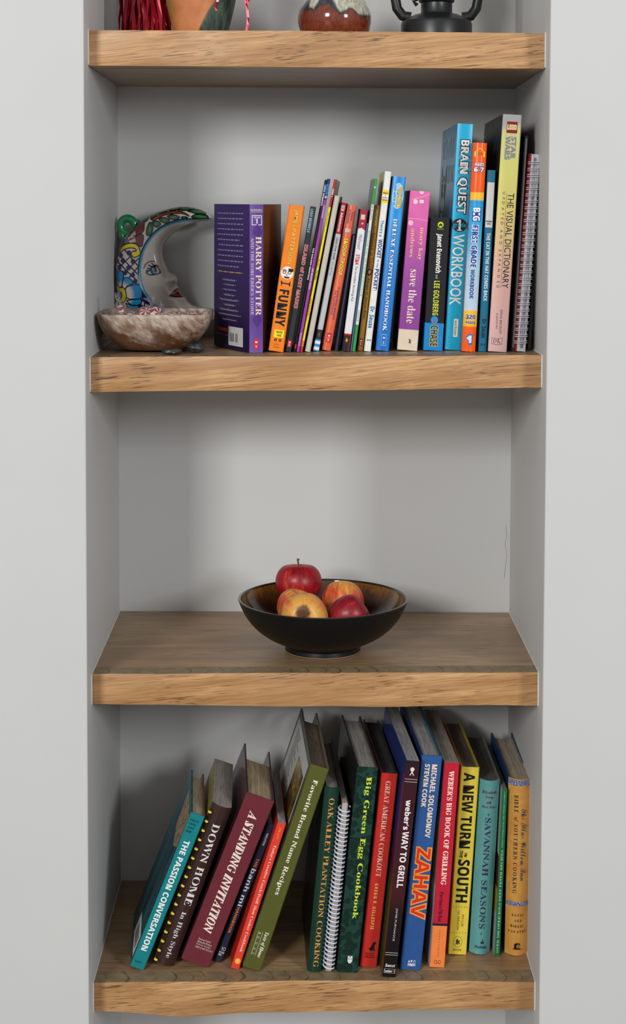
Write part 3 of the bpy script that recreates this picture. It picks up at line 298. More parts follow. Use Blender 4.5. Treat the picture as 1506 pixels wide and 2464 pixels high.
GLYPHS['sansb'] = '''A0. (L(L+:0I-?0I0.(L.?(L-f*B*p*B*;(L +;+h-A+h,=/4
B/w )L(L)L0F+w0F,u0B-c04.@/y.j/W/&/(//.E/,-y.}-V.n-8.W,{.<,j-v,`-v,Z.o,3/0+h/9+N/A*h/9*+.})R.U))-|(e-;(R,I(L +/-9,U-;,t-B-/-N-=-_-E-s-H.1-E.J-;.^-*.m,m.w,L.}+//# +/)p,b)s-%)|-=*0-L*C-U*[-X*w-U+5-L+J-=+]-$+k,_+s+/+v
C/S ,`(B+u(G+7(V*_(p*2)8)j)d)N*;);*w)0+]),,H)0-3)=-t)S.S)r/,*=/X*l/|+F0;,)0K,n0P/0/y.Y.W,n/,,8/$+f.j+B.E+(-o*t-3*o,G*t+[+&*{+?*K+b*(,4)n,n)g.p*2.p(h
D0a )L(L)L0F+y0F,f0B-L04.-/y.`/Y/0/2/S.^/m.$/|->0%,P/v+;/R*:.u)N.%(v,{(V+c(L +/)p+q)p-6*/.$*~.=,L.7-:.%-u-d.G-;.f,d.y,%/#+//#
E.a )L(L)L0F.$0F.$/#+//#+/-;-n-;-n+t+/+t+/)p.$)p.$(L
F.U )L(L)L0F-~0F-~/#+-/#+-,{-l,{-l+X+-+X+-(L
G0P ,k(B+c(L*k(m*()F)R*4)6+6),,J)1-7)?-y)X.X)z/1*I/[*}/~+^0<,G0K-90P/Y0#/&.`,i/),B.z+{.i+].Q+C.5+/-n*{-G*r,w*o,G*q+u*w+K+&+$+6*_+J*A+d**,&)u,K)j-{)q-{+Q,M+Q,M,v/Z,v/Z(l
H0z )L(L)L0F+/0F+/-<.<-<.<0F/z0F/z(L.<(L.<+s+/+s+/(L
I,j (m(L(m)H)j)q)j.}(m/J(m0F,I0F,I/J+L.}+L)q,I)H,I(L
J,/ &]%9&]&^),&g)L0F+/0F+/({+,(A*}&j*n&?*W%x*<%])x%H)S%9),%1
K/o )L(L)L0F+/0F+/,h-y0F/m0F-&,s/o(L-w(L+p+l+/+=+/(L
L.f )L(L)L0F+/0F+/)p.C)p.C(L
M2x )L(L)L0F+g0F-[*@-_*@/^0F1x0F1x(L0D(L0K.`0G.`.C(L,m(L*u.a*q.a*z(L
N1O )L(L)L0F+W0F/$*K/(*K.|0F0O0F0O(L.C(L*u.L*q.L*z(L
O1> ,s(B,)(G+C(V*h(q*9)9)n)e)Q*=)<*x)0+_),,K)0-8)<-y)Q.X)n/1*9/[*h0#+C0=,*0L,t0Q-c0L.G0=/#0#/R/[/x/00:.W0N-x0Z-70_,J0Z+^0N*x0:*=/x)e/R)9/#(q.G(V-b(G ,s)h-S)o.&**.I*M.a+#.o+`.t,J.o-6.a-r.I.G.&.l-S/%,t/-,9/%+f.l+B.G+*-r*w-6*r,J*w+`+*+#+B*M+e**,8)o
P/J )L(L)L0F+}0F,w0?-`0,.8/e.[/8.q.[.x-v.u-M.l-%.^,[.H,9.++v-b+^-3+K,W+@+/+<+/(L +/,_,/,b,Q,j,n,x-&-2-4-M-8-q-+.P,^.s+u/#+//#
Q1> .L%V,~(B,)(G+C(V*h(q*9)9)n)e)Q*=)<*x)0+_),,K)0-8)<-y)Q.X)n/1*9/[*h0#+C0=,*0L,t0Q-c0L.G0=/#0#/R/[/x/00:.W0N-x0Z-70_,J0Y+X0K*m03*//l)S/?)(.c(c0Z%V ,s)h-S)o.&**.I*M.a+#.o+`.t,J.o-6.a-r.I.G.&.l-S/%,t/-,9/%+f.l+B.G+*-r*w-6*r,J*w+`+*+#+B*M+e**,8)o
R/k )L(L)L0F+i0F,h0@-U0..2/l.X/B.p.g.x.#.v-`.p-B-L+v/k(L-w(L,%+P+/+P+/(L +/,r,3,u,W,},s-0-*-C-4-]-8-{-4.?-).W,q.j,T.u,0.}+//#
S.W +6(B*G(G)_(U({(n({*F+B)f+e)h,#)p,8)|,E*0,L*B,O*W,K*q,=+,,&+>)0-X)(.9)/.u)E/L)j/v*@08*|0J+g0P.,/y-U.]+G/*+1.~*z.s*m.d*f.R*c.>*g.%*r-m+*-]-u+c.%+G.-+&./*_.&)~-l)J-E(|,k([,*(H
T.t *o(L*o.}(a.}(a0F.`0F.`.},Q.},Q(L
U0q ,[(B+_(J*q(c*7)0)i)g)O*L)G+<)G0F+*0F+*+S+.*y+:*O+N*1+k)x,4)l,`)h-2)l-V)y-r*4.)*S.4*}.8+T.80F/v0F/v+:/r*e/h*8/U)i/;)D.v)#.M(f-x(Q-@(F
V/a +0(L(L0F*10F,))w-|0F/a0F,|(L
W35 *N(L(L0F*-0F+Q)|-%0F.[0F00)|1T0F350F13(L/;(L-n.N,F(L
X/r (L(L++,T([0F*N0F,4-S-r0F/a0F-4,L/r(L-y(L,,+L*:(L
Y/F ++(L+++O(L0F*<0F+w-.-W0F/F0F,h+T,h(L
Z.t (e(L(e)T,R.~(n.~(n0F.R0F.R/>*e)p.[)p.[(L
a/2 *l(B*=(G)p(U)L(n)1)4(|)`(w*;(~*q)7+A)Y+b*.+z*l,.+],5,b,8,`,k,W-$,K-5,:-@,$-G*%,|)O.,+m.^,V.X-4.H-b.-.&-c.:-2.A,P.A(L-3(L,q)<,m)<,T(|,<(g+}(V+`(K+;(D +I)U+h)X,()c,@)s,R*-,^*H,b+;+V+5+5+-*x*z*h*h*_*R*[*:*^*%*e)p*p)e
b/O ,_(B,9(D+t(L+Z(W*|).*r).*X(L)@(L)@0u*|0u*v-f*|-f+].E+x.R,=.Y,c.]-A.T-t.<.C-o.d-7.w,K.}+P.w*T.c)i.B)0-r(c-?(J ,4)b,Q)g,j)u,~*2-2*R-;*|->+R-;,)-2,Q,~,q,i--,O-:,2-?+j-;+N-/+:,v+-,Y+$,4+#*{++*R+9*2+L)u+j)g
c.2 +k(B*z(I*:(a)c),)=)b)%*N(z+L(~,1).,h)A-;)[-b){.%*F.>*q.O+D.Y-n.7-A,y+x->+7-,*k,O*^+M*a*v*l*M*}*.+9)s+U)f+x)b-]*6-](l
d/O +9(B*Z(J*)(c)Y)0)9)h)$*S(z+N)$,J)9-6)Y-o**.<*].T+=.]+c.Y,(.R,D.E-%-g-+-g,{0u.[0u.[(L-C(L-%)9,{)9,?(Y,#(L+_(E +n)`,8)d,U)p,k**,y*F-&*k-&,#,z,M,m,n,W-*,8-8+l-=+M-8+3-**y,n*i,L*`+~*]+L*`*v*i*M*y*-+3)r+N)e
e/$ +N(E*y(P*L(b*$(y)_)=)C)d)/*6(~*k(z+K(~,-)-,d)@-6)X-^)w-~*@.<*j.N+<.X+n.],Y.U-;.?-m-w.7-D.M,b.T+s.T+**]+**b*^*o*<+()|+B)h+d)[,0)W.5*(.5(j *`,3,},3,z,R,q,o,c-,,N->,4-H+o-L+S-I+;-@+&-0*q,u*f,W
f,h )X(L)X-<(a-<(a.*)X.R)[/K)c/p)q03*&0J*>0]*Y0j-:0c,o/O+c/[+S/U+H/J+9.R,a.R,a-<+9-<+9(L
g/O +X$k)@%0)@&M*+&6*s&(+b%~,G&1,n&Z-#)9,{)9,g(z,P(e,7(U+w(J+Y(D+9(B*W(J*$(d)V)2)7)l)$*V(z+N)$,G)8-2)W-l*&.;*Z.T+=.]+|.S,V.8-&-g-+-g-7.R.[.R.[(K.S&^.<%}-q%M-;%+,Q$r +o)^,7)b,S)l,j*#,y*?-&*e-&,(,y,R,j,r,S-,,6-9+m-=+2-+*j,N*^+L*j*K+3)p
h/h )@(L)@0u*|0u*u-g*}-g+5.$+K.:+f.I,&.T,F.Z,g.]-C.W-t.G.A.,._-a.q-..w,H.w(L-;(L-;+~-1,f,o-2,=-?+p-:+P-*+:,l+,,G+#+v*|+?*|(L
i+p )R/L)D/Y)=/m):0+)=0D)D0W)R0e*k0e*x0W+$0D+(0++$/m*x/Y*k/L )@(L)@.R*|.R*|(L
j+p )R/L)D/Y)=/m):0+)=0D)D0W)R0e*k0e*x0W+$0D+(0++$/m*x/Y*k/L &g$w&g&7)+&?)7&N)>&e)@(&)@.R*|.R*z&K*t&,*i%k*Y%Q*D%;*+%))f$v)@$n
k/B )@(L)@0u*|0u-A.R/5.R,k+t/B(L-J(L+b*v*|*B*|(L
l+p )@(L)@0u*|0u*|(L
m3D )@(L)@.R*X.R*m-g*u-g+-.$+D.:+`.I-+.Z-M.S-l.H.+.9.@.$.Q-g._-g.r.$/..:/J.I0K.]1*.W1Y.G2#.,2>-a2N-.2S,H2S(L0s(L0s+~0j,f0N-2/{-?/V-:/:-,/%,p.s,O.k,&.h+P.h(L-,(L-,+~,~,f,c-2,4-?+j-:+L-*+9,l++,G+#+v*|(L
n/h )@(L)@.R*X.R*m-g*u-g+..$+E.:+c.I,i.]-E.W-u.G.A.,._-a.q-..w,H.w(L-;(L-9,G-2,f-%,},p-2,Y-<,=-?+o-:+O-*+:,l+,,G+#+v*|+?*|(L
o/A +s(B+A(F*o(Q*E(d){(})Z)C)A)j).*=(~*q(z+P)&,J)?-5)g-n*A.<+(.T+v.],L.X,{.M-I.;-o-}.3-].L-5.`,d.k,0.o+P.g*V.N)k.%)2-K(d,e(J +u)a,>)f,Z)s,q*/-#*P--*y-0+P--,(-#,P,q,q,Z-,,=-9+t->+O-9+3-,*y,q*j,P*a,(*^+P*a*y*j*P*y*/+3)s+P)f
p/O )@$k)@.R*`.R*u-f*|-f+].D+x.Q,=.Y,c.]-A.T-t.<.C-o.d-7.w,K.}+P.v*U.c)i.A)0-q(c->(J,_(B,9(D+u(L+Z(W*|).*t).*|$k ,4)b,S)g,m)u-%*2-3*R-;*|->+R-3,Q,l--,2-?+j-;+N-/+:,v+-,Y+$,4+#*{++*R+9*2+L)u+j)g
q/O ,{$k-%)9,{)9,@(Z,$(L+_(E+9(B*Z(J*((c)X)/)8)h)$*S(z+N)$,J)9-6)Y-o**.<*].T+<.]+c.Y,(.R,D.E-%-g-*-g-7.R.[.R.[$k +o)^,9)b,V)n,l*&,y*D-&*i-&,#,z,M,m,n,W-*,9-8+m-=+L-8+1-**x,n*j,L*a+~*^+L*j*K+3)p
r-P )@(L)@.R*W.R*n-P*u-P+,-l+B.)+].>+z.O,@.Y-;.X-0-%+Y,n+F,_+7,L++,6*~+u*|(L
s-| *{(B({(c({*)+T)[+e)c+u)x)/,+(z,y)%-L)9-s)Z.6*,.K*a.X+C.]-O.1,},{+A-H*w-D*a-8*Y-#-C+0-M*t-S*Y-U*:-O)b-;)6,v(p,G(V+h(G
t-< *J(R*2(`)x(s)h)/)Z)M)S)s)P-<(d-<(d-|)[.S*,/m+1/m+1.R,q.R,q-<+1-<+3*0+9)|+C)o,w)q,w([
u/h +K(B*o(G*?(W)s(s)U)>)C)q)=*V)=.R*y.R*{*W+&*:+3)~+D)m+Z)c+w)`,E)e,e)u,z*4--*W-5+)-8+`-8.R.t.R.t(L-[(L-G)8-?)8-,(z,o(e,R(U
v.j *i(L(L.R*4.R+X)n+])n-&.R.j.R,M(L
w1{ *=(L(V.R*6.R+9)p+=)p,?.R./.R/-)p/1)p08.R1q.R0-(L.?(L-7-:-3-:,)(L
x.s (Q(L*V+U(Z.R*O.R+`,X,q.R.f.R,h+U.n(L,y(L+`*S*F(L
y.j (o$s(o&4)m&1*+&;*@&J*r(P(L.R*;.R+Z*(+^*(,~.R.j.R,6&a+y&,+Z%]+6%;*g$~*8$p
z-s (h(L(h)J+V-:(w-:(w.R-K.R-K-K*d)e-T)e-T(L
0.m +[(B*h(M*((n)R)I)1*9(x+9(q,I(t-9(|-|)..[)A/3)]/^)~0$*L0=*}0L+[0Q,O0F-40%-e/J.,.[.@-Z.G,I.D+Z.<*s./*8-v)a-[)6-:(o,l(V,:(G +[)c+~)j,=)~,O*E,[*v,d+X,f,I,d-:,[-x,O.M,=.p+~/*+[/1+9/**z.p*h.M*[-x*T-:*R,I*T+X*[*v*h*E*z)~+9)j
1.m +D(L+H.[)w-B)-.C+`0F-&0F-&(L
2.m (u(L(u)[,R.K,K.b,>.r,,.~+r/*+X/,)k.=(s/D,60M,_0E-(07-G0#-b/h-w/L.+/-.4.g.7.C.4-x.--S-{-1*})y*})r.K)r.K(L
3.m +2(B*B(F)W(S(s(j(s*5+S)d+y)m,:)},L*7,V*R,Z*r,K+J,?+V*,+t*,-3,8-T,L.P,E.e,8.v,#/%+e/.*`/()`.V(t/e)}0<*J0G*w0N+N0P,80K,s0<-I0#-m/].(/2./.Z.*.,-v-`-^->-=-#,s,k,I,],I,Y-#,O-O,=-s,$.0+a.?+:.D*i.A*@.6)v.%)R-i)4-H(u,}(_,M(O+r(E
4.m ,%(L,%*,(^*,(^+;,.0F-`0F-`+G.[+G.[*,-`*,-`(L *.+G,%+G,,.M,(.M
5.m +/(B(~(j(~*7+S)g+v)p,7*$,J*:,V*W,Z*{,J+]+u,%+$,2)n+})1,B)L0F-h0F-h.{*w.{*j-H,:-O,a-G-*-9-J-%-e,h-|,J.1,&.;+Z.>+-.6*?-y)]-P)+,s(a,+(I
6.m +g(B+7(F*f(Q*<(d)r)#)R)F)8)q)$*I(t+*)O.n)d/2)~/O*@/j*c0$+007+]0D,50K-t0G-t/(,@//+m/%+H.q+*.[*o.A*^-|*R-X*F,b*L,b*[,x+,-B+G-O+i-W,3-Z,n-S-E-@-o,z.3,L.E+p.K+,.D*>..)]-e)*-3(`,R(I +d)b,$)e,=)p,Q*$,b*>,k*^,n+*,k+J,c+g,U+},B,3,*,=+g,@+9)k+M)d
7.m )b(L,`.|(h.|(h0F.K0F.K/A+K(L
8.m +](B*m(H*.(Y)W(v)2)A(w)q(p*M(t*|)&+I)=+k)Z,,){,D*D,Y)M-G):-g)/.0)+.X)/.})9/B)K/^)d/u*$0-*F0<*j0G,*0M,P0G,u0<-:0--U/u-n/^.#/A./.|.2.W.../-}-g-i-G-M---/,r,g,^.3+J.>+1.F*q.H*Q.E*+.:)d.))D-l))-M(m-+(Z,^(M,1(E +]-B,>-j,L-z,U.4,X.L,U.c,M.u,@/(,./3+t/9+D/9+//3*y/(*k.u*c.c*`.L*c.5*l-| +Z)W+})Z,>)c,T)p,e*&,n*<,q*U+U+v*e+B*T+-*J*q*G*V*J*>*S*(*d)q*y)c+9)Z
9.m )D(I)D)i*x)b+K)l+q)|,3*6,J*P,Z*p,f+8,r,/,l,/,4+N+t+A+Q+9+&+6*H+=)s+P)I+r)*,D(s,|(m-e(t.R)//4)T/g**01*g0G+Q0N,%0J,R0?,|0--F/m-f/J.$.z.8.G.D-g-j)~-T)^-;)A,x)&,U(l,.(Z+[(L+((E +Q,P,6.v,$/%+l/-+T//+8/,*{.}*g.l*V.S*M.3*J-g*M-F*U-**c,o*v,^+3,S'''
GLYPHS['itb'] = '''A/G &A(L&A(f&_(k&z(z(9)9-l0+.-0+-{)6.?(r.s(f.s(L+G(L+G(f+g(k,#(v,3)+,=)@,G*j*(*j(v).(}(x)8(m)](f)](L *I+8,I+8,T-s
B/W &u(L&u(d*I/=*D/I)`/^)`/v,./v-1/r-|/f.W/R.|/6/7.l/>.=/)-L.E,o-8,I.(,%.T+N.d*i.a*E.V)~.G)^./)?-j)$-A(k,j(Y,+(O+=(L ,B,[,n,l-4-+-L-M-Z-x-`.N-U/)-6/I,]/T,G/P,8/E,//2+L,W +5(n+d(t,1)*,R)G,l)n,{*A-$*w,q+],D,)+U,6+D,6*X)4*_(}*q(r
C/f +l(;+5(?*`(I*4([)i(t)I)8)0)](y*,(o*Z(k+3(n+e(v,;)),l);-?)R-l)o.<*4.c*W/**~/H+c/l,J0%-50--c0+/B/o/N/x/X0-/t0-/H-U/+-W/&.7.v.h.c/3.F/N.$/`-V/e-(/_,W/K,./++c.Y+?-{*{-5*c,D*S+W*N*m*S*7*b)f*z)@+?)%+g(p,9(k-+(y-q)H.T*5.q)z-~)$,|(L
D0L &u(L&u(d*D/G*;/P)`/^)`/v,]/v.W/V/g.S0/,m0+,7/|+^/j++/O*V/0**.d)] +f(p,3({,X)2,{)L-?)k-[*4-s*].,+/.<+_.H,7.O,l.Q-F.@.Y-g/A,k/W,F/Q
E/g &u(L&u(d*D/G*;/P)`/^)`/v/Y/v/4-n.s-n.n.L.`.s.H/4.%/F-S/Q+L,Y-g-j.$-j-8*d,}*d,{+P,r+k,b+},J,-,,,5+C,6,b)#-))0-H)B-f)X.%)u.Z*d.t*d.9(L
F/9 &u(L&u(d*C/H)`/^)`/v/Q/v/*-l.i-l.d.L.U.r.>/2-w/E-I/P+L,U,8,W,],a,{,o-8-)-L-D-]-g-v-g-/*b,u*b,i+k,^+x,O,&+B,5*a(z+E(d+E(L
G0d ,-(;+/(C*@(])`),)4)e(u*N(l+C(o+u(w,I)+,y)>-K)V-v)u.C*;.i*b//+1/K/R/o/^/x/g0-0$0-/T-c/8-c/3.?/$.m.j/5.K/O.%/_-U/d-)/^,X/I,//*+b.W+>-z*y-5*`,F*P+Y*K*p*P*5*`)`*z)9+B(x+n(h,F(b,f(d-#(l-7(w-E).-Q)D-}+W-x+c-o+j-4+s-4,00?,00?+r0#+p/p+h.}({.*(W-.(B
H0q &u(L&u(d*C/H)`/^)`/v-0/v-0/^+K,[.,,[.[/H-w/^-w/v1H/v1H/^.y(z/^(d/^(L,2(L,2(d-{,-+?,-*Y)8*b(z*y(k+E(d+E(L
I,W &u(L&u(d*C/G*+/W)_/^)_/v-0/v-0/^*X)8*a(z*y(k+E(d+E(L
J-F (|&?(*&J&T&n&D(L&F(_&L(p&W(~&f)/&w)6(W&n(`&h(~&i)0&p+6/;+1/G+(/P*K/^*K/v-w/v-w/^+?)3+,(W*n(,*O&h**&Q)V&C
K/Q &u(L&u(d*D/G*;/P)`/^)`/v-0/v-0/^+J,G+S,L-|.c.:/(.C/>.=/N.+/Y-h/`-h/v0(/v0(/^,a,s/.(g/.(L+~(L+~(g*a(y+E(d+E(L
L/O &u(L&u(d*D/G*;/P)_/^)_/v-0/v-0/^*Y)&*a({,:(t,q)&-F)=-p)].:*+.Y*`.z*`.:(L
M22 +V(<*o.L)V(y*;(d*;(L&s(L&s(d*B/H*9/Q)^/^)^/v,2/v,m*]07/v2g/v2g/^0=(z0U(k0}(d0}(L-P(L-P(d/z.^+s(<
N05 -W(<*i.;)N)8)V(z)o(k*;(d*;(L&s(L&s(d*C/5*=/C*3/M)R/^)R/v+d/v.)*f/4/;/./G/$/P.I/^.I/v0m/v0m/^-v(<
O0D +H(;*_(B*#(X)O(~)+)T(p*6(i*~(l+T(v,+)+,])@-3)Z-b)z.3*A.]*g/%+4/F+t/k,[0%-G0-.20%.n/k/D/F/h.p/~.40*-I0&,r/y,@/j+i/U+6/;*b.x*5.U)g./)B-`(},y(X,4(B +P(`+|(h,K)$,s)L-<*(-^*m-|+d.9,^.G-O.L.9.I.b.@/(.1/B-x/U-_/a-@/e-%/b,h/X,O/H*D*1*G)d*P)A*`)&*t(o+2(d
P/7 &u(L&u(d*D/H)`/^)`/v,g/v../e.z/0/8.3/4-j/(-H.p-(.U,g.6,N-l,<-;,/,V,&+=,#*a(y+E(d+E(L ,?,K,j,]-0,x-G-B-U-q-Z.L-P/(-2/H,[/S+G,H
Q0D ,f%0*`(C**(Y)X(w)8)?({)j(n*@(i*z(l+M(s+|)$,N+2/B+X/Y,%/m,N/|,x0)-F0,.30$.o/k/D/H/g.t/{.70&-J0#,v/x,G/k+u,p(Y,H(K+}(C*`&d-h&4.G&=.}&X/P(,/e&q/@&@.t%t.J%U-w%A-C%4 +L(a+n(e,2(r,P)+,m)H-,)k.;,l.H-X.L.<.A/*-z/V-@/e,p/],F/D+z.w+U.?+4-T*p,]*W+c*I*q*D*-*O)?*q(o
R/U &u(L&u(d*D/G*;/P)`/^)`/v,^/v-O/r.2/f.a/P/%/4/:.i/@.9/;-l/*-F.j-$.C,d-o,L-4,<.B)%.N(v/*(g/*(L,q(L+`,/+@,/*a(y+E(d+E(L ,<,V,g,h-/-(-H-K-W-w-].N-R/*-4/J,^/U+I,R
S.U *~(;*T(?*$(I(Z(A(?(A(t*p)5*p)9*/)F)Y)])5)z(u*D(e*q(`)^.H)g.i)v/+*//F*H/]*f/p++/}+N0*-l/l-{/u.-0*.H0*-s-k-U-k,_/[,H/c,1/e+q/b+W/V+A/F+0/0+$.q*}.T->+a-N+@-W*y-Z*S-S)s-?)@,x(r,H(S+i(A
T/. )3(L)3(f)s(v*$)%+p/R+9/N*o/A*J/,*).k)i.G)Q-w)8-w)^/v/b/v/D-j/(-j.p.g.C/@-R/Q+x(y,](f,](L
U0C +_(;*w(@*>(Q)m(m)L)6)8)b)2*9*A/?*</K*3/T)U/`)U/v,|/v,|/_*d***h)h*r)N+*)8+A)(+_(y,#(v,D(x,b)$,})1-;)C-Q)^-h)~/9.{/0/?.p/T.C/^.C/v0^/v0^/]0J/W09/N0*/A/x/-.N*J.9)s-|)H-b)%-D(g-#(S,Z(E,1(>
V/( )V(<)q.T)p.r)i//)]/A)K/O)6/Y(w/^(w/v,:/v,:/[+2*O.i/;.b/L.L/W.*/].*/v0E/v0E/Z0-/X/w/Q)v(<
W1T )i(;)l.k)f/,)[/@)L/N)8/W(z/Z(z/v+|/v+|/[+g/W+V/O+M/C+>+,-C.R-C/0-=/A-4/M-%/U,X/],X/v/W/v/W/^/3/U/(/M.k+01&/M0p/Y0L/^0L/v2R/v2R/^2;/X2(/O-T(;-5(;-A-a*+(;
X.g &E(L&`(h&w(p*y+t)p/<)d/K)R/T)>/[)#/^)#/v,E/v,E/_+i/S+_/J+X/>,.-0-a.m-r/,-w/@-r/P-a/Z-@/^-@/v/X/v/X/_/?/W/&/K,=,_.B(f.B(L*|(L*|(f+E(l+[({+.+D)<).)C(w)Y(k*#(f*#(L
Y.8 (o(L(o(f)T(u)b)%)m)6(q/[(q/v+q/v+q/^+4/O+w,J-P.[-].v-a/1-Z/I-F/X,v/^,v/v/@/v/@/^,-+w+N))+S(x+^(p,=(f,=(L
Z/( (A(L(A(i-4/P*|/6*_/%)S-r)7-u)o/v.z/v.z/N*7(q+,(q+l(u,I)&,{)<-J)Z-q*).7*].S*]-v(L
a.# )A(?(~(C(d(N(N(b(=(z(3)=(0)`(2*))p-$*?-A*i-Q+4-W+W-P+q-:+~,p,3-M-D-M,:)8,?)1,G).,Z)6,r)M-2)u-H)g,p(y,<(M+d(?+A(F+,([+/)c*q)<*W(w*>(_)~(M)a(B )})/*1)1+f,U+b,q+T-&+>-,+/-))X)I)f)6
b-k )e(>):/[):/w+W08*X,`+&-3+T-N,)-W,G-S,b-H,x-4-.,u-8,T-;,--9+d-1+?+I(o*t(S*@(C ){(c*2(e+H,m+/,h*t,X)Z(~)_(o)i(f
c-% )}(>)P(C)*(Q(g(i(P).(B)U(>*)(B*Z(O+0(e+a)&,4)J,^)v-%*H-A*v-R+H-W+j-T,+-K,C-<,T-),_,o,c,W,a,C,Z,3,Q,$,D+v,4+p+T-/+L-6+?-8+/-5*y-,)d)i)k)P)v)>**)0*;)(*O)$*y)/+F)N+o*&,/)o+O(|*j(M
d-} )D(>)%(B(g(N(Q(b(A(}(8)C(5)m)g,z*7->*b-Q+2-W+L-T+f-M+|-@+p/Z+p/v..08--)w-D)g,R(`,;(M,#(B+f(>+C(E+/([+()%+2)d*Y(w*@(_*%(L)d(B *6)3+g,t+Z-*+F-0
e,v )u(>)K(C)((Q(e(i(N).(@)U(<**(?*N(G*t(U+>*;-;*]-J*~-T+D-W+e-T,#-L,:->,J-+,T,p,W,U,P,.,;+e+s+@+@*|*[*d)h*Q)d)`)j)L)u)<*()0*9))*N)&*t)1+=)O+b*%+~)o+H(|*d(M )p*s+U,7+],O+=-6+&-0*k,y*S,[*<,2*&+W
f+_ &D%1&,%4%q%;%_%H%Q%Y%I%m&?%Y&E%T&[%T)K-#(a-#(i-M)T-M)m.?*0/#*S/T*|/w+K01+z08,>06,X0.,n/},}/n-+/Z-./D-(/%,r.o,T.i+~/t+k/n+X/]+G/@*p-M+k-M+e-#*j-#)S&|);&I({%z(]%Z(;%C&p%6
g-F )f%1),%4(W%?(1%P&q%g&`&$&Z&C&^&Z&i&p&y(&(~(T(a(k(N)%(H)>(J)O(R)`)G*B(b++(Y+W(]+w(g,:(w,V)1,q)J-,)i->*/-L*R-T*w-W+O-R,#-A,O-%-L-%-G,V,j,V,k+m,a+N,P+1,:*s+{*^+[*K+9*>*p*6)o*6)W){)T)p)Y)d)g)Y,3(E,<(/,?&q,<&S,2&9+|%|+f%f+I%S+)%D*`%:*7%3 *E*R*V*U*h*_+Q,S+L,v+>-/+%-6*o-3*^-*)s+2)x*m*,*X )q%R*7%T*S%]*k%j*|%y+,&0+/&D++&X*z&i*g&w)L(F({(,(a&k(W&J([&4(g%{(y%k)6%])Q%U
h.D +w(>+Q(F+;(`+4)/,.,`,(,g+x,i+R,[++,6*[+Q*3*Y)l)X)P(L(0(L)9/Z)9/v+U08*C+d*h,=+0,i+Q-.+r-E,9-R,]-W-,-O-E-6-M,g-J,E,T);,Y)4,c)2,u);-2)V-Q**-h)x-0)$,S(N
i+` *J.[*;.b*-.m)}.{)w//)w/S)}/c*-/q*;/|*J0&*n0&*~/|+;/c+B/S+B//+;.{*~.b*n.[ );(@)%(B(o(I(a(S(U(c(O(u)<,o)/,x(j,{(i-9*x-W)r)9)w)3*$)1*7)9*O)Q*l)y+$)k*L(|)r(O
j+G *P.[*@.b*3.m*(.{)|//)|/S*(/c*3/q*@/|*P0&*t0&+)/|+A/c+H/S+H//+A.{+).b*t.[ &D%/&(%2%k%9%U%E%E%V%<%j%9&$&4%V&V%T&d%^)B,o)4,x(o,{(n-9*}-W)m(})T(,)7&F(s%o(L%K&z%6
k-l +o(>+P(C+7(Q*~(j*l)7*Z)u*J*o*&*S)P(L(0(L)9/Z)9/v+U08*6+3+x,e+|,s+K-4+K-N-d-N-d-4+W+k,,)I,:)6,J)0,])7,o)L-%)o-=)d,o(w,B(L
l+@ )-(>(r(@(`(F(Q(Q(F(`(?(r)t/?)o/O)a/X)@/[)?/u+N08)a)7)f)1)o)/*&)7*?)O*[)w*p)h)~(_)e(L)I(B
m1/ .g(@.A(H.*(b-~)0.x,a.r,h.g,j.I,b.*,I-e+}-B+D,{*R,:(L*|(L,2,a,,,h+|,j+k,g+X,^)T(L(7(L):,o)-,x(h,{(f-9*z-W*E+_*k,:+3,g+T--+v-D,>-R,b-W-1-O-J-6-R,h-G,&-h,R.+,v.I-5.h-H/+-S/K-W/v-O04-60<,h09,F/C)</H)50:)z0P)k/[(b/B(O/&(D
n.D +|(>+V(F+?(`+8)/,2,`,,,g+|,i+W,]+1,9*d+Y)T(L(7(L):,o)-,x(h,{(f-9*z-W*E+_*k,:+3,g+T--+v-D,>-R,b-W-1-O-J-6-R,g,V)G,X);,_)4-O)y-f)j,q(a,W(M,<(B
o-a *&(>)V(C)0(Q(k(k(Q)0(B)W(=**(@*O(G*u(U+?)U,h)s-%*8-;*Y-K*|-T+C-W+t-R,A-D,b--,z,h--,@-2+m-0+H-(+#+x)0+Y(q+9([*q(K*L(A *2(a*A(d*P(l+q,J+k,r+Z-/+>-7+/-4*{-,)Y)I)`)#)q(h
p-v &1%1&1%L(e,|(e-:*p-W*Q,L+*-*+_-L,7-W,U-S,o-I-)-6-9,y-B,X-E,2-B+e-;+;-.*n,,)5+j(u+J(^+*(L*d(A*B(>*)(A)m(H)X(U):%Z)s%K)s%1 *0(c*A(f*Q(m+U,k+$,V*U+v*2*m)g)*)k(r)w(g
q-i )b%1)b%L+-)N*B(X*)(J)i(A)K(>)-(B(o(N(Z(b(J(}(A)C(>)m)o,z*<->*g-Q+6-W+S-S+n-H,+-5,2-O-L-O,I%K,I%1 *0)0*?)2+t,[+p,v+d-++N-0)`)h)e)H)s)6
r,i (7(L):,o)-,x(h,{(f-9*z-W*B+W,/-W,N-P,a-9,g,o,W,;,K,0,=,*,,,(+t,++c,5+4,@*u+z)T(L
s,] (V(U(K(N(B(B(((F(B*:(`*5(o)C)6(q)l(b*1(h*D({*J)@(w,7({,X)-,v)B-4)]-G)|-R*D-V+j-C+t-I+{-S,:-S,#+p+e+s+P,[+0-**`-7*(,a*,,I*:,.+W)S+Q)<*T(F
t+Q (z(>(S(F(=(_)5,|(`,|(`-D)H-f*+.=*a/%+//%*`-I+T-I+I,|*T,|)X)9)^)2)f)/)y)8*7)S*W*$*o)q*7(~)w(b)Z(N)=(B
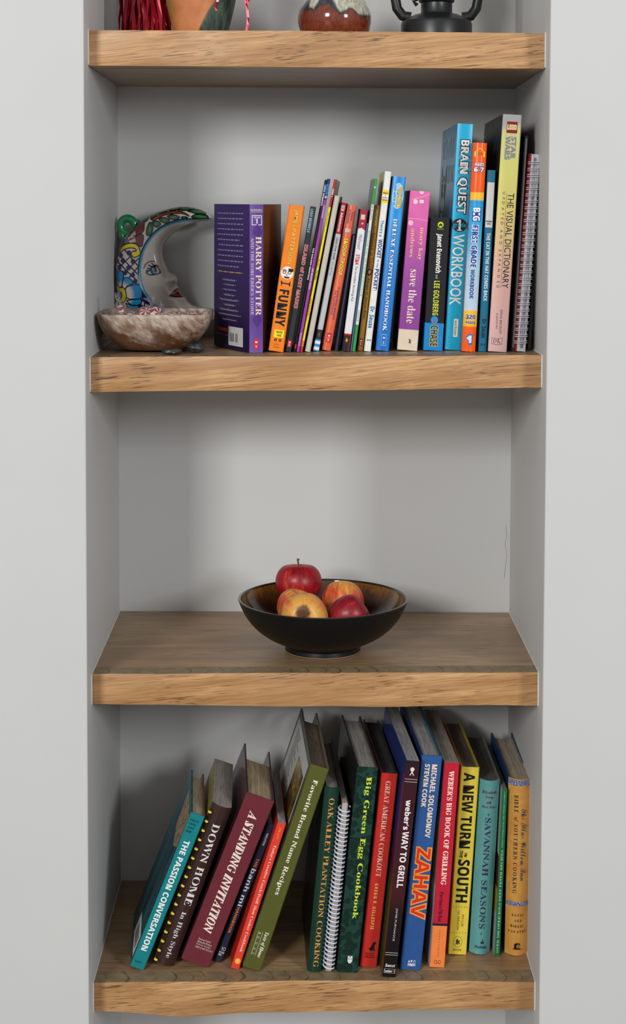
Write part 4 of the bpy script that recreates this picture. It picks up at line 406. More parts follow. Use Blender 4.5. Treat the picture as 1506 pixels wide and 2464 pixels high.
u.D )7(>(h(F(M(`(E)/)7,_)2,o)$,x(`,{(_-9*r-W)f)6)l)/)w)-*@)9*g)_+6*A+_+7,&,:,C-J-a-J-R)z-i)k,t(a,Z(M,?(B,#(>+l(@+Z(G+M(Q+B(a+<(s+L*1+*)W*c)-*B(h)|(P)Z(C
v-1 )9(>)+,9(z,a(j,w(T,}(J,|(I-;*(-W*2-M*;-0*O)w+o+|+D,i,3-U,A-O,W-8,_,p,X,E,D+p,$+7+Q*R*r)h)O(?
w/G )9(=(z,`(j,w(T,}(J,|(I-;*(-W*9-:*G,;*Q*],9-W,R-W,r)t.0,/-j,X-b,i-_,y.O-W._-Q.k-F.t-8.{,n.b+p-s*S,$(?+d(=+I+H)W(?
x-L (J(<&l(X&f(g)6)G)A)P*$*X(f-((f-@+(,)+y-7,5-J,N-U,j-Y+1+N+N)s+Y)N+h)9+{)2,b)m,v)^,*(]+n(K+U(A+;(>*}(B*h(N*W(d*H)%*0)})Y)-)9(^(q(D
y-- &{%/&e%1&R%7&C%A&8%M&1%](h,}(>-$(>-@)q-W*$-N*2-2*u)c+I*c+g+K+p+y+m,,+d,:+D,S+;,c+8,u+V-O,.-U,=-O,I-E,R-8(P%;(8%2
z,h *~&Y(f(T&z(6&t(;++,F(k+f(Q+f(}-J,P-J)C)`)_)R)w)@*d(,*q&{+Z)4+x).,/(w,5(X,2(B,((.+s&v+]&f+B&]'''
GLYPHS['script'] = '''T/> +z+B+[+E+A+N+,+]*w+p*m,,*j,G*o,l*~-7+<-`+`.-,1.Q,h.s-J/2.//B.s/G0u.60Q.90(.D.|.g.P.r.+.u-e.s-D.k+/,a-u-$-m,a-`,C-L,)-7+n,y+[,]+M,>+E +5(E*V(H*&(S)^(e)C(|)3)>).)`)1)y);*4)K*G)a*V)x*`*6*c*u*H*|*;*w)l)z)+*&(|+B(e+d(m,&(x,D)/,`)G,y)f-6*1-M*`.*,1.P,t.}-L/K-r/k.-0#.4/<+8/(*`.g*..B)]-s)6-A(q,d(X+~(J
h.h ..)N-)(V,g(J,J(F,7(I,$(P+r(]+f(n+_)(,f+M*,(M(b(E*/+,)E*A)2*U,-.n-L.{+2*]+t+@,Q+g-(+s-<+q-M+i-]+]-g+K-n+7-p*y,d))-u)c
e-$ *.(E)e(I)D(S))(e(o(|(b):(^)U(a)m(i*)+e+q+z+k,1+a,?+R,G+B,J+/,G*v,>*b,.*N*))X)r(y)u(m*$(f*6(d*R(f+4(y+R)/,7)c,I)N,()0+`(r+:(_*q(P*N(H *3)s+^+E+W+P+M+S
B2# .~(G.k(M.Y(W.N(f.F(v.g(v.o(j.}(f0=,+0M,.1N-o1J.81?.S1-.g/H,1.c*_-o)U,m(q,:(^+](R*{(N*I(R)z(])W(p)=),).)H)))i),*&)6*=)F*P)Z*`)r*i*2*l*q*P*x*D)z)S)t)L)r)A)u)4)})(*C(p+3(l+M(s+g)$+~)7,;)P0l.y0G/(/v/.+M-d++->*q,t*j,O*q,/+++v+N+p-u.:-~.5.(.%.*-h.&-A-x,x-g,U-P,7-6+x,r+c,O+R,,+H+a+E+?+H*~+R*i+c*X+y*N,6*K,R*N,m*X-,*j-G+$-c-/.|-y/7.f/D/O/H01/E0i/;1?/+1a.u2I.G2X.22c-u2f-Z2a-=2P,|27,`1n,E1?,/0b+w1?+X1a+/1l*T
l-, +n)N*[(P*A(H*$(E)j(G)U(N)E(Y)7(h)0(z)-)3)1)R)?)y)h*k);*A)%*Q,+.n-K.{*@(n+Z)d
u/# .F)N,v(I,D(I,.(O+w(Z+j(h+c(y+e)N+J)1+/(s*n(a*Q(R*5(J)v(G)a(I)M(O)>(Z)2(h)+(y)l*p)9*A)(*U*;+j+s+s*G))*I(|*N(w*W(u*k(}+-);,s+j.O+s-$(m-;(v-_)6.3)c
W2h +0(F*{(H*r(M*o(V*v(f.C.:.<.d.&.|-^/)*a-:*B,i*0,?**+u*2+Q,p.H,z.E-:,m-0,G,{,$,f+a,K+E,.+/+h*y+D*o*{*l*Y*o*>*x*)++)t+?)k+W)h+u,d/4-</C-n/H.C/C.m/4/4.v/N.T/^.//c-_/Z-&/B,H.v+i.?+*-X*D,g)[.;*f/q,72/.k2V/60|)z4P-|4`.%4r-x4?-N3f,w3/,;2S+R1{*d0y))0U(Z0<(L0-(P/z(Z/m(m/b)*/[)F/Y)f/f*W0/+U0k,`
i,< +P,N+B,O+5,S++,Z*~,c*z,n*x,{*z-/+$-<+0-G+=-P+L-U+^-W+k-V+v-R,%-K,.-B,2-8,4-,,2,x,,,k+},_+o,U+a,P +`)N)r(E)G(M).(d)%)/)p*u);*A)&*U*8+j+k+s+L)c
o-I ){(E)[(H)A(R)+(b(u(w(j)5(g)R(j)k(q*(+V+s+u+p,3+i,H+[,V+I,`+2,c*r+x)F,e)o,x)X+E(u*v(Z*K(J *6(f*E(i*j(~+C)^+h*6+}*e,)+4,%+E+y+O+l+R+_+N*((q*-(i
w0s *<(F)[(O)8(k),)=).)R)H*S)5*g*S+k,/+s*C({*E(q*J(k-)+k.g+s-9)<.z)H/Z+p/k+s/{+q0.+k/U)V0I*)0])p06)R/k)@/<):.B(Y.%(N-A(F,Y(Q,1(t /7)[/w+(/p+.
I/L *v(E*F(I)w(S)T(g)9(~)))>)#)^)&)w)1*3)A*G)V*W)o*a*/*d*R*]*`*T*n)t*f)g)x)K)p)D)m):)p).)y(}*j(a+4(f+W(s+z)0,>)P,Y)y,r*P,J*Z,)*l+j+(+U+D+I+d+E,++I,L+V,n+l-4,--T,O-s,x.4-J.O-}.f.W.z/O/50J/C1_/B1b/<1^/51&/*0i.v0Q.^.h*w/<+2/_+T06,m0<,f0>,Y0:,*0,+[/q+9/Q*x/**d.U*V.?*/.$)g-a)F-<)+,q(p,H(]+w(O+J(H -$*l-O+k-{,`.M-H.~.(/W.X06/#/P.q.p.].:.@-e-y-:-Q,q-$,T,R,D,(,>+],E+7,[*y
n.r (J(D)>*A)+*U*B+b*[+m*t+q+0+i+=+R+<*]+~+@,[+g-1+s-E+q-V+i-f+]-p+K-w+7-~)c.8)N,A(H,/(P+|(]+p(n+i)(,j+J,I+4*,(L'''
GLYPHS['mono'] = '''I/0 )u(L)a(P)T(])P(p)V),+D)7+D.-)V.i-c.t-w.p.(.d.,.P,7.-,7)7.%),
F/0 )B(L)/(P)#(])z)7)z.-)G.-)1.1)#.=({.P)#.d)/.p)B.t.0.t.C.p.N.c.R.L.R-(.N,p.C,e-h.-*m.-*m,<,9,<,X-+,j-&,t,u,w,_,9+[*m+[*m)7+{)7,6)3,C)(,G(p,C(],8(P,$(L
U/0 +l(=+0(D*W(W*,(z)g)M)R*.)L*w)L.-(r.i+3.h*A.-*A+&*E*J*O)x*b)U*{)<+C).+p)),B).,e)<-#)U-4)x-?*J-B+&-B.-,I.:,H.h.F.t.Y.p.f.d.j.P.1.-.1*w-t)L--(W
N/0 *@-_*@)7+N(X)>(L)+(P(z(](v(p)U)7)U.-(g.9(`.C(`.^(f.h(o.n-F)n-F.-,k.-,N.1,>.=,8.P,>.h.E.t.X.p.e.d.i.P.0.-
Y/0 ){),+B)7+B+$)S.-(y.i*R.-+o+h-5.-.[.h.&.-,5*y,5)7-W),
1/0 *?(L*)(P)w(])s(p)y)++R)7+R.R*..=)~.H)z.Y)~.i*-.t*?.|,</G,C/=,E)7-w)+-}(p-y(]-l(P-U(L'''
_AL = "#$%&()*+,-./0123456789:;<=>?@ABCDEFGHIJKLMNOPQRSTUVWXYZ[]^_`abcdefghijklmnopqrstuvwxyz{|}~"
def _dec(a): return _AL.index(a[0])*len(_AL) + _AL.index(a[1]) - 400
# face: outlines, weight change, slant
FONTS = {'serifb': ('serifb', 0, 0), 'serif': ('serifb', -0.007, 0), 'ital': ('itb', -0.007, 0), 'itb': ('itb', 0, 0), 'script': ('script', -0.006, 0),
         'sansb': ('sansb', 0, 0), 'heavy': ('sansb', 0.016, 0), 'mono': ('mono', 0, 0), 'monob': ('mono', 0.016, 0), 'sans': ('sans', 0, 0), 'sani': ('sans', 0, 0.2)}
TXT = {}; ATLAS = {}
SANS = "ABCDEFGHIJKLMNOPQRSTUVWXYZabcdefghijklmnopqrstuvwxyz0123456789&'.,!-/:\u00e9\u00ae\u2122"
def atlas(base, off):
    """filled outline and advance of every character of one face"""
    if (base, off) in ATLAS: return ATLAS[(base, off)]
    res = {}; P = 3.0
    if base == 'sans':
        cu = bpy.data.curves.new('t', 'FONT'); cu.body = '\n'.join(['    |'] + [c + '    |' for c in SANS]); cu.size = 1; cu.space_line = P; chars = list(SANS)
    else:
        cu = bpy.data.curves.new('t', 'CURVE'); cu.dimensions = '2D'; chars = []; advs = []
        for r, line in enumerate(GLYPHS[base].split('\n'), 1):
            ch, w = line[0], line[1:].split(' '); chars.append(ch); advs.append(_dec(w[0])/1000)
            for c in w[1:]:
                pts = [(_dec(c[k:k+2])/1000, _dec(c[k+2:k+4])/1000) for k in range(0, len(c), 4)]
                sp = cu.splines.new('POLY'); sp.points.add(len(pts) - 1); sp.use_cyclic_u = True
                for q, (x, y) in zip(sp.points, pts): q.co = (x, y - P*r, 0, 1)
    cu.resolution_u = 2; cu.offset = off; cu.fill_mode = 'FRONT'
    ob = bpy.data.objects.new('t', cu); me = bpy.data.meshes.new_from_object(ob)
    v = np.empty(len(me.vertices)*3, np.float32); me.vertices.foreach_get('co', v); v = v.reshape(-1, 3)[:, :2].astype(float)
    row = np.rint((0.35 - v[:, 1]) / P).astype(int)
    byrow = {}
    for p in me.polygons: byrow.setdefault(int(row[p.vertices[0]]), []).append(tuple(p.vertices))
    if base == 'sans': b0 = v[row == 0, 0].min()
    for r, ch in enumerate(chars, 1):
        idx = np.where(row == r)[0]
        if base == 'sans':
            x = v[idx, 0]; bar = x > x.max() - 0.35; adv = x[bar].min() - b0; idx = idx[~bar]
        else: adv = advs[r - 1]
        mp = {int(i): k for k, i in enumerate(idx)}; vv = v[idx].copy()
        if len(vv): vv[:, 1] += P*r
        res[ch] = (vv, [tuple(mp[i] for i in p) for p in byrow.get(r, []) if all(i in mp for i in p)], adv)
    bpy.data.objects.remove(ob); bpy.data.curves.remove(cu); bpy.data.meshes.remove(me)
    ATLAS[(base, off)] = res; return res
def glyphs(body, font, extra=0.0, space=1.0):
    key = (body, font, extra, space)
    if key in TXT: return TXT[key]
    base, off, slant = FONTS[font]
    V = []; Fc = []; x = 0.0; k = 0
    for ch in body:
        if ch == ' ': x += 0.28*space; continue
        A = atlas(base, off + extra)
        if ch not in A: A = atlas('sans', extra)
        vv, ff, adv = A[ch]
        V.append(np.column_stack((vv[:, 0] + slant*vv[:, 1] + x, vv[:, 1]))); Fc += [tuple(i + k for i in p) for p in ff]; k += len(vv); x += adv*space
    TXT[key] = (np.concatenate(V), Fc); return TXT[key]
class Surf:
    def __init__(s, fn, lift=0.0): s.fn = fn; s.lift = lift
    def p(s, a, b, lvl): return s.fn(a, b, 0.00012 + 0.0001*lvl + s.lift)
def lettering(parent, surf, body, s0, s1, t0, t1, color, font='sans', mode='down', outline=None, level=2, name='title_lettering', space=1.0):
    v, f = glyphs(body, font, 0.0, space)
    lo, hi = v.min(0), v.max(0); ext = np.maximum(hi - lo, 1e-6)
    def place(vv, lvl):
        n = (vv - lo) / ext; out = []
        for x, y in n:
            if mode == 'down': a, b = t0 + y*(t1-t0), s0 + x*(s1-s0)
            elif mode == 'up': a, b = t1 - y*(t1-t0), s1 - x*(s1-s0)
            else: a, b = t0 + x*(t1-t0), s1 - y*(s1-s0)
            out.append(surf.p(a, b, lvl))
        return out
    mb = MB(); mats = [ink(color)]
    if outline:
        oc, amt = outline; ov, of = glyphs(body, font, amt, space); mats.append(ink(oc))
        mb.v += place(ov, level - 1); mb.f += of; mb.m += [1]*len(of)
    k = len(mb.v); mb.v += place(v, level); mb.f += [tuple(i + k for i in q) for q in f]; mb.m += [0]*len(f)
    return mb.build(name, mats, parent)
def patch(parent, surf, name, s0, s1, t0, t1, color, level=0, shape='rect', pts=None, mt=None, hole=0):
    """printed shape on a surface: rect, disc, ring, or polygon in unit coordinates (x across, y down)"""
    mb = MB(); A = lambda x: t0 + x*(t1-t0); B = lambda y: s0 + y*(s1-s0)
    if shape == 'rect':
        mb.quad_grid([[surf.p(A(i/8), B(j), level) for i in range(9)] for j in (0, 1)])
    elif shape in ('disc', 'ring'):
        n = 32; rim = [(0.5 + 0.5*math.cos(2*math.pi*i/n), 0.5 + 0.5*math.sin(2*math.pi*i/n)) for i in range(n)]
        rows = [[surf.p(A(.5 + (x-.5)*k), B(.5 + (y-.5)*k), level) for x, y in rim] for k in ((1.0, hole) if shape == 'ring' else (1.0, 0.5, 0.02))]
        mb.quad_grid(rows, wrap=True)
    elif shape == 'frame':
        h = hole
        o = [(0,0),(1,0),(1,1),(0,1)]; n_ = [(h,h),(1-h,h),(1-h,1-h),(h,1-h)]
        mb.quad_grid([[surf.p(A(x), B(y), level) for x, y in o], [surf.p(A(x), B(y), level) for x, y in n_]], wrap=True)
    else: mb.face([surf.p(A(x), B(y), level) for x, y in pts])
    return mb.build(name, mt or ink(color), parent)

# ------------------------------------------------------------------ the alcove
def slab(name, x0, x1, y0, y1, z0, z1, bev=None):
    mb = MB()
    if bev is None: mb.box(x0, x1, y0, y1, z0, z1)
    else:                       # rounded front corner on the alcove side
        r = 0.0025; s = 1 if bev == 'R' else -1; xe = x1 if bev == 'R' else x0; xo = x0 if bev == 'R' else x1
        prof = [(xo, y1), (xo, y0)] + [(xe - s*r + s*r*math.sin(a), y0 + r - r*math.cos(a)) for a in [k*math.pi/12 for k in range(7)]] + [(xe, y1)]
        mb.quad_grid([[(x, y, z) for x, y in prof] for z in (z0, z1)], wrap=True)
        mb.face([(x, y, z1) for x, y in prof]); mb.face([(x, y, z0) for x, y in prof][::-1])
    o = mb.build(name, WALL, smooth=0.6); o['kind'] = 'structure'; return o
ZLO, ZHI = -1.42, 1.25
WB = slab('wall_back', 0.0, W, D + 0.0008, D + 0.08, ZLO, ZHI)
slab('wall_left', -1.5, 0.0, -REC, D + 0.08, ZLO, ZHI, 'R')
slab('wall_right', W, W + 1.5, -REC, D + 0.08, ZLO, ZHI, 'L')
fl = NT('floor_boards'); _v = fl.coord(scale=(1, .15, 1)); fl.to(fl.mix(fl.noise(_v, 30, 4), lin((92, 78, 64)), lin((112, 98, 82))), 'Base Color'); fl.to(.5, 'Roughness')
mb = MB(); mb.box(-4, 4.6, -6.5, -REC - 0.0005, ZLO - .05, ZLO); o = mb.build('floor', fl.mt); o['kind'] = 'structure'  # unseen room floor, added to block ambient light from below
mb = MB()   # hairline crack in the paint of the back wall
cr = [at_y(u, v, D + 0.0006) for u, v in ((1217, 1262), (1219, 1290), (1215, 1310), (1220, 1335), (1216, 1362), (1213, 1392))]
mb.tube(cr, 0.00025, 4); mb.build('paint_crack', plain((120, 118, 112), 0.8), WB)

# shelf: top and bottom heights, corner offsets (front-left, front-right, back-left, back-right) in mm
SH = {1: (0.3461, 0.2980, (1.1, -1.1, 0, 0), (2.8, 1.0, -1.5, -3.4)),
      2: (-0.0810, -0.1261, (-2.1, 2.1, -1, 1), (-3.6, 3.6, 0, 0)),
      3: (-0.5071, -0.5518, (-3.1, 2.0, 1.1, 0.4), (0.3, -0.3, 0, 0)),
      4: (-0.9312, -0.9738, (-3.1, 0.0, 1.0, 0.8), (-2.0, 2.0, 0, 0))}
def bil(c, x, y):
    a, b = x / W, y / D; return 0.001 * ((c[0]*(1-a) + c[1]*a)*(1-b) + (c[2]*(1-a) + c[3]*a)*b)
def ztop(i, x, y): return SH[i][0] + bil(SH[i][2], x, y)
def on_shelf(u, v, i):
    z = SH[i][0]
    for _ in range(12):
        r = ray(u, v); p = CAM + r * ((z - CAM[2]) / r[2]); z = ztop(i, min(max(p[0], 0), W), min(max(p[1], 0), D))
    return Vector(p)
def wob(i, x):   # live lower edge of the front strip
    k = {1: 0.0004*math.sin(9*x+1), 2: 0.0006*math.sin(14*x), 3: -0.0018*math.exp(-((x-.40)/.055)**2) + 0.0008*math.sin(11*x+2),
         4: -0.0068*math.exp(-((x-.118)/.06)**2) - 0.0016*math.exp(-((x-.2)/.08)**2) + 0.0006*math.sin(15*x)}[i]
    return k
def wobt(i, x): return {1: 0.0012*math.sin(math.pi*x/W), 2: 0.0004*math.sin(12*x), 3: 0.0008*math.sin(9*x), 4: 0.0012*math.sin(8*x-.6)}[i]
SHELF_LABEL = {1: 'topmost thick oak shelf holding the vase and lantern', 2: 'oak shelf carrying the moon ornament and upright childrens books',
               3: 'oak shelf carrying only the black bowl of apples', 4: 'lowest oak shelf with wavy lower edge under the cookbooks'}
for i in SH:
    t, b, ct, cb = SH[i]; g = 0.0012; FS = 0.034
    root = empty('oak_shelf', Matrix.Translation((0, 0, 0)), SHELF_LABEL[i], 'shelf', 'oak shelves of the alcove')
    front = oak('oak_front', i, (208, 162, 110), (160, 115, 70), (82, 50, 30), 0.10)
    top = oak('oak_top', i + 7, (184, 150, 110), (142, 111, 79), (98, 74, 52), 0.0)
    N, K = 72, 8; rng = random.Random(i)
    ph = [rng.uniform(0, 6) for _ in range(8)]
    def yo(x, k):     # uneven planed front face
        return 0.0012*math.sin(13*x + ph[0] + k) + 0.0008*math.sin(31*x + ph[1] - 2*k) + 0.0005*math.sin(57*x + ph[2] + 3*k)
    mb = MB(); rows = []
    xs = [g + (W - 2*g)*j/N for j in range(N+1)]
    bott = lambda x, y: b + bil(cb, x, y) + wob(i, x)
    topf = lambda x, y: ztop(i, x, y) + wobt(i, x)*(1 if i != 1 else 0.6) * max(0, 1 - y/FS)
    rows.append([(x, FS, bott(x, FS)) for x in xs]); 
    for k in range(K+1):
        w_ = k/K; e = 0.0012*(abs(2*w_-1)**6)
        rows.append([(x, yo(x, w_) + e, bott(x, 0)*(1-w_) + topf(x, 0)*w_) for x in xs])
    rows.append([(x, FS, topf(x, FS)) for x in xs])
    mb.quad_grid(rows[:-1]); mb.quad_grid(rows[-2:], mi=1)
    for side in (0, -1): mb.face([r[side] for r in rows][::(1 if side else -1)])
    mb.quad_grid([rows[-1], rows[0]])
    strip = mb.build('front_strip', [front, endgrain(i)], root, smooth=0.7)
    # board behind the strip
    mb = MB(); xb = [g + (W - 2*g)*j/12 for j in range(13)]
    P = [[(x, y, ztop(i, x, y)) for x in xb] for y in (FS + 0.0006, FS + .1, FS + .2, D - g)]
    Q = [[(x, y, b + bil(cb, x, y)) for x in xb] for y in (FS + 0.0006, FS + .1, FS + .2, D - g)]
    mb.quad_grid(P); mb.quad_grid([r[::-1] for r in Q]); mb.quad_grid([Q[0], P[0]]); mb.quad_grid([P[-1], Q[-1]])
    for j in (0, -1):
        mb.quad_grid([[p[j] for p in P], [q[j] for q in Q]])
    mb.build('board', top, root)
    # paint-caulk beads along the ends
    for sx, x in ((-1, 0.0006), (1, W - 0.0006)):
        mb = MB(); zt = ztop(i, max(0, x), 0)
        path = [(x, D - .004, ztop(i, x, D) + .0006), (x, .15, ztop(i, x, .15) + .0006), (x, 0.001, zt + .0004)]
        mb.tube(path, 0.0009, 6)
        mb.tube([(x, -0.0008, zt), (x + sx*.0003, -0.0012, (zt + b)/2), (x, -0.0008, b + bil(cb, x, 0) + .001)], [0.0011, 0.0016, 0.0011], 6)
        mb.build('caulk_bead', plain((216, 218, 218), 0.6), root, smooth=True)

# ------------------------------------------------------------------ books
def pose(TL, TR, BL, BR, shelf, yaw=0.0, y=None):
    o = on_shelf(BR[0], BR[1], shelf)
    if y is not None:
        o = at_y(BR[0], BR[1], y); o.z = ztop(shelf, o.x, y)
    yy = o.y; o.z += 0.0004
    q = [at_y(p[0], p[1], yy) for p in (TL, TR, BL, BR)]
    ax = (q[0] + q[1])/2 - (q[2] + q[3])/2; ax.y = 0; H = ax.length; Z = ax.normalized(); X = Vector((Z.z, 0, -Z.x)); Y = Vector((0, 1, 0))
    T = ((q[1]-q[0]).dot(X) + (q[3]-q[2]).dot(X))/2
    M = Matrix((( X.x, Y.x, Z.x, o.x), (X.y, Y.y, Z.y, yy), (X.z, Y.z, Z.z, o.z), (0, 0, 0, 1)))
    sl = (ztop(shelf, o.x, min(yy + .15, D)) - ztop(shelf, o.x, max(yy, 0))) / .15
    return M @ Matrix.Rotation(math.radians(yaw), 4, 'Z') @ Matrix.Rotation(math.atan(sl), 4, 'X'), H, T
BOOKS = {}
def book(key, name, label, px, shelf, depth, style='paper', spine=((0, (200, 200, 200)),), left=None, right=None, interp='CONSTANT',
         pages=(212, 203, 187), rough=0.32, yaw=0.0, bump=0.0, y=None, group=None, thin=1.0, bulge=None, pd=1.0):
    M, H, T = pose(*px, shelf, yaw, y); T *= thin
    root = empty(name, M, label, 'book', group)
    hard = style in ('hard', 'round'); tc = 0.0024 if hard else 0.0005
    tc = min(tc, T*0.22)
    sp0 = 0.0012 if hard else min(0.0009, T*0.3)
    b = bulge if bulge is not None else (T*0.16 if style == 'round' else (0.0 if style != 'soft' else T*0.12))
    yb = lambda t: b*(2*t - 1)**2
    # profile: (outer, inner) points from the back of the left board round the spine to the back of the right board
    prof = [((-T, depth), (-T + tc, depth), 1), ((-T, depth*.5), (-T + tc, depth*.5), 1), ((-T, b + sp0), (-T + tc, b + sp0 + tc), 1)]
    n = 14
    for k in range(n + 1):
        t = k/n; x = -T + sp0 + t*(T - 2*sp0); xi = -T + tc + t*(T - 2*tc); e = 0.0
        prof.append(((x, yb(t)), (xi, yb(t) + tc*0.7), 0))
    prof += [((0, b + sp0), (-tc, b + sp0 + tc), 0), ((0, depth*.5), (-tc, depth*.5), 2), ((0, depth), (-tc, depth), 2)]
    mb = MB()
    for (o1, i1, m1), (o2, i2, m2) in zip(prof[:-1], prof[1:]):
        mi = m2 if m2 == m1 else (0 if 0 in (m1, m2) and not (m1 == 0 and m2 == 2) else 2)
        a0, a1, a2, a3 = (o1[0], o1[1], 0), (o2[0], o2[1], 0), (o2[0], o2[1], H), (o1[0], o1[1], H)
        c0, c1, c2, c3 = (i1[0], i1[1], 0), (i2[0], i2[1], 0), (i2[0], i2[1], H), (i1[0], i1[1], H)
        mb.face((a0, a1, a2, a3), mi); mb.face((c1, c0, c3, c2), mi); mb.face((a3, a2, c2, c3), mi); mb.face((a1, a0, c0, c1), mi)
    for (o1, i1, m1) in (prof[0], prof[-1]):
        mb.face(((o1[0], o1[1], 0), (o1[0], o1[1], H), (i1[0], i1[1], H), (i1[0], i1[1], 0)), m1)
    L = left if left is not None else [(0, spine[0][1])]; Rr = right if right is not None else [(0, spine[0][1])]
    wrap = lambda q: q if isinstance(q, bpy.types.Material) else cover_mat(q if isinstance(q, (list, tuple)) and isinstance(q[0], tuple) and len(q[0]) == 2 else [(0, q)], H, rough, interp, bump)
    mats = [wrap(spine), wrap(L), wrap(Rr)]
    mb.build('cover', mats, root, smooth=0.5, weld=True)
    ins = 0.0032 if hard else 0.0001; e = 0.00006
    mb = MB(); x0, x1 = -T + tc + e, -tc - e
    ys = b + sp0 + tc + (0.0006 if hard else 0.0)
    ye = depth*pd - (0.004 if hard else 0.0002)
    rows = []; NX = 10
    for k in range(NX + 1):
        t = k/NX; x = x0 + (x1-x0)*t
        yf = (yb(t) + tc*0.7 + 0.0007) if not hard else (yb(t)*0.9 + tc + 0.0012)
        cv = 0.006*(1 - (2*t-1)**2) if style == 'round' else 0.0
        rows.append([(x, yf, ins), (x, ye - cv, ins), (x, ye - cv, H - ins), (x, yf, H - ins)])
    mb.quad_grid(rows, wrap=True); mb.face(rows[0][::-1]); mb.face(rows[-1])
    mb.build('pages', page_mat(pages), root)
    sf = Surf(lambda a, bb, l: (-T + a*T, b*(2*a-1)**2 - l, H*(1-bb)), 0.0004 if b > 0.001 else 0.0)
    lf = Surf(lambda a, bb, l: (-T - l, depth*(1-a), H*(1-bb)))   # left cover: a=0 fore-edge, a=1 spine
    rf = Surf(lambda a, bb, l: (l, depth*a, H*(1-bb)))
    BOOKS[key] = (root, sf, lf, H, T, rf, depth)
    return root, sf, lf, H, T
def T_(key, *a, **k): return lettering(BOOKS[key][0], BOOKS[key][1], *a, **k)
def P_(key, *a, **k): return patch(BOOKS[key][0], BOOKS[key][1], *a, **k)
def scholastic(key, s0, s1, t0, t1, c=(206, 28, 44)):
    P_(key, 'publisher_mark', s0, s1, t0, t1, c, 0)
    dt, ds = t1 - t0, s1 - s0
    P_(key, 'publisher_mark', s0 + ds*.16, s0 + ds*.36, t0 + dt*.25, t0 + dt*.75, (240, 236, 236), 1, 'poly', [(0,.2),(.5,.45),(1,.2),(1,.9),(.5,1),(0,.9)])
    P_(key, 'publisher_mark', s0 + ds*.48, s0 + ds*.51, t0 + dt*.2, t0 + dt*.8, (240, 236, 236), 1)
    T_(key, 'S', s0 + ds*.6, s0 + ds*.86, t0 + dt*.32, t0 + dt*.68, (240, 236, 236), 'serifb', 'h', name='publisher_mark', level=1)
# ------------------------------------------------------------------ upright books on the second shelf
G2 = 'upright childrens books on the second shelf'
WH = (238, 236, 232); BK = (18, 18, 20)
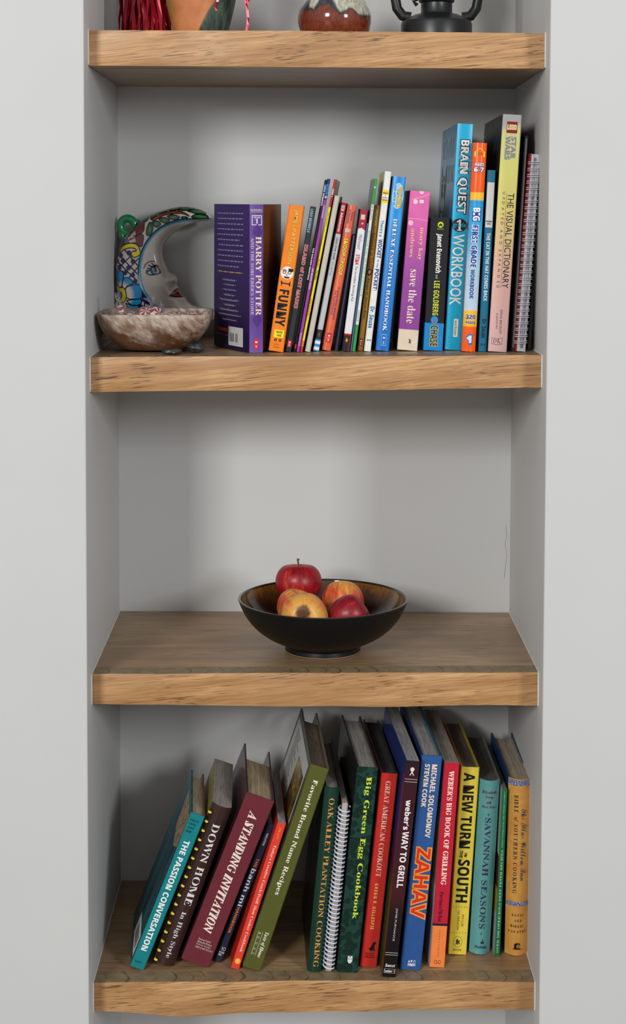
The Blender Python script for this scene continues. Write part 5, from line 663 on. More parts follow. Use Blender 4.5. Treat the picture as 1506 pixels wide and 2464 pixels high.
# open-standing purple paperback
def purple_book():
    M, H, T = pose((600.7, 492.4), (633.5, 492.4), (599.9, 849.5), (632.3, 849.5), 2)
    root = empty('paperback_book', M, 'purple paperback standing slightly open with back cover text turned outward', 'book', G2)
    aL, aR, w = math.radians(24.5), math.radians(9.5), 0.132
    dl = Vector((-math.sin(aL), math.cos(aL), 0)); dr = Vector((math.sin(aR), math.cos(aR), 0))
    def board(name, o, d, nrm, mt):
        mb = MB(); rows = []
        for k in range(9):
            a = k/8; p = o + d*(w*a) + nrm*(0.004*math.sin(a*math.pi)*(1 if name == 'back_cover' else .5))
            rows.append([p + Vector((0, 0, 0)), p + Vector((0, 0, H)), p - nrm*0.0006 + Vector((0, 0, H)), p - nrm*0.0006])
        mb.quad_grid(rows, wrap=True); mb.face(rows[0]); mb.face(rows[-1][::-1]); return mb.build(name, mt, root, smooth=0.6)
    nL = Vector((-dl.y, dl.x, 0)); nR = Vector((dr.y, -dr.x, 0))
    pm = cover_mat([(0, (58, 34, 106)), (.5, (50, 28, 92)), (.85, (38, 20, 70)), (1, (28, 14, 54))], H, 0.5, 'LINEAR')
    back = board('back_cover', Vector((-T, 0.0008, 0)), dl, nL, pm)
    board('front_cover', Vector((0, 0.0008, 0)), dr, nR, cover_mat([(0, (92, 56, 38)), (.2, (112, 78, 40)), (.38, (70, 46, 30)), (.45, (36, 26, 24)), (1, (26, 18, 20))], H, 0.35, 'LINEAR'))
    mb = MB(); mb.quad_grid([[(-T + T*k/8, -0.0005*math.sin(math.pi*k/8), z) for k in range(9)] + [(-T*(k/8), 0.0008, z) for k in range(9)] for z in (0, H)], wrap=True)
    mb.face([(-T, .0002, H), (0, .0002, H), (0, .0008, H), (-T, .0008, H)])
    mb.build('spine', cover_mat([(0, (98, 62, 150)), (.16, (84, 46, 136)), (.5, (96, 58, 150)), (.8, (86, 50, 138)), (1, (110, 78, 160))], H, 0.35, 'LINEAR'), root)
    pl = page_mat((205, 192, 168)); mb = MB()
    for s, o, d, n in ((0, Vector((-T, .002, 0)), dl, nL), (1, Vector((0, .002, 0)), dr, nR)):
        mid = Vector((-T/2, .002, 0)); i0 = o - n*0.0012; i1 = i0 + d*(w - .001)
        wedge = d*(w - .004) - n*(0.011 if s == 0 else 0.009); j1 = mid + wedge
        q = [i0, i1, j1, mid]
        mb.quad_grid([[p + Vector((0, 0, .0002)) for p in q], [p + Vector((0, 0, H - .0002)) for p in q]], wrap=True)
        mb.face([p + Vector((0, 0, H - .0002)) for p in q])
    mb.build('pages', pl, root)
    sf = Surf(lambda a, b, l: (-T + a*T, -0.0005*math.sin(math.pi*max(0, min(1, a))) - l - .0001, H*(1-b)))
    def lp(a, b, l):
        k = 1 - a; p = Vector((-T, .0008, H*(1-b))) + dl*(w*k) + nL*(0.004*math.sin(k*math.pi) + l); return tuple(p)
    lf = Surf(lp)
    CR = (226, 206, 178)
    L = lambda *a, **k: lettering(root, sf, *a, **k)
    L('ROWLING', .032, .045, .07, .95, CR, 'serif', 'h', name='author_lettering')
    patch(root, sf, 'rule', .050, .052, .07, .95, CR, 1)
    patch(root, sf, 'year_frame', .074, .14, .17, .9, WH, 1, 'frame', hole=.06)
    L('YEAR', .083, .094, .3, .78, WH, 'serifb', 'h', name='year_lettering'); L('1', .098, .127, .43, .64, WH, 'serifb', 'h', name='year_lettering')
    L('HARRY POTTER', .2155, .748, .46, .88, CR, 'serifb')
    L("AND THE SORCERER'S STONE", .225, .745, .10, .33, (196, 176, 200), 'serifb')
    for k, s in enumerate((.18, .77)):
        patch(root, sf, 'diamond', s - .05, s + .06, .2, .95, (74, 38, 122), 0, 'poly', [(.5,0),(1,.5),(.5,1),(0,.5)])
    patch(root, sf, 'publisher_mark', .906, .976, .34, .68, (206, 28, 44), 0)
    patch(root, sf, 'publisher_mark', .918, .934, .43, .6, WH, 1, 'poly', [(0,.2),(.5,.45),(1,.2),(1,.9),(.5,1),(0,.9)])
    L('S', .949, .965, .46, .57, WH, 'serifb', 'h', name='publisher_mark', level=1)
    # back cover: paragraph of small print, gold rule, award lines, publisher strip and barcode
    g = random.Random(3); mb = MB(); PB = 0.00035
    def pt(a, b): return lf.p(a, b, 2)
    for k in range(11):
        b = .060 + k*.0365; a = .14 if k != 6 else .19; end = .86 if k not in (5, 10) else .78
        while a < end:
            wd = min(g.uniform(.03, .085), end - a); mb.quad_grid([[pt(a, b), pt(a + wd*.5, b - .0008), pt(a + wd, b)], [pt(a, b + .0062), pt(a + wd*.5, b + .0075), pt(a + wd, b + .0062)]]); a += wd + .016
    mb.build('small_print', ink((150, 140, 170)), back)
    mb = MB()
    for k in range(24):
        a = .14 + k*.03; h = .0016 + .003*abs(math.sin(k*.55)); mb.quad_grid([[pt(a, .468 - h), pt(a + .022, .468 - h)], [pt(a, .468 + h), pt(a + .022, .468 + h)]])
    mb.build('gold_rule', ink((196, 168, 90)), back)
    for k, (tx, a0, a1) in enumerate((('A New York Times Bestseller', .35, .68), ('A USA Today Bestseller', .38, .66), ('A Publishers Weekly Best Book', .34, .68), ("Booklist Editors' Choice", .38, .65),
                           ('Winner of the National Book Award UK', .25, .74), ('An ALA Notable Book', .38, .66), ('Winner of the Gold Medal Smarties Prize', .25, .73), ('A New York Public Library Best Book of the Year', .2, .78), ('Parenting Book of the Year Award', .32, .68))):
        b = .515 + k*.0345
        lettering(back, lf, tx, b, b + .014, a0, a1, (190, 182, 204), 'serif', 'h', name='award_line')
        for aa in (a0 - .03, a1 + .02): patch(back, lf, 'award_line', b + .002, b + .011, aa, aa + .014, (200, 172, 92), 1, 'poly', [(0,0),(1,.5),(0,1)])
    patch(back, lf, 'publisher_strip', .858, .884, .1, .49, (176, 24, 40), 1); lettering(back, lf, 'SCHOLASTIC', .863, .879, .18, .47, (214, 150, 156), 'sans', 'h', name='publisher_strip')
    lettering(back, lf, 'www.scholastic.com', .897, .912, .1, .48, (150, 140, 170), 'sans', 'h', name='small_print')
    patch(back, lf, 'barcode_label', .842, .972, .50, .86, (205, 205, 206), 1)
    mb = MB()
    for k in range(22):
        a = .535 + k*.008 + (.03 if k > 14 else 0); mb.quad_grid([[pt(a, .885), pt(a + g.uniform(.002, .005), .885)], [pt(a, .945), pt(a + .004, .945)]])
    mb.build('barcode', ink((30, 30, 34)), back)
purple_book()

OR = (247, 132, 22)
book('funny', 'paperback_book', 'bright orange paperback with a white cartoon face on its spine', ((694.9,493.5),(730.6,496.8),(642.9,843.5),(681.6,848.4)), 2, .135, 'hard', [(0, OR)], right=[(0, (38, 28, 26))], group=G2, thin=.97)
T_('funny', 'JAMES PATTERSON', .027, .40, .33, .70, (252, 222, 84), 'sans', outline=((110, 70, 20), .035))
P_('funny', 'face_disc', .418, .505, .08, .92, (236, 232, 228), 1, 'disc')
P_('funny', 'face_disc', .435, .455, .12, .5, (150, 152, 158), 2, 'poly', [(0,.3),(.5,0),(1,.5),(.8,1),(.2,1)]); P_('funny', 'face_disc', .43, .452, .56, .88, BK, 2)
for t in (.2, .56): P_('funny', 'face_disc', .448, .47, t, t + .22, BK, 3, 'ring', hole=.65)
P_('funny', 'face_disc', .455, .485, .42, .58, (222, 160, 120), 3, 'poly', [(.4,0),(.6,0),(1,1),(0,1)]); P_('funny', 'face_disc', .485, .499, .3, .72, BK, 3, 'poly', [(0,0),(.5,.3),(1,0),(.8,1),(.2,1)])
T_('funny', 'I', .515, .558, .16, .82, BK, 'monob'); T_('funny', 'FUNNY', .577, .827, .16, .82, BK, 'heavy')
P_('funny', 'box_label', .853, .905, .22, .86, (246, 226, 40), 0); T_('funny', 'BOOK', .86, .876, .36, .76, BK, 'sansb', 'h'); T_('funny', 'ONE', .883, .898, .4, .72, BK, 'sansb', 'h')
for t, ch in ((.28, 'L'), (.58, 'B')):
    P_('funny', 'publisher_mark', .913, .933, t, t + .18, BK, 0, 'disc'); T_('funny', ch, .917, .929, t + .06, t + .12, OR, 'serifb', 'h', name='publisher_mark')
T_('funny', 'Little,', .946, .958, .3, .68, (190, 84, 20), 'serif', 'h', name='publisher_mark'); T_('funny', 'Brown', .964, .977, .3, .68, (190, 84, 20), 'serif', 'h', name='publisher_mark')

book('bion', 'paperback_book', 'charcoal paperback with red island title, right of the orange book', ((745.9,498.5),(760.5,498.5),(685.6,846.3),(700.3,848)), 2, .125, 'paper', [(0, (38, 42, 50)), (.12, (52, 56, 64)), (.2, (34, 36, 42)), (1, (34, 38, 46))], left=[(0, (20, 18, 18))], interp='LINEAR', group=G2, thin=.95)
T_('bion', 'LEGO BIONICLE', .016, .178, .15, .62, (150, 190, 205), 'sansb')
T_('bion', 'ISLAND of LOST MASKS', .26, .70, .15, .8, (206, 62, 70), 'sansb', outline=((214, 196, 198), .03))
scholastic('bion', .922, .968, .15, .78)
book('ninja', 'paperback_book', 'thin black paperback with small white title before the purple reader', ((781.5,433.7),(786,433.7),(704.3,848),(711.2,848)), 2, .15, 'paper', [(0, (22, 22, 24))], left=[(0, (26, 26, 30))], group=G2, thin=.9)
T_('ninja', 'LEGO NINJAGO', .03, .15, .15, .85, WH, 'heavy'); T_('ninja', 'THE GOLDEN WEAPONS', .395, .58, .15, .85, WH, 'sansb'); P_('ninja', 'publisher_mark', .955, .98, .15, .85, (190, 30, 40))
book('tooth', 'paperback_book', 'thin purple early reader with a navy and blue top', ((787,431.3),(795.2,431.3),(712,847),(720.3,848)), 2, .15, 'paper', [(0, (30, 52, 120)), (.03, (52, 158, 214)), (.085, (30, 52, 120)), (.12, (150, 62, 156))], left=[(0, (44, 52, 108))], group=G2, thin=.9)
T_('tooth', 'READING', .033, .082, .15, .85, (20, 60, 150), 'heavy'); T_('tooth', '3', .095, .112, .2, .8, WH, 'sansb'); T_('tooth', 'COLE/KLEPNER', .15, .225, .25, .75, (236, 190, 236), 'sansb')
T_('tooth', 'THE MISSING TOOTH', .515, .635, .2, .8, (226, 200, 230), 'sansb'); T_('tooth', 'RANDOM HOUSE', .89, .965, .25, .75, (222, 180, 226), 'sansb')
book('kite', 'paperback_book', 'thin yellow paperback with red top and olive front cover', ((803,432.8),(809.8,432.8),(721.3,848),(727.3,848)), 2, .15, 'paper', [(0, (196, 30, 34)), (.16, (244, 216, 20)), (.93, (230, 120, 30)), (.965, (206, 36, 36))], left=[(0, (20, 20, 22))], right=[(0, (126, 112, 66))], group=G2, thin=.9, yaw=-3)
T_('kite', 'LEVEL 1', .055, .10, .2, .8, WH, 'heavy'); T_('kite', 'Easy Readers', .19, .27, .2, .75, (210, 120, 20), 'sansb'); T_('kite', 'Reader', .46, .51, .2, .7, (190, 60, 30), 'itb'); T_('kite', 'The Kite', .525, .58, .2, .75, BK, 'sansb'); T_('kite', 'with Activities', .69, .79, .2, .75, (206, 70, 40), 'sansb')
book('beige', 'hardcover_book', 'untitled beige hardback leaning between yellow and red-topped books', ((803,472),(817,473),(731,847),(746,848)), 2, .15, 'hard', [(0, (196, 190, 176))], left=[(0, (34, 58, 46))], right=[(0, (150, 150, 140))], group=G2, thin=.88, rough=.5, yaw=-2.5)
book('battle', 'hardcover_book', 'pale grey hardback with red top and blue-striped foot', ((818.6,487.6),(834.5,488.5),(751,843.6),(766.9,846.3)), 2, .15, 'hard', [(0, (166, 22, 36)), (.21, (196, 196, 198)), (.855, (34, 36, 40))], left=[(0, (70, 76, 74))], group=G2, thin=.88, yaw=-2)
P_('battle', 'publisher_mark', .02, .055, .2, .75, (206, 200, 200)); T_('battle', 'DK', .026, .049, .3, .65, (150, 30, 40), 'serifb', name='publisher_mark'); T_('battle', 'Adventures', .067, .195, .3, .72, WH, 'sansb')
T_('battle', 'LEGO STAR WARS', .235, .385, .35, .68, (50, 52, 56), 'sansb'); T_('battle', 'INTO BATTLE!', .395, .49, .35, .65, (110, 112, 116), 'sans')
P_('battle', 'stripe', .875, .905, .35, .7, (96, 74, 60), 1, 'disc')
for k in range(4): P_('battle', 'stripe', .921 + k*.02, .932 + k*.02, .02, .98, (222, 226, 230) if k % 2 else (50, 140, 200)); P_('battle', 'stripe', .932 + k*.02, .941 + k*.02, .02, .98, (50, 140, 200) if k % 2 else (222, 226, 230))
book('snoop', 'paperback_book', 'salmon orange paperback with bubbly yellow title lettering', ((836.3,494.9),(857.3,497.6),(771.5,844.5),(795.2,845.4)), 2, .135, 'soft', [(0, (226, 100, 62)), (.5, (234, 106, 66)), (1, (228, 98, 60))], left=[(0, (190, 70, 46))], right=[(0, (28, 26, 36))], interp='LINEAR', group=G2, thin=.92, yaw=-1.5)
T_('snoop', 'KIRK', .045, .105, .55, .72, (120, 60, 120), 'sansb'); T_('snoop', 'SCROGGS', .03, .125, .2, .38, (120, 60, 120), 'sansb'); T_('snoop', 'BOOK 1', .16, .185, .15, .78, WH, 'heavy', 'h')
T_('snoop', 'SNOOP TROOP', .225, .48, .22, .72, (240, 206, 40), 'heavy', outline=((120, 60, 60), .05)); T_('snoop', 'IT CAME FROM BENEATH', .56, .785, .55, .72, (100, 54, 120), 'sansb'); T_('snoop', 'THE PLAYGROUND', .585, .755, .25, .42, (100, 54, 120), 'sansb')
scholastic('snoop', .88, .945, .25, .78)
book('navy', 'paperback_book', 'short dark navy paperback with no title beside the salmon book', ((846.3,567),(855.4,568),(799.8,844.5),(815,845.4)), 2, .12, 'soft', [(0, (32, 32, 58))], left=[(0, (24, 24, 40))], group=G2, rough=.25, thin=.88, yaw=-1)
book('stink', 'paperback_book', 'white paperback with crimson flag top and black foot', ((865.5,504.9),(883.7,506.7),(819.8,846.3),(840,847.2)), 2, .13, 'paper', [(0, (166, 30, 58)), (.125, (230, 229, 230)), (.875, (170, 24, 40)), (.885, (26, 26, 30))], left=[(0, (70, 70, 80))], group=G2, thin=.92, yaw=-.5)
P_('stink', 'flag_notch', .125, .146, 0.0, 1.0, (166, 30, 58), 0, 'poly', [(0,0),(1,0),(1,1),(.5,.15),(0,.6)]); P_('stink', 'picture', .035, .07, .2, .75, (204, 196, 180), 1); T_('stink', '1', .085, .103, .4, .6, WH, 'sansb')
T_('stink', 'McDonald', .175, .28, .25, .7, (110, 110, 120), 'sani'); T_('stink', 'STINK', .315, .39, .2, .72, (206, 40, 50), 'heavy'); T_('stink', 'The Incredible Shrinking Kid', .397, .645, .25, .65, (50, 50, 56), 'sani')
P_('stink', 'picture', .90, .935, .3, .65, (226, 150, 40), 1, 'poly', [(0,.6),(.4,0),(.6,.5),(1,.3),(.7,1),(.2,.9)]); P_('stink', 'edge_band', .885, 1, .86, .98, (160, 26, 50), 1)
book('steel', 'paperback_book', 'very thin steel blue booklet between two white-spined books', ((882,537.8),(884.7,537.8),(840.8,846.3),(846.3,847)), 2, .14, 'paper', [(0, (78, 106, 140))], left=[(0, (60, 84, 112))], group=G2)
book('empire', 'paperback_book', 'thin white reader with green bands at head and foot', ((900.4,430),(907.8,431),(845.8,846),(854.6,847)), 2, .15, 'paper', [(0, (50, 160, 72)), (.145, (224, 228, 224)), (.84, (46, 158, 70))], left=[(0, (88, 94, 90))], group=G2, thin=.9)
T_('empire', 'DK', .045, .055, .2, .8, WH, 'heavy', 'h'); T_('empire', 'DK READERS', .15, .24, .2, .75, (140, 140, 140), 'serif'); T_('empire', 'LEGO STAR WARS: THE EMPIRE STRIKES BACK', .30, .68, .2, .8, (120, 190, 140), 'serif'); T_('empire', 'GRANGE', .76, .825, .2, .7, (150, 150, 150), 'serif')
MU = (176, 126, 38)
book('ranger', 'paperback_book', 'mustard paperback with maroon title and round picture', ((899.5,494.3),(913,495.3),(856.6,844.2),(873.1,845.2)), 2, .135, 'paper', [(0, (150, 104, 44)), (.2, MU), (.8, MU), (1, (160, 112, 32))], interp='LINEAR', left=[(0, (130, 96, 40))], group=G2, thin=.9)
T_('ranger', 'MESSNER', .03, .14, .3, .7, (222, 200, 150), 'sani'); P_('ranger', 'title_band', .19, .425, .1, .2, (110, 40, 24)); T_('ranger', 'RANGER in TIME', .19, .43, .22, .8, (112, 30, 22), 'sansb', outline=((206, 160, 80), .03))
P_('ranger', 'picture', .43, .485, .05, .95, (88, 48, 30), 1, 'disc'); P_('ranger', 'picture', .445, .47, .3, .7, (190, 150, 110), 2, 'disc'); T_('ranger', 'Danger in Ancient Rome', .50, .785, .25, .72, (44, 34, 30), 'itb'); scholastic('ranger', .915, .97, .15, .75, (140, 30, 30))
book('wocket', 'hardcover_book', 'tall thin white hardback with yellow burst and blue title', ((924.8,412.4),(942.3,414.4),(874.7,845.2),(891.7,847)), 2, .17, 'hard', [(0, (236, 235, 230))], left=[(0, (206, 178, 50))], right=[(0, (110, 100, 40))], group=G2, thin=.93)
P_('wocket', 'burst', .103, .175, .02, .98, (246, 206, 40)); P_('wocket', 'burst', .122, .162, .05, .95, (240, 236, 226), 1, 'poly', [(0,.3),(.15,0),(.3,.25),(.5,0),(.7,.25),(.85,0),(1,.3),(1,.7),(.85,1),(.7,.75),(.5,1),(.3,.75),(.15,1),(0,.7)])
for k, tx in enumerate(('BRIGHT', '&', 'EARLY', 'BOOKS')): T_('wocket', tx, .116 + k*.0125, .124 + k*.0125, .12 if k != 1 else .42, .88 if k != 1 else .58, (30, 30, 34), 'heavy', 'h', name='series_lettering')
BL_ = (28, 66, 150); T_('wocket', "There's a", .27, .36, .25, .75, (40, 120, 170), 'sansb'); T_('wocket', 'WOCKET', .375, .48, .25, .85, BL_, 'heavy'); T_('wocket', 'in my', .488, .533, .3, .7, (40, 130, 180), 'sansb'); T_('wocket', 'POCKET!', .54, .66, .25, .85, BL_, 'heavy')
T_('wocket', 'Dr. Seuss', .75, .87, .2, .85, (30, 110, 170), 'heavy'); T_('wocket', 'BE18', .932, .942, .25, .85, (80, 80, 84), 'sansb', 'h')
BLU = (12, 128, 214)
book('deluxe', 'paperback_book', 'thick bright blue paperback with white slab title lettering', ((942.3,425),(976.5,427),(900.4,843.2),(935.5,846)), 2, .15, 'soft', [(0, (30, 140, 220)), (.25, (24, 150, 228)), (.5, BLU), (1, (16, 110, 200))], interp='LINEAR', left=[(0, (40, 50, 60))], right=[(0, (22, 26, 40))], group=G2, thin=.94, rough=.28, bulge=.0016)
P_('deluxe', 'logo_glow', .035, .185, .1, .95, (150, 208, 240), 0, 'disc'); T_('deluxe', 'POKéMON', .055, .175, .5, .84, (240, 196, 40), 'heavy', outline=((36, 64, 150), .06)); T_('deluxe', 'Gotta catch em all!', .05, .165, .22, .4, (60, 70, 150), 'itb')
T_('deluxe', 'DELUXE ESSENTIAL HANDBOOK', .24, .885, .38, .66, (236, 240, 244), 'serifb', outline=((30, 96, 170), .05))
P_('deluxe', 'publisher_mark', .905, .97, .35, .72, (150, 206, 240), 1, 'frame', hole=.05); P_('deluxe', 'publisher_mark', .917, .93, .46, .62, (220, 236, 244), 1, 'poly', [(0,.2),(.5,.45),(1,.2),(1,.9),(.5,1),(0,.9)]); T_('deluxe', 'S', .945, .96, .48, .6, (220, 236, 244), 'serifb', 'h', name='publisher_mark')
book('date', 'paperback_book', 'pink to purple paperback with cream foot', ((984.2,459.2),(1037.9,463.1),(955,842.2),(1003.7,845.2)), 2, .135, 'paper', [(0, (232, 108, 176)), (.2, (222, 98, 172)), (.42, (172, 80, 162)), (.6, (146, 66, 152)), (.868, (140, 60, 148)), (.872, (226, 208, 182)), (1, (228, 212, 188))], interp='LINEAR', left=[(0, (92, 34, 100))], group=G2, thin=.95, rough=.4)
T_('date', 'mary kay', .225, .43, .6, .86, (240, 190, 130), 'serif'); T_('date', 'andrews', .235, .415, .22, .42, (240, 190, 130), 'serif'); T_('date', 'save the date', .49, .83, .34, .74, (240, 214, 200), 'serif')
P_('date', 'bulb', .0, .018, .45, .7, (246, 200, 214), 0, 'poly', [(0,0),(1,0),(.8,.8),(.5,1),(.2,.8)]); P_('date', 'bulb', .052, .083, .2, .42, (246, 200, 206), 0, 'disc'); P_('date', 'bulb', .185, .218, .04, .28, (244, 190, 206), 0, 'disc')
P_('date', 'garland', .01, .055, .1, .99, (246, 196, 190), 0, 'poly', [(0,.95),(.3,.75),(.7,.4),(1,0),(1,.06),(.7,.46),(.3,.81),(0,1)]); P_('date', 'garland', .172, .182, .02, .99, (246, 190, 190), 0, 'poly', [(0,.1),(.5,0),(1,.7),(1,.9),(.5,.25),(0,.35)])
T_('date', '8', .052, .075, .5, .72, (250, 224, 232), 'heavy', 'down', name='publisher_mark'); P_('date', 'publisher_mark', .925, .955, .52, .68, (120, 50, 110), 0, 'poly', [(0,0),(.4,.2),(.6,0),(.6,.4),(1,.3),(.7,.7),(1,1),(0,1),(.3,.6)])
book('chase', 'paperback_book', 'stout black paperback with blue jigsaw foot', ((1034,524.4),(1082.8,525.7),(1015.8,843.4),(1064.5,845.1)), 2, .11, 'paper', [(0, (26, 26, 32)), (.79, (20, 136, 212))], left=[(0, (16, 16, 20)), (.79, (18, 110, 180))], group=G2, thin=.95, rough=.25, bump=.15)
P_('chase', 'publisher_mark', .03, .075, .38, .68, (214, 218, 40), 0, 'disc'); P_('chase', 'publisher_mark', .04, .065, .44, .62, (40, 44, 20), 1, 'poly', [(.5,0),(1,.4),(1,1),(.6,1),(.6,.7),(.4,.7),(.4,1),(0,1),(0,.4)]); T_('chase', 'BANTAM', .081, .088, .36, .68, (180, 184, 50), 'sansb', 'h', name='publisher_mark')
T_('chase', 'Janet Evanovich', .12, .415, .33, .68, (238, 236, 226), 'heavy'); T_('chase', 'and', .428, .457, .42, .56, (200, 200, 200), 'sans'); T_('chase', 'LEE GOLDBERG', .475, .735, .36, .66, (214, 222, 60), 'sansb')
P_('chase', 'jigsaw_knob', .74, .80, .30, .68, (20, 136, 212), 1, 'disc'); T_('chase', 'THE', .762, .797, .42, .58, (24, 22, 22), 'sansb', outline=((226, 190, 60), .04), level=3); T_('chase', 'CHASE', .812, .968, .32, .7, (22, 20, 20), 'sansb', outline=((226, 190, 60), .05))
CY_ = (10, 166, 212)
_, sf, lf, H_, T__ = book('brain', 'workbook', 'tall cyan workbook with white outlined title and dog picture', ((1098.6,298.7),(1139.3,300.4),(1067,843.4),(1107.1,843.4)), 2, .262, 'soft', [(0, (14, 178, 222)), (1, CY_)], left=[(0, (22, 120, 168)), (.6, (20, 110, 156))], group=G2, thin=.95, rough=.25, bulge=.0012)
T_('brain', 'BRAIN QUEST', .072, .395, .2, .82, WH, 'sans', outline=((20, 40, 56), .075)); T_('brain', 'BRAIN QUEST', .072, .395, .2, .82, WH, 'sansb', level=3)
P_('brain', 'grade_disc', .417, .476, .03, .95, (24, 34, 42), 0, 'disc'); T_('brain', '1', .422, .471, .32, .66, WH, 'serifb', 'h', name='grade_lettering'); T_('brain', 'grade', .434, .462, .08, .92, (30, 176, 214), 'sans', 'h', name='grade_lettering', level=3)
T_('brain', 'WORKBOOK', .487, .80, .15, .85, WH, 'sans', outline=(WH, .012)); P_('brain', 'publisher_mark', .862, .942, .5, .78, WH, 0); T_('brain', 'workman', .868, .935, .54, .74, (60, 70, 80), 'sans', name='publisher_mark')
rb = BOOKS['brain'][0]; LT = (150, 186, 200)
lettering(rb, lf, "IT'S FUN", .05, .145, .12, .86, LT, 'serif', 'h', name='cover_lettering'); lettering(rb, lf, 'TO BE', .175, .26, .5, .95, LT, 'serif', 'h', name='cover_lettering')
DK_ = (26, 36, 42); GR = (176, 180, 180)
patch(rb, lf, 'dog_picture', .17, .34, .14, .5, DK_, 1, 'poly', [(.1,.0),(.25,.35),(.5,.3),(.75,.35),(.95,.0),(.95,.6),(.85,1),(.15,1),(.05,.6)]); patch(rb, lf, 'dog_picture', .24, .39, .2, .46, GR, 2, 'poly', [(.45,0),(.55,0),(.65,.4),(1,.8),(.8,1),(.2,1),(0,.8),(.35,.4)])
for a in (.2, .36): patch(rb, lf, 'dog_picture', .225, .262, a, a + .09, GR, 3, 'ring', hole=.6)
patch(rb, lf, 'dog_picture', .30, .33, .29, .36, DK_, 3, 'disc'); patch(rb, lf, 'dog_picture', .375, .46, .1, .46, DK_, 1, 'poly', [(.3,0),(.7,0),(1,1),(0,1)]); patch(rb, lf, 'dog_picture', .395, .46, .18, .4, GR, 2, 'poly', [(.2,0),(.8,0),(.9,1),(.1,1)])
ORG = (250, 96, 20)
book('first', 'workbook', 'orange and blue workbook with yellow bands and navy title', ((1137.6,343.8),(1171.7,344.3),(1108.4,845.9),(1143.7,847.6)), 2, .215, 'soft', [(0, ORG), (.236, ORG), (.237, (250, 196, 50)), (.272, (250, 200, 60)), (.275, (30, 160, 222)), (.45, (70, 180, 226)), (.60, (176, 214, 232)), (.80, (200, 216, 234)), (.803, (252, 196, 40)), (.878, (250, 190, 40)), (.88, ORG), (1, ORG)], interp='LINEAR', left=[(0, (190, 70, 20))], group=G2, thin=.95, rough=.18, bulge=.003)
YE = (246, 214, 50)
P_('first', 'publisher_mark', .024, .068, .12, .88, YE, 0, 'poly', [(.5,0),(1,.45),(1,1),(0,1),(0,.45)])
for t in (.36, .56): P_('first', 'publisher_mark', .042, .062, t, t + .14, (60, 140, 60) if t < .5 else (200, 60, 30), 1, 'poly', [(.5,0),(.7,.3),(1,.4),(.7,.6),(.9,1),(.5,.75),(.1,1),(.3,.6),(0,.4),(.3,.3)])
T_('first', 'AGES', .096, .11, .16, .86, WH, 'heavy', 'h', outline=((30, 70, 150), .07)); T_('first', '6-7', .117, .139, .14, .86, WH, 'heavy', 'h', outline=((30, 70, 150), .07))
T_('first', 'BIG', .31, .372, .26, .78, (240, 240, 246), 'heavy', outline=((40, 60, 150), .09)); T_('first', 'FIRST GRADE', .395, .595, .26, .7, (44, 52, 140), 'heavy', outline=((236, 238, 246), .08)); T_('first', 'WORKBOOK', .605, .745, .32, .62, (60, 70, 150), 'heavy')
T_('first', '320', .822, .843, .14, .86, (56, 56, 130), 'heavy', 'h', outline=(WH, .06)); T_('first', 'PAGES', .853, .866, .16, .86, (56, 56, 130), 'heavy', 'h', outline=(WH, .05))
P_('first', 'arrow', .915, .965, .2, .72, (50, 110, 190), 1, 'poly', [(0,.35),(.5,-.05),(.5,.0),(1,.0),(1,1.05),(.42,1.05),(.42,.7)]); P_('first', 'arrow', .922, .958, .27, .66, (206, 224, 240), 2, 'poly', [(0,.4),(.55,0),(1,0),(1,1),(.5,1),(.5,.65)])
book('cat', 'hardcover_book', 'slim teal hardback with a white label panel near the top', ((1171.7,410),(1192.6,409.8),(1148.5,845.7),(1170.8,847)), 2, .17, 'hard', [(0, (10, 108, 142))], left=[(0, (10, 88, 116))], group=G2, thin=.93)
P_('cat', 'label_panel', .067, .315, .06, .9, (206, 204, 198)); T_('cat', 'BEGINNER', .277, .286, .12, .84, (50, 50, 50), 'heavy', 'h', name='series_lettering'); T_('cat', 'BOOKS', .291, .299, .26, .72, (50, 50, 50), 'heavy', 'h', name='series_lettering')
T_('cat', 'THE CAT IN THE HAT COMES BACK', .345, .72, .28, .72, (226, 234, 236), 'sansb'); T_('cat', 'Dr. Seuss', .82, .925, .25, .75, (14, 26, 40), 'heavy'); T_('cat', 'B-2', .955, .967, .25, .8, (14, 30, 40), 'sansb', 'h')
def foil():
    t = NT('holographic_foil'); vec = t.coord(); z = t.n('ShaderNodeSeparateXYZ', i={0: vec}).outputs[2]
    n = t.noise(vec, 24, 4); f = t.math('ADD', t.math('DIVIDE', z, .31), t.math('MULTIPLY', t.math('SUBTRACT', n, .5), .22))
    t.to(t.ramp(f, [(0, lin((222, 178, 176))), (.3, lin((232, 184, 172))), (.48, lin((236, 200, 152))), (.62, lin((238, 222, 132))), (.8, lin((240, 236, 134))), (.96, lin((232, 232, 160))), (1, lin((190, 190, 190)))]), 'Base Color')
    t.to(.12, 'Metallic'); t.to(.25, 'Roughness'); t.to(.3, 'Coat Weight'); t.bump(t.noise(vec, 55, 3), .25, .001); return t.mt
book('visual', 'hardcover_book', 'tallest book with shimmering gold and pink foil spine', ((1207.9,276),(1255,277.8),(1170.3,847),(1219,848.2)), 2, .272, 'hard', foil(), left=[(0, (50, 50, 52)), (.3, (26, 26, 28))], right=[(0, (20, 20, 24))], group=G2, thin=.95, yaw=-.8, rough=.4)
P_('visual', 'brand_square', .03, .078, .24, .8, (150, 24, 30)); T_('visual', 'LEGO', .043, .063, .28, .76, WH, 'heavy', 'h', outline=((240, 200, 50), .09), name='brand_square'); GY = (146, 148, 140)
T_('visual', 'STAR', .092, .185, .52, .78, GY, 'heavy', outline=((200, 200, 190), .04)); T_('visual', 'WARS', .092, .19, .22, .48, GY, 'heavy', outline=((200, 200, 190), .04))
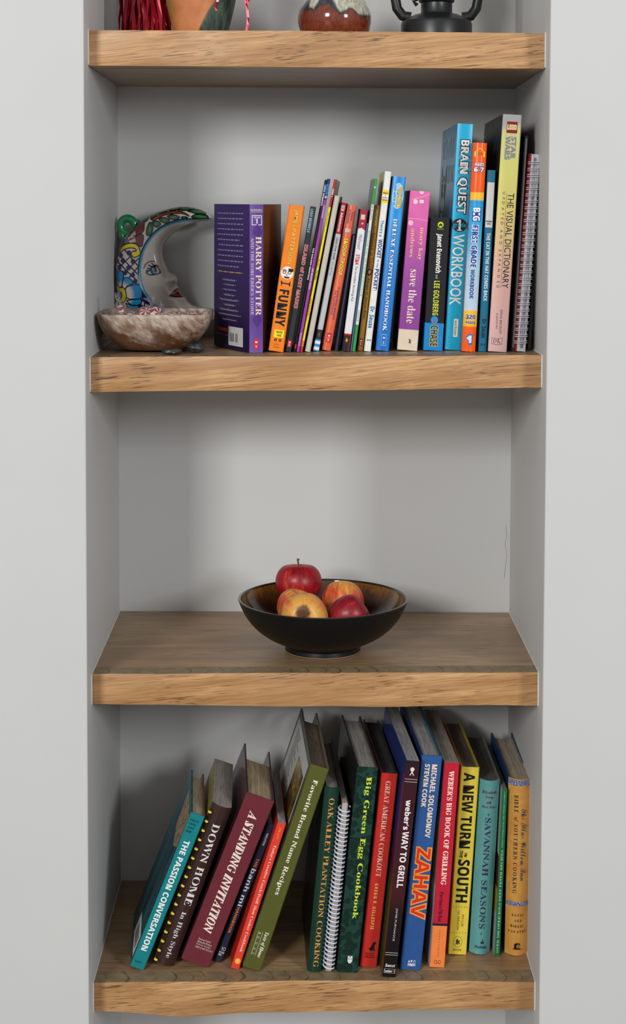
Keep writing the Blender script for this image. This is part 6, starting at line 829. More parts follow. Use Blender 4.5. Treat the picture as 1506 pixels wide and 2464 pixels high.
T_('visual', 'THE VISUAL DICTIONARY', .33, .73, .52, .86, (34, 32, 30), 'sans'); P_('visual', 'rule', .33, .73, .455, .47, (70, 64, 60)); T_('visual', 'UPDATED AND EXPANDED', .325, .73, .24, .38, (70, 64, 60), 'sans', space=1.9)
T_('visual', 'SIMON BEECROFT', .822, .925, .52, .64, (70, 62, 62), 'sans'); T_('visual', '& JASON FRY', .838, .905, .3, .42, (70, 62, 62), 'sans')
P_('visual', 'publisher_mark', .94, .972, .16, .72, (120, 110, 110), 0, 'poly', [(0,.0),(.5,.15),(1,0),(1,.9),(.5,1),(0,.9)]); P_('visual', 'publisher_mark', .943, .969, .19, .69, (212, 190, 190), 1, 'poly', [(0,.0),(.5,.15),(1,0),(1,.9),(.5,1),(0,.9)]); T_('visual', 'DK', .946, .965, .23, .66, (160, 40, 50), 'serif', 'h', name='publisher_mark')
book('blackn', 'notebook', 'thin black notebook with grey page edge beside the foil book', ((1257.5,325.6),(1272,326.4),(1224.5,841.8),(1238.0,845)), 2, .23, 'hard', [(0, (22, 22, 24))], group=G2, thin=.8, rough=.5)
P_('blackn', 'page_edge', .012, .985, .45, .8, (120, 120, 122), 0)
# wire-bound notebook
M, H, T = pose((1273, 371), (1302, 371.4), (1238.4, 847), (1263.6, 848), 2); T *= .9
wb = empty('spiral_notebook', M, 'red and white wire-bound notebook at the right end of the shelf', 'notebook', G2)
mb = MB(); mb.box(-T, -T*.86, 0.001, .2, 0, H); mb.build('front_cover', plain((150, 20, 34), .35), wb)
mb = MB(); mb.box(-T*.845, -T*.08, 0.0005, .198, 0.0005, H - .0005); mb.build('pages', page_mat((216, 214, 222)), wb)
mb = MB(); mb.box(-T*.06, 0, 0.001, .2, 0, H); mb.build('back_cover', plain((196, 188, 180), .5), wb)
mb = MB(); g = random.Random(5)
for k in range(3):
    x = -T*(.3 + .14*k); pts = [(x + .0007*math.sin(j*1.3 + k), -.0001, H*(.02 + .96*j/18)) for j in range(19)]; mb.tube(pts, [.0002 + .0006*g.random()**2 for _ in pts], 4)
mb.build('page_shadow_lines', plain((120, 120, 132), .8), wb)
loop = MB()
for dz in (0, .0026):
    pts = [(-T/2 + (T*.62)*math.cos(a), .002 - .0058*math.sin(a)*1.0, dz + .0006*math.cos(a)) for a in [math.pi*(-.25 + 1.5*k/16) for k in range(17)]]; loop.tube(pts, .00055, 6)
o = None; WM = plain((206, 210, 216), .3, .6)
for k in range(29):
    if o is None: o = loop.build('wire_loop', WM, wb, smooth=True); q = o
    else: q = o.copy(); COL.objects.link(q); q.parent = wb
    q.location = (0, 0, H*(.045 + .905*k/28))
M, H, T = pose((1299, 420), (1305.5, 420), (1269, 842), (1277, 842.4), 2)
k = empty('notebook', M, 'plain black notebook in the shadow against the right wall', 'notebook', G2)
mb = MB(); mb.box(-T, -T*.7, 0, .19, 0, H); mb.box(-T*.3, 0, 0, .19, 0, H); mb.box(-T*.7, -T*.3, 0, .0015, 0, H); mb.build('cover', plain((18, 18, 20), .3), k); mb = MB(); mb.box(-T*.69, -T*.31, .002, .187, .002, H - .002); mb.build('pages', page_mat(), k)
# ------------------------------------------------------------------ cookbooks on the lowest shelf
G4 = 'cookbooks on the lowest shelf'
TEAL = (14, 132, 138)
def art(c1, c2, scale, c3=None, rough=.35, stretch=(1, 1, 1), rot=(0, 0, 0), hi=.6):
    t = NT('printed_cover_art'); n = t.noise(t.coord(scale=stretch, rot=rot), scale, 4, .6)
    st = [(.38, lin(c1)), (hi, lin(c2))] + ([(.72, lin(c3))] if c3 else []); t.to(t.ramp(n, st), 'Base Color'); t.to(rough, 'Roughness'); return t.mt
book('passion', 'hardcover_book', 'teal hardback leaning at the far left of the cookbooks', ((457.3,1952.3),(492.2,1963.9),(309.6,2322.5),(346,2335.8)), 4, .155, 'hard', [(0, TEAL)], left=art((16, 44, 54), (34, 92, 102), 60, None, .3, (1, 1, .15)), right=[(0, (120, 84, 50))], pages=(198, 184, 160), group=G4, thin=.93, yaw=4.6, pd=0.93)
for k, tx in enumerate(('PHILLIPS', 'CORDELL', 'CHURCH', 'MOORE')): T_('passion', tx, .035 + k*.024, .048 + k*.024, .12, .12 + .62*len(tx)/8, (10, 60, 66), 'sansb', 'h', name='author_lettering')
T_('passion', 'THE PASSION CONVERSATION', .17, .885, .26, .68, (236, 238, 236), 'heavy'); T_('passion', 'WILEY', .955, .966, .15, .7, (10, 60, 66), 'serif', 'h', name='publisher_mark')
r, lf = BOOKS['passion'][0], BOOKS['passion'][2]
patch(r, lf, 'barcode_label', .83, .965, .45, .93, (206, 206, 204), 1)
for k in range(9): patch(r, lf, 'barcode', .86, .94, .55 + k*.035, .565 + k*.035 + .006*(k % 3), (30, 30, 32), 2)
patch(r, lf, 'bronze_panel', .03, .30, .35, .98, (150, 128, 96), 1, mt=art((96, 76, 54), (168, 148, 112), 180), shape='poly', pts=[(.0,.0),(1,0),(1,.75),(.6,1),(.1,.8)])
BR_ = (58, 36, 34)
book('down', 'cookbook', 'dark brown comb-bound cookbook with yellow teeth beside the teal hardback', ((502.5,1938),(566,1948),(371,2321),(417.5,2331)), 4, .175, 'soft', [(0, BR_)], left=[(0, (150, 140, 60))], right=[(0, (120, 126, 130))], pages=(176, 170, 160), group=G4, thin=.9, rough=.25, bulge=.007, yaw=2.4)
T_('down', 'DOWN HOME', .108, .62, .38, .74, (222, 216, 214), 'serif'); T_('down', 'In High Style', .66, .95, .38, .66, (216, 210, 208), 'serif')
rt, sf, lf, H, T = BOOKS['down'][:5]; YT = plain((228, 204, 60), .35); WT = plain((214, 214, 206), .35); SL = plain((20, 12, 12), .6)
sl = MB(); sl.quad_grid([[sf.p(a, b, 1) for a in (.03, .07, .12, .16)] for b in (0, 9*.001/H)])
tooth = MB(); tooth.tube([(-T*.99, .006, 0), (-T*.995, .0025, .0002), (-T*.94, .0015, .0003), (-T*.88, .002, .0002)], [.0014, .0018, .0018, .0012], 8)
a = b = None
for k in range(17):
    z = H*(.955 - .93*k/16)
    if a is None: a = sl.build('slot', SL, rt); b = tooth.build('comb_tooth', YT, rt, smooth=True); p, q = a, b
    else:
        p, q = a.copy(), b.copy(); COL.objects.link(p); COL.objects.link(q); p.parent = q.parent = rt
    p.location = (0, 0, z - H); q.location = (0, 0, z - .003)
MA = (112, 44, 56)
book('stand', 'cookbook', 'glossy maroon ring-binder cookbook with cream title', ((589.1,1900.8),(659.8,1927.4),(431.4,2300.9),(502.1,2329.1)), 4, .19, 'hard', [(0, MA)], left=[(0, (70, 34, 42))], right=[(0, (74, 34, 42))], pages=(196, 176, 142), group=G4, thin=.93, rough=.22, bump=.35, yaw=3.8, pd=0.74)
T_('stand', 'A STANDING INVITATION', .09, .815, .33, .64, (236, 222, 210), 'itb', outline=((236, 222, 210), .012))
for k, tx in enumerate(('Dawson United', 'Methodist Women', 'Dawson, Georgia', 'ISBN 0-9627311-0-2')): T_('stand', tx, .855 + k*.016, .867 + k*.016, .3, .3 + .034*len(tx), (206, 180, 176), 'serif', 'h', name='publisher_mark')
NV = (32, 38, 62)
book('banh', 'cookbook', 'short navy cookbook with white and orange title', ((641.6,1980.5),(661.5,1985.5),(512.7,2314.2),(532,2317.5)), 4, .18, 'hard', [(0, NV)], group=G4, thin=.88, pages=(170, 170, 168), yaw=3.9)
T_('banh', 'NGUYEN', .07, .155, .35, .62, (206, 208, 214), 'sansb', name='author_lettering'); OG = (222, 118, 50)
T_('banh', 'THE', .25, .313, .32, .7, OG, 'sansb'); T_('banh', 'banh mi', .325, .595, .2, .82, (206, 210, 220), 'sansb'); T_('banh', 'HANDBOOK', .605, .79, .3, .66, OG, 'sansb')
P_('banh', 'publisher_mark', .893, .918, .55, .9, (200, 204, 212), 0, 'ring', hole=.75); T_('banh', '1', .893, .918, .3, .45, (200, 204, 212), 'sansb', 'h', name='publisher_mark')
for k, tx in enumerate(('TEN SPEED', 'PRESS')): T_('banh', tx, .925 + k*.017, .938 + k*.017, .15, .9 - .25*k, (200, 204, 212), 'sansb', 'h', name='publisher_mark')
RD = (234, 66, 48)
book('crock', 'cookbook', 'slim scarlet slow cooker cookbook next to the olive one', ((664.8,1978.8),(689.7,1985.5),(553.6,2332.4),(575.2,2334)), 4, .19, 'paper', [(0, RD)], left=[(0, (206, 50, 38))], group=G4, thin=.88, pages=(178, 176, 174), yaw=4.1)
T_('crock', 'SWATT', .03, .11, .35, .62, (246, 150, 60), 'serifb', name='author_lettering'); T_('crock', "Today's Creative Crock-Pot\u00ae Slow Cooker Cookbook", .15, .885, .3, .72, (246, 226, 216), 'serif')
P_('crock', 'publisher_mark', .928, .967, .2, .85, (246, 176, 50), 0, 'disc'); T_('crock', 'P', .936, .958, .42, .62, (250, 226, 170), 'serif', 'h', name='publisher_mark')
OL = (88, 92, 36)
book('favor', 'cookbook', 'tall olive green cookbook leaning right, photo on its back cover', ((743.7,1839.8),(792.1,1850.8),(579.1,2327.5),(626.6,2337.4)), 4, .23, 'hard', [(0, OL)], left=[(0, (72, 76, 60))], right=[(0, (120, 110, 80))], group=G4, thin=.93, rough=.35, pages=(120, 104, 92), yaw=4.2, pd=0.82)
T_('favor', 'Favorite Brand Name Recipes', .065, .633, .32, .64, (234, 232, 214), 'serifb'); T_('favor', 'Taste of Home', .815, .94, .52, .78, (236, 234, 222), 'itb'); T_('favor', 'BOOKS', .825, .93, .26, .36, (226, 224, 210), 'sans', space=2.6)
for t in (.22, .44): P_('favor', 'rule', .82, .935, t, t + .015, (226, 224, 210))
r, lf = BOOKS['favor'][0], BOOKS['favor'][2]
patch(r, lf, 'white_panel', .03, .36, .06, .93, (196, 196, 192), 1); patch(r, lf, 'food_photo', .10, .345, .52, .9, (90, 70, 30), 2, mt=art((60, 40, 16), (150, 120, 50), 55, (206, 190, 150)))
g = random.Random(9)
for k in range(16): patch(r, lf, 'small_print', .06 + k*.015, .066 + k*.015, .16, g.uniform(.3, .46), (110, 110, 108), 2)
DG_ = (14, 56, 42)
book('oak', 'cookbook', 'dark green cookbook with tan lettering left of the white spiral', ((778.3,1888.8),(815.8,1894.6),(733.6,2331),(774,2341)), 4, .20, 'round', [(0, DG_)], left=[(0, (18, 20, 18))], right=[(0, (14, 16, 16))], group=G4, thin=.9, rough=.3, pages=(160, 156, 150), bulge=.004, yaw=2.5)
T_('oak', 'OAK ALLEY PLANTATION COOKING', .055, .972, .36, .72, (206, 146, 76), 'serif')
# white coil-bound book
M, H, T = pose((821.5,1935), (838.8,1933.5), (781.2,2341), (798.5,2341.8), 4); T *= .95
cb = empty('spiral_cookbook', M @ Matrix.Rotation(math.radians(3.5), 4, 'Z') @ Matrix.Translation((0, .004, 0)), 'coil-bound book with white plastic spiral between two dark green cookbooks', 'book', G4)
mb = MB(); mb.box(-T, -T*.93, 0, .19, 0, H); mb.box(-T*.07, 0, 0, .19, 0, H); mb.build('cover', plain((60, 60, 58), .4), cb)
mb = MB(); mb.box(-T*.92, -T*.08, .0003, .188, .0004, H - .0004); mb.build('pages', page_mat((206, 190, 182)), cb)
mb = MB(); NC = 38; pts = []
for k in range(NC*16 + 1):
    a = 2*math.pi*k/16; pts.append((-T/2 + T*.82*math.cos(a), .0035 - .0085*math.sin(a)*(1 if math.sin(a) > 0 else .9), H*.02 + H*.955*k/(NC*16)))
mb.tube(pts, .00125, 6); mb.build('spiral_coil', plain((208, 216, 230), .25), cb, smooth=True)
def dimpled():
    t = NT('dimpled_green_ceramic_print'); vec = t.coord(); n = t.n('ShaderNodeTexVoronoi', i={'Vector': vec, 'Scale': 130.0}).outputs['Distance']
    t.to(t.ramp(n, [(.25, lin((12, 44, 37))), (.5, lin((10, 37, 31))), (.66, lin((24, 64, 54)))]), 'Base Color'); t.to(.2, 'Roughness'); t.bump(n, .35, .002); return t.mt
book('egg', 'cookbook', 'thick dimpled dark green cookbook with lime title', ((854.7,1847),(910.3,1847),(805.7,2339.7),(860.4,2341.2)), 4, .222, 'hard', dimpled(), left=[(0, (34, 36, 36))], right=[(0, (40, 44, 44))], group=G4, thin=.93, pages=(176, 172, 166), yaw=4.6, pd=0.95)
T_('egg', 'Big Green Egg Cookbook', .047, .738, .42, .74, (206, 222, 60), 'serifb')
P_('egg', 'publisher_mark', .92, .956, .46, .68, (226, 226, 220), 1, 'poly', [(0,0),(.42,0),(.42,.25),(.58,.25),(.58,0),(1,0),(1,.7),(.7,1),(.3,1),(0,.7)])
for t in (.5, .6): P_('egg', 'publisher_mark', .932, .937, t, t + .04, (14, 40, 34), 2)
RG = (206, 46, 36)
book('cookout', 'cookbook', 'red cookbook with thin cream lettering and black dog mark', ((912.3,1860),(957,1862.9),(862.4,2326.8),(906.5,2328.2)), 4, .23, 'hard', [(0, RG)], left=[(0, (150, 40, 34))], right=[(0, (44, 48, 42))], group=G4, thin=.92, pages=(92, 90, 88), yaw=4.4)
T_('cookout', 'GREAT AMERICAN COOKOUT', .04, .533, .34, .64, (240, 206, 190), 'serif'); T_('cookout', 'GREGG R. GILLESPIE', .567, .805, .36, .56, (240, 196, 110), 'sansb', space=1.25, name='author_lettering')
P_('cookout', 'dog_mark', .868, .92, .3, .82, (26, 16, 16), 0, 'poly', [(.62,.05),(.8,0),(1,.18),(.85,.3),(.82,.6),(.9,.95),(.7,.95),(.68,.75),(.55,.95),(.35,.97),(.3,.8),(0,.72),(.3,.68),(.5,.4)])
for k, tx in enumerate(('BLACK DOG', '& LEVENTHAL', 'PUBLISHERS')): T_('cookout', tx, .926 + k*.0105, .933 + k*.0105, .2, .78, (60, 16, 16), 'serifb', 'h', name='publisher_mark')
MR = (58, 24, 32)
book('grill', 'cookbook', 'dark maroon grilling cookbook with black foot and white title', ((973.5,1829),(1010,1831),(915.8,2349.7),(951.9,2352.6)), 4, .235, 'paper', [(0, (40, 20, 28)), (.085, MR), (.5, (66, 26, 34)), (.62, (70, 24, 30)), (.7, (32, 18, 22)), (.89, (16, 14, 16)), (1, (14, 14, 16))], interp='LINEAR', left=[(0, (40, 60, 130)), (.25, (60, 56, 120)), (.5, (70, 40, 60)), (.62, (70, 84, 40)), (.9, (60, 76, 30))], group=G4, thin=.9, pages=(176, 174, 172), rough=.25, yaw=4.6)
P_('grill', 'brand_mark', .03, .05, .36, .66, (226, 220, 220), 0, 'disc'); P_('grill', 'brand_mark', .05, .068, .34, .68, (226, 220, 220), 0, 'poly', [(.4,0),(.6,0),(1,1),(.8,1),(.6,.5),(.4,.5),(.2,1),(0,1)])
for s in (.084, .096, .886, .896): P_('grill', 'rule', s, s + .0022, .03, .97, (200, 190, 190), 0)
T_('grill', "weber's", .18, .318, .3, .74, (236, 230, 230), 'heavy'); T_('grill', 'WAY TO GRILL', .325, .585, .3, .78, (236, 230, 230), 'heavy'); T_('grill', 'JAMIE PURVIANCE', .68, .832, .42, .6, (214, 206, 206), 'sans', name='author_lettering')
T_('grill', 'Sunset', .938, .953, .12, .86, (230, 228, 228), 'itb', 'h', name='publisher_mark'); P_('grill', 'publisher_mark', .962, .982, .08, .9, (190, 190, 190), 0, 'frame', hole=.05); T_('grill', 'weber', .966, .978, .16, .68, (220, 220, 220), 'heavy', 'h', name='publisher_mark'); P_('grill', 'publisher_mark', .967, .976, .72, .82, (190, 30, 40), 1)
ZB = (34, 84, 150)
book('zahav', 'cookbook', 'royal blue cloth cookbook with huge red and orange lettering', ((1010,1816.7),(1065.6,1819.6),(959.9,2332.4),(1012.3,2335.3)), 4, .235, 'hard', [(0, ZB)], left=[(0, (24, 52, 104))], right=[(0, (40, 90, 120)), (.3, (206, 180, 60)), (.5, (200, 190, 170)), (.7, (30, 70, 110))], group=G4, thin=.93, rough=.55, bump=.12, pages=(186, 184, 184), yaw=4, pd=0.95)
T_('zahav', 'MICHAEL SOLOMONOV', .04, .38, .54, .80, (240, 216, 190), 'heavy', name='author_lettering'); T_('zahav', 'STEVEN COOK', .04, .24, .2, .44, (240, 216, 190), 'heavy', name='author_lettering'); T_('zahav', 'ZAHAV', .43, .755, .24, .9, (214, 52, 30), 'sansb', outline=((246, 150, 50), .07))
T_('zahav', 'HMH', .969, .983, .34, .7, (230, 232, 236), 'heavy', 'h', name='publisher_mark')
for t, sh in ((.34, 'p'), (.47, 'q'), (.6, 'o')): P_('zahav', 'publisher_mark', .954, .966, t, t + .1, (220, 226, 232), 0, 'ring', hole=.7) if sh == 'o' else P_('zahav', 'publisher_mark', .954, .966, t, t + .1, (220, 226, 232), 0, 'poly', [(.5,0),(1,1),(0,1)] if sh == 'p' else [(0,0),(1,.2),(.5,.5),(1,1),(0,.8)])
CRM = (198, 30, 56)
book('bigbook', 'cookbook', 'crimson grilling cookbook with pale orange foot', ((1064.8,1835.5),(1106.3,1835.5),(1030.2,2328),(1069.1,2328.6)), 4, .235, 'paper', [(0, CRM), (.785, (34, 30, 60)), (.795, (250, 138, 70))], left=[(0, (170, 150, 156)), (.6, (206, 206, 214))], group=G4, thin=.9, pages=(172, 164, 152), yaw=3.2)
T_('bigbook', "WEBER'S BIG BOOK OF GRILLING", .04, .595, .34, .7, (246, 216, 200), 'serifb', outline=((246, 216, 200), .012)); T_('bigbook', 'Purviance/McRae', .63, .777, .34, .6, (40, 18, 30), 'serifb', name='author_lettering'); T_('bigbook', 'CHRONICLE BOOKS', .815, .95, .46, .56, (150, 70, 40), 'sans', space=1.6, name='publisher_mark')
for t in (.28, .52): P_('bigbook', 'publisher_mark', .966, .984, t, t + .2, (60, 40, 40), 0, 'ring', hole=.75)
YL = (230, 210, 70)
book('south', 'cookbook', 'yellow cookbook with big black condensed title', ((1105.7,1845.6),(1151.2,1847),(1072,2296.4),(1121.8,2297.8)), 4, .206, 'hard', [(0, YL)], left=[(0, (190, 170, 60))], right=[(0, (190, 174, 60))], group=G4, thin=.93, pages=(136, 124, 118), rough=.45, yaw=2.5)
T_('south', 'A NEW TURN', .03, .432, .18, .78, (24, 24, 22), 'heavy'); T_('south', 'IN', .455, .478, .52, .66, (24, 24, 22), 'heavy'); T_('south', 'THE', .445, .482, .26, .42, (24, 24, 22), 'heavy'); T_('south', 'SOUTH', .492, .722, .2, .84, (24, 24, 22), 'heavy')
for s in (.746, .884):
    for k in range(6): P_('south', 'dot_row', s - .003, s + .003, .1 + k*.15, .128 + k*.15, (30, 30, 24), 0, 'disc')
T_('south', 'HUGH', .785, .85, .6, .72, (150, 76, 40), 'serif', name='author_lettering'); T_('south', 'ACHESON', .765, .87, .36, .48, (150, 76, 40), 'serif', name='author_lettering')
P_('south', 'publisher_mark', .903, .962, .24, .72, (60, 56, 30), 0, 'ring', hole=.94); P_('south', 'publisher_mark', .915, .952, .34, .62, (70, 64, 30), 0, 'poly', [(.1,.3),(.4,0),(.6,.3),(1,.2),(.8,.5),(1,.9),(.6,.7),(.5,1),(.3,.75),(0,1),(.2,.6)]); T_('south', 'POTTER', .971, .982, .25, .7, (140, 70, 40), 'serifb', 'h', name='publisher_mark')
def speckled(c, c2):
    t = NT('aged_jacket'); vec = t.coord(); n = t.noise(vec, 35, 4); s = t.noise(vec, 420, 2)
    t.to(t.mix(t.ramp(s, [(.66, (0,)*3), (.72, (.6,)*3)]), t.mix(n, lin(c), lin(c2)), lin((206, 170, 166))), 'Base Color'); t.to(.38, 'Roughness'); return t.mt
book('savan', 'cookbook', 'weathered turquoise cookbook with rounded spine and navy title', ((1150.6,1876.7),(1203,1881.6),(1124.1,2296.0),(1179.4,2298.5)), 4, .205, 'round', speckled((84, 160, 160), (110, 176, 174)), left=[(0, (70, 110, 108))], right=[(0, (120, 124, 122))], group=G4, thin=.92, pages=(112, 110, 104), bulge=.0085, yaw=1.2)
NB = (56, 50, 82)
for k, (tx, a, b) in enumerate((('Elizabeth', .14, .84), ('Terry', .3, .7), ('with', .37, .6), ('Alexis Terry', .14, .82))): T_('savan', tx, .058 + k*.028, .076 + k*.028, a, b, (110, 56, 90), 'itb', 'h', name='author_lettering')
T_('savan', 'SAVANNAH SEASONS', .212, .85, .36, .64, NB, 'serif'); P_('savan', 'ornament', .185, .203, .42, .58, (50, 90, 90), 0, 'poly', [(.5,0),(.65,.4),(1,.5),(.6,.6),(.5,1),(.4,.6),(0,.5),(.35,.4)]); P_('savan', 'ornament', .872, .888, .42, .56, (50, 90, 90), 0, 'poly', [(.5,0),(.65,.4),(1,.5),(.6,.6),(.5,1),(.4,.6),(0,.5),(.35,.4)])
P_('savan', 'publisher_mark', .912, .938, .48, .66, (44, 56, 80), 0, 'poly', [(.4,0),(.6,0),(.6,.6),(.9,.55),(1,.4),(.9,1),(.1,1),(0,.4),(.1,.55),(.4,.6)]); T_('savan', 'Doubleday', .948, .968, .22, .8, (50, 66, 96), 'itb', 'h', name='publisher_mark')
EM = (14, 122, 74)
book('fryer', 'cookbook', 'slim emerald deep fryer cookbook with upward lettering', ((1206.4,1899.7),(1221.5,1899.7),(1188.5,2300.3),(1202.5,2301)), 4, .19, 'paper', [(0, EM)], left=[(0, (196, 198, 190)), (.4, (110, 40, 30)), (.6, (200, 170, 60)), (.75, (200, 200, 196))], group=G4, thin=.9, pages=(150, 146, 138), yaw=1.1)
T_('fryer', 'OVER 100 DELICIOUS DEEP FRYER RECIPES', .363, .98, .3, .68, (190, 226, 206), 'serif', 'up'); T_('fryer', 'FRIED FOODS FOR THE WHOLE FAMILY!', .012, .348, .35, .62, (150, 206, 176), 'serif', 'up')
def parchment():
    t = NT('parchment_print'); vec = t.coord(); n = t.noise(vec, 22, 4); n2 = t.noise(vec, 90, 3)
    t.to(t.mix(t.ramp(n2, [(.4, (.0,)*3), (.75, (.45,)*3)]), t.ramp(n, [(.35, lin((214, 150, 66))), (.65, lin((222, 172, 84)))]), lin((190, 108, 52))), 'Base Color'); t.to(.4, 'Roughness'); return t.mt
book('willow', 'cookbook', 'parchment yellow cookbook with blue bands at the right end', ((1221.2,1874.4),(1280.8,1877.2),(1211.1,2298.5),(1271.6,2300.5)), 4, .206, 'round', parchment(), left=[(0, (30, 62, 110))], right=[(0, (24, 48, 96))], group=G4, thin=.93, pages=(190, 178, 158), bulge=.0095, yaw=1, pd=0.95)
def chintz():
    t = NT('blue_willow_pattern'); n = t.n('ShaderNodeTexVoronoi', feature='DISTANCE_TO_EDGE', i={'Vector': t.coord(), 'Scale': 520.0}).outputs['Distance']
    t.to(t.ramp(n, [(.06, lin((176, 180, 200))), (.12, lin((54, 62, 126)))]), 'Base Color'); t.to(.4, 'Roughness'); return t.mt
ch = chintz()
for s0, s1 in ((.004, .036), (.694, .717)): P_('willow', 'patterned_band', s0, s1, .005, .995, None, 1, mt=ch)
T_('willow', 'BIBLE', .09, .186, .24, .40, (40, 40, 46), 'serif', space=1.3); T_('willow', 'of', .212, .238, .22, .4, (40, 40, 46), 'ital'); T_('willow', 'SOUTHERN COOKING', .255, .645, .24, .40, (40, 40, 46), 'serif', space=1.25); T_('willow', 'The Blue Willow Inn', .165, .572, .52, .80, (70, 74, 84), 'script')
for k, (tx, a, b) in enumerate((('LOUIS', .24, .72), ('AND', .34, .66), ('BILLIE', .2, .74), ('VAN DYKE', .1, .88))): T_('willow', tx, .762 + k*.0315, .776 + k*.0315, a, b, (60, 44, 34), 'serif', 'h', space=1.4, name='author_lettering')
P_('willow', 'publisher_mark', .925, .963, .36, .64, (26, 22, 20), 1, 'poly', [(0,.3),(.25,.1),(.6,.05),(.75,.2),(.85,0),(.9,.35),(.9,1),(0,1)]); P_('willow', 'publisher_mark', .934, .957, .47, .6, (206, 150, 70), 2, 'poly', [(0,.3),(.5,0),(1,.3),(1,1),(0,1)]); P_('willow', 'publisher_mark', .962, .965, .28, .72, (26, 22, 20), 1)
for k in range(4): P_('willow', 'publisher_mark', .941 + k*.0042, .943 + k*.0042, .5, .57, (26, 22, 20), 3)
# ------------------------------------------------------------------ painted ceramic moon
def moon():
    S = 1/5.792; YF = 0.282
    def wpt(x, y): return at_y(270 + x*S, 480 + y*S, YF)
    out = [(1385,240),(1340,180),(1250,128),(1150,97),(1000,80),(850,97),(700,137),(560,192),(440,252),(330,345),(220,460),(125,560),(92,720),(62,850),(52,1000),(60,1200),(90,1400),(145,1560),(235,1700),(380,1830),(560,1905),(760,1935),(1000,1905),(1250,1810),(1450,1650),(1570,1515),
           (1420,1508),(1250,1500),(1130,1465),(1055,1415),(1010,1350),(972,1290),(955,1240),(908,1192),(898,1160),(914,1125),(908,1075),(868,1028),(795,990),(750,905),(712,800),(700,700),(722,600),(800,500),(900,412),(1010,352),(1150,305),(1270,292),(1350,282)]
    def catmull(P, n=6, closed=True):
        P = np.array(P, float); R = []
        k = len(P)
        for i in range(k if closed else k-1):
            p0, p1, p2, p3 = (P[(i-1) % k], P[i], P[(i+1) % k], P[(i+2) % k]) if closed else (P[max(i-1,0)], P[i], P[i+1], P[min(i+2,k-1)])
            for j in range(n):
                t = j/n; R.append(.5*((2*p1) + (-p0+p2)*t + (2*p0-5*p1+4*p2-p3)*t*t + (-p0+3*p1-3*p2+p3)*t**3))
        if not closed: R.append(P[-1])
        return np.array(R)
    O = catmull(out, 4); step = 5.0
    X, Y = np.meshgrid(np.arange(30, 1600, step), np.arange(60, 1960, step)); pts = np.column_stack((X.ravel(), Y.ravel()))
    def inside(poly, q):
        poly = np.asarray(poly, float); r = np.zeros(len(q), bool); n = len(poly)
        for i in range(n):
            a, b = poly[i], poly[(i+1) % n]
            c = ((a[1] > q[:,1]) != (b[1] > q[:,1]))
            with np.errstate(divide='ignore', invalid='ignore'): xi = a[0] + (q[:,1]-a[1])*(b[0]-a[0])/(b[1]-a[1])
            r ^= c & (q[:,0] < xi)
        return r
    def dist(line, q, closed=False):
        line = np.asarray(line, float); d = np.full(len(q), 1e9); n = len(line)
        for i in range(n if closed else n-1):
            a, b = line[i], line[(i+1) % n]; ab = b-a; L = ab@ab + 1e-9
            t = np.clip(((q-a)@ab)/L, 0, 1); d = np.minimum(d, np.hypot(*(q - a - t[:,None]*ab).T))
        return d
    ins = inside(O, pts); idm = -np.ones(len(pts), int); q = pts[ins]; idm[ins] = np.arange(len(q))
    de = dist(O, q, True)
    wd = 150.0; k = np.clip(de/wd, 0, 1); h = 0.017*np.sqrt(1-(1-k)**2)
    gs = lambda x, y, sx, sy, a: a*np.exp(-((q[:,0]-x)/sx)**2 - ((q[:,1]-y)/sy)**2)
    band = catmull([(1390,262),(1200,272),(1050,268),(900,292),(760,345),(630,432),(525,550),(452,680),(412,820),(395,960),(405,1100),(445,1230),(520,1345),(620,1440),(730,1520),(860,1580),(1000,1625)], 6, False)
    sd = dist(band, q); face = inside(np.vstack((band, [(1570,1640),(1600,1500),(1600,200)])), q)
    h += gs(600, 1150, 170, 220, .004) + gs(868, 1090, 55, 60, .007) + gs(800, 980, 40, 110, .003) - gs(590, 960, 110, 70, .003) + gs(925, 1270, 50, 45, .003) - gs(890, 1200, 60, 22, .002) - gs(900,1345,70,20,.002)
    h += np.where(~face, .0015, 0)*np.clip(sd/20, 0, 1)
    # glaze colours
    C = np.tile(np.array(lin((196, 186, 178))[:3]), (len(q), 1)); LN = lambda c: np.array(lin(c)[:3])
    def fill(poly, c, smooth=True): C[inside(catmull(poly, 5) if smooth else np.array(poly, float), q)] = LN(c)
    def stroke(line, c, w, smooth=True, closed=False):
        C[dist(catmull(line, 5, closed) if smooth else np.array(line, float), q, closed) < w] = LN(c)
    def disc(x, y, rx, ry, c): C[((q[:,0]-x)/rx)**2 + ((q[:,1]-y)/ry)**2 < 1] = LN(c)
    B = (20, 20, 24); NAVY = (24, 28, 96)
    C[face] = LN((200, 190, 182))
    # lattice with dots
    for a, b in (((60,820),(330,1080)),((90,730),(360,1010)),((170,660),(370,900)),((340,700),(80,960)),((380,800),(120,1080)),((390,900),(220,1100))): stroke([a, b], B, 9, False)
    for x, y in ((130,760),(248,725),(165,832),(305,842),(112,925),(242,930),(195,1000),(300,1030),(75,840),(335,1115)): disc(x, y, 33, 36, NAVY)
    for a, b in (((440,1290),(600,1560)),((560,1420),(380,1640)),((470,1400),(440,1620)),((650,1480),(520,1650))): stroke([a, b], B, 9, False)
    for x, y in ((430,1310),(460,1370),(505,1405),(415,1475),(495,1498),(575,1475),(600,1520)): disc(x, y, 32, 36, NAVY)
    # maroon petals
    for poly in ([(225,500),(300,390),(440,255),(462,340),(440,440),(330,490)], [(235,555),(330,500),(440,470),(445,560),(420,640),(360,600),(250,590)], [(120,580),(185,530),(200,600),(120,660)]):
        fill(poly, (108, 40, 50)); stroke(poly + [poly[0]], B, 7)
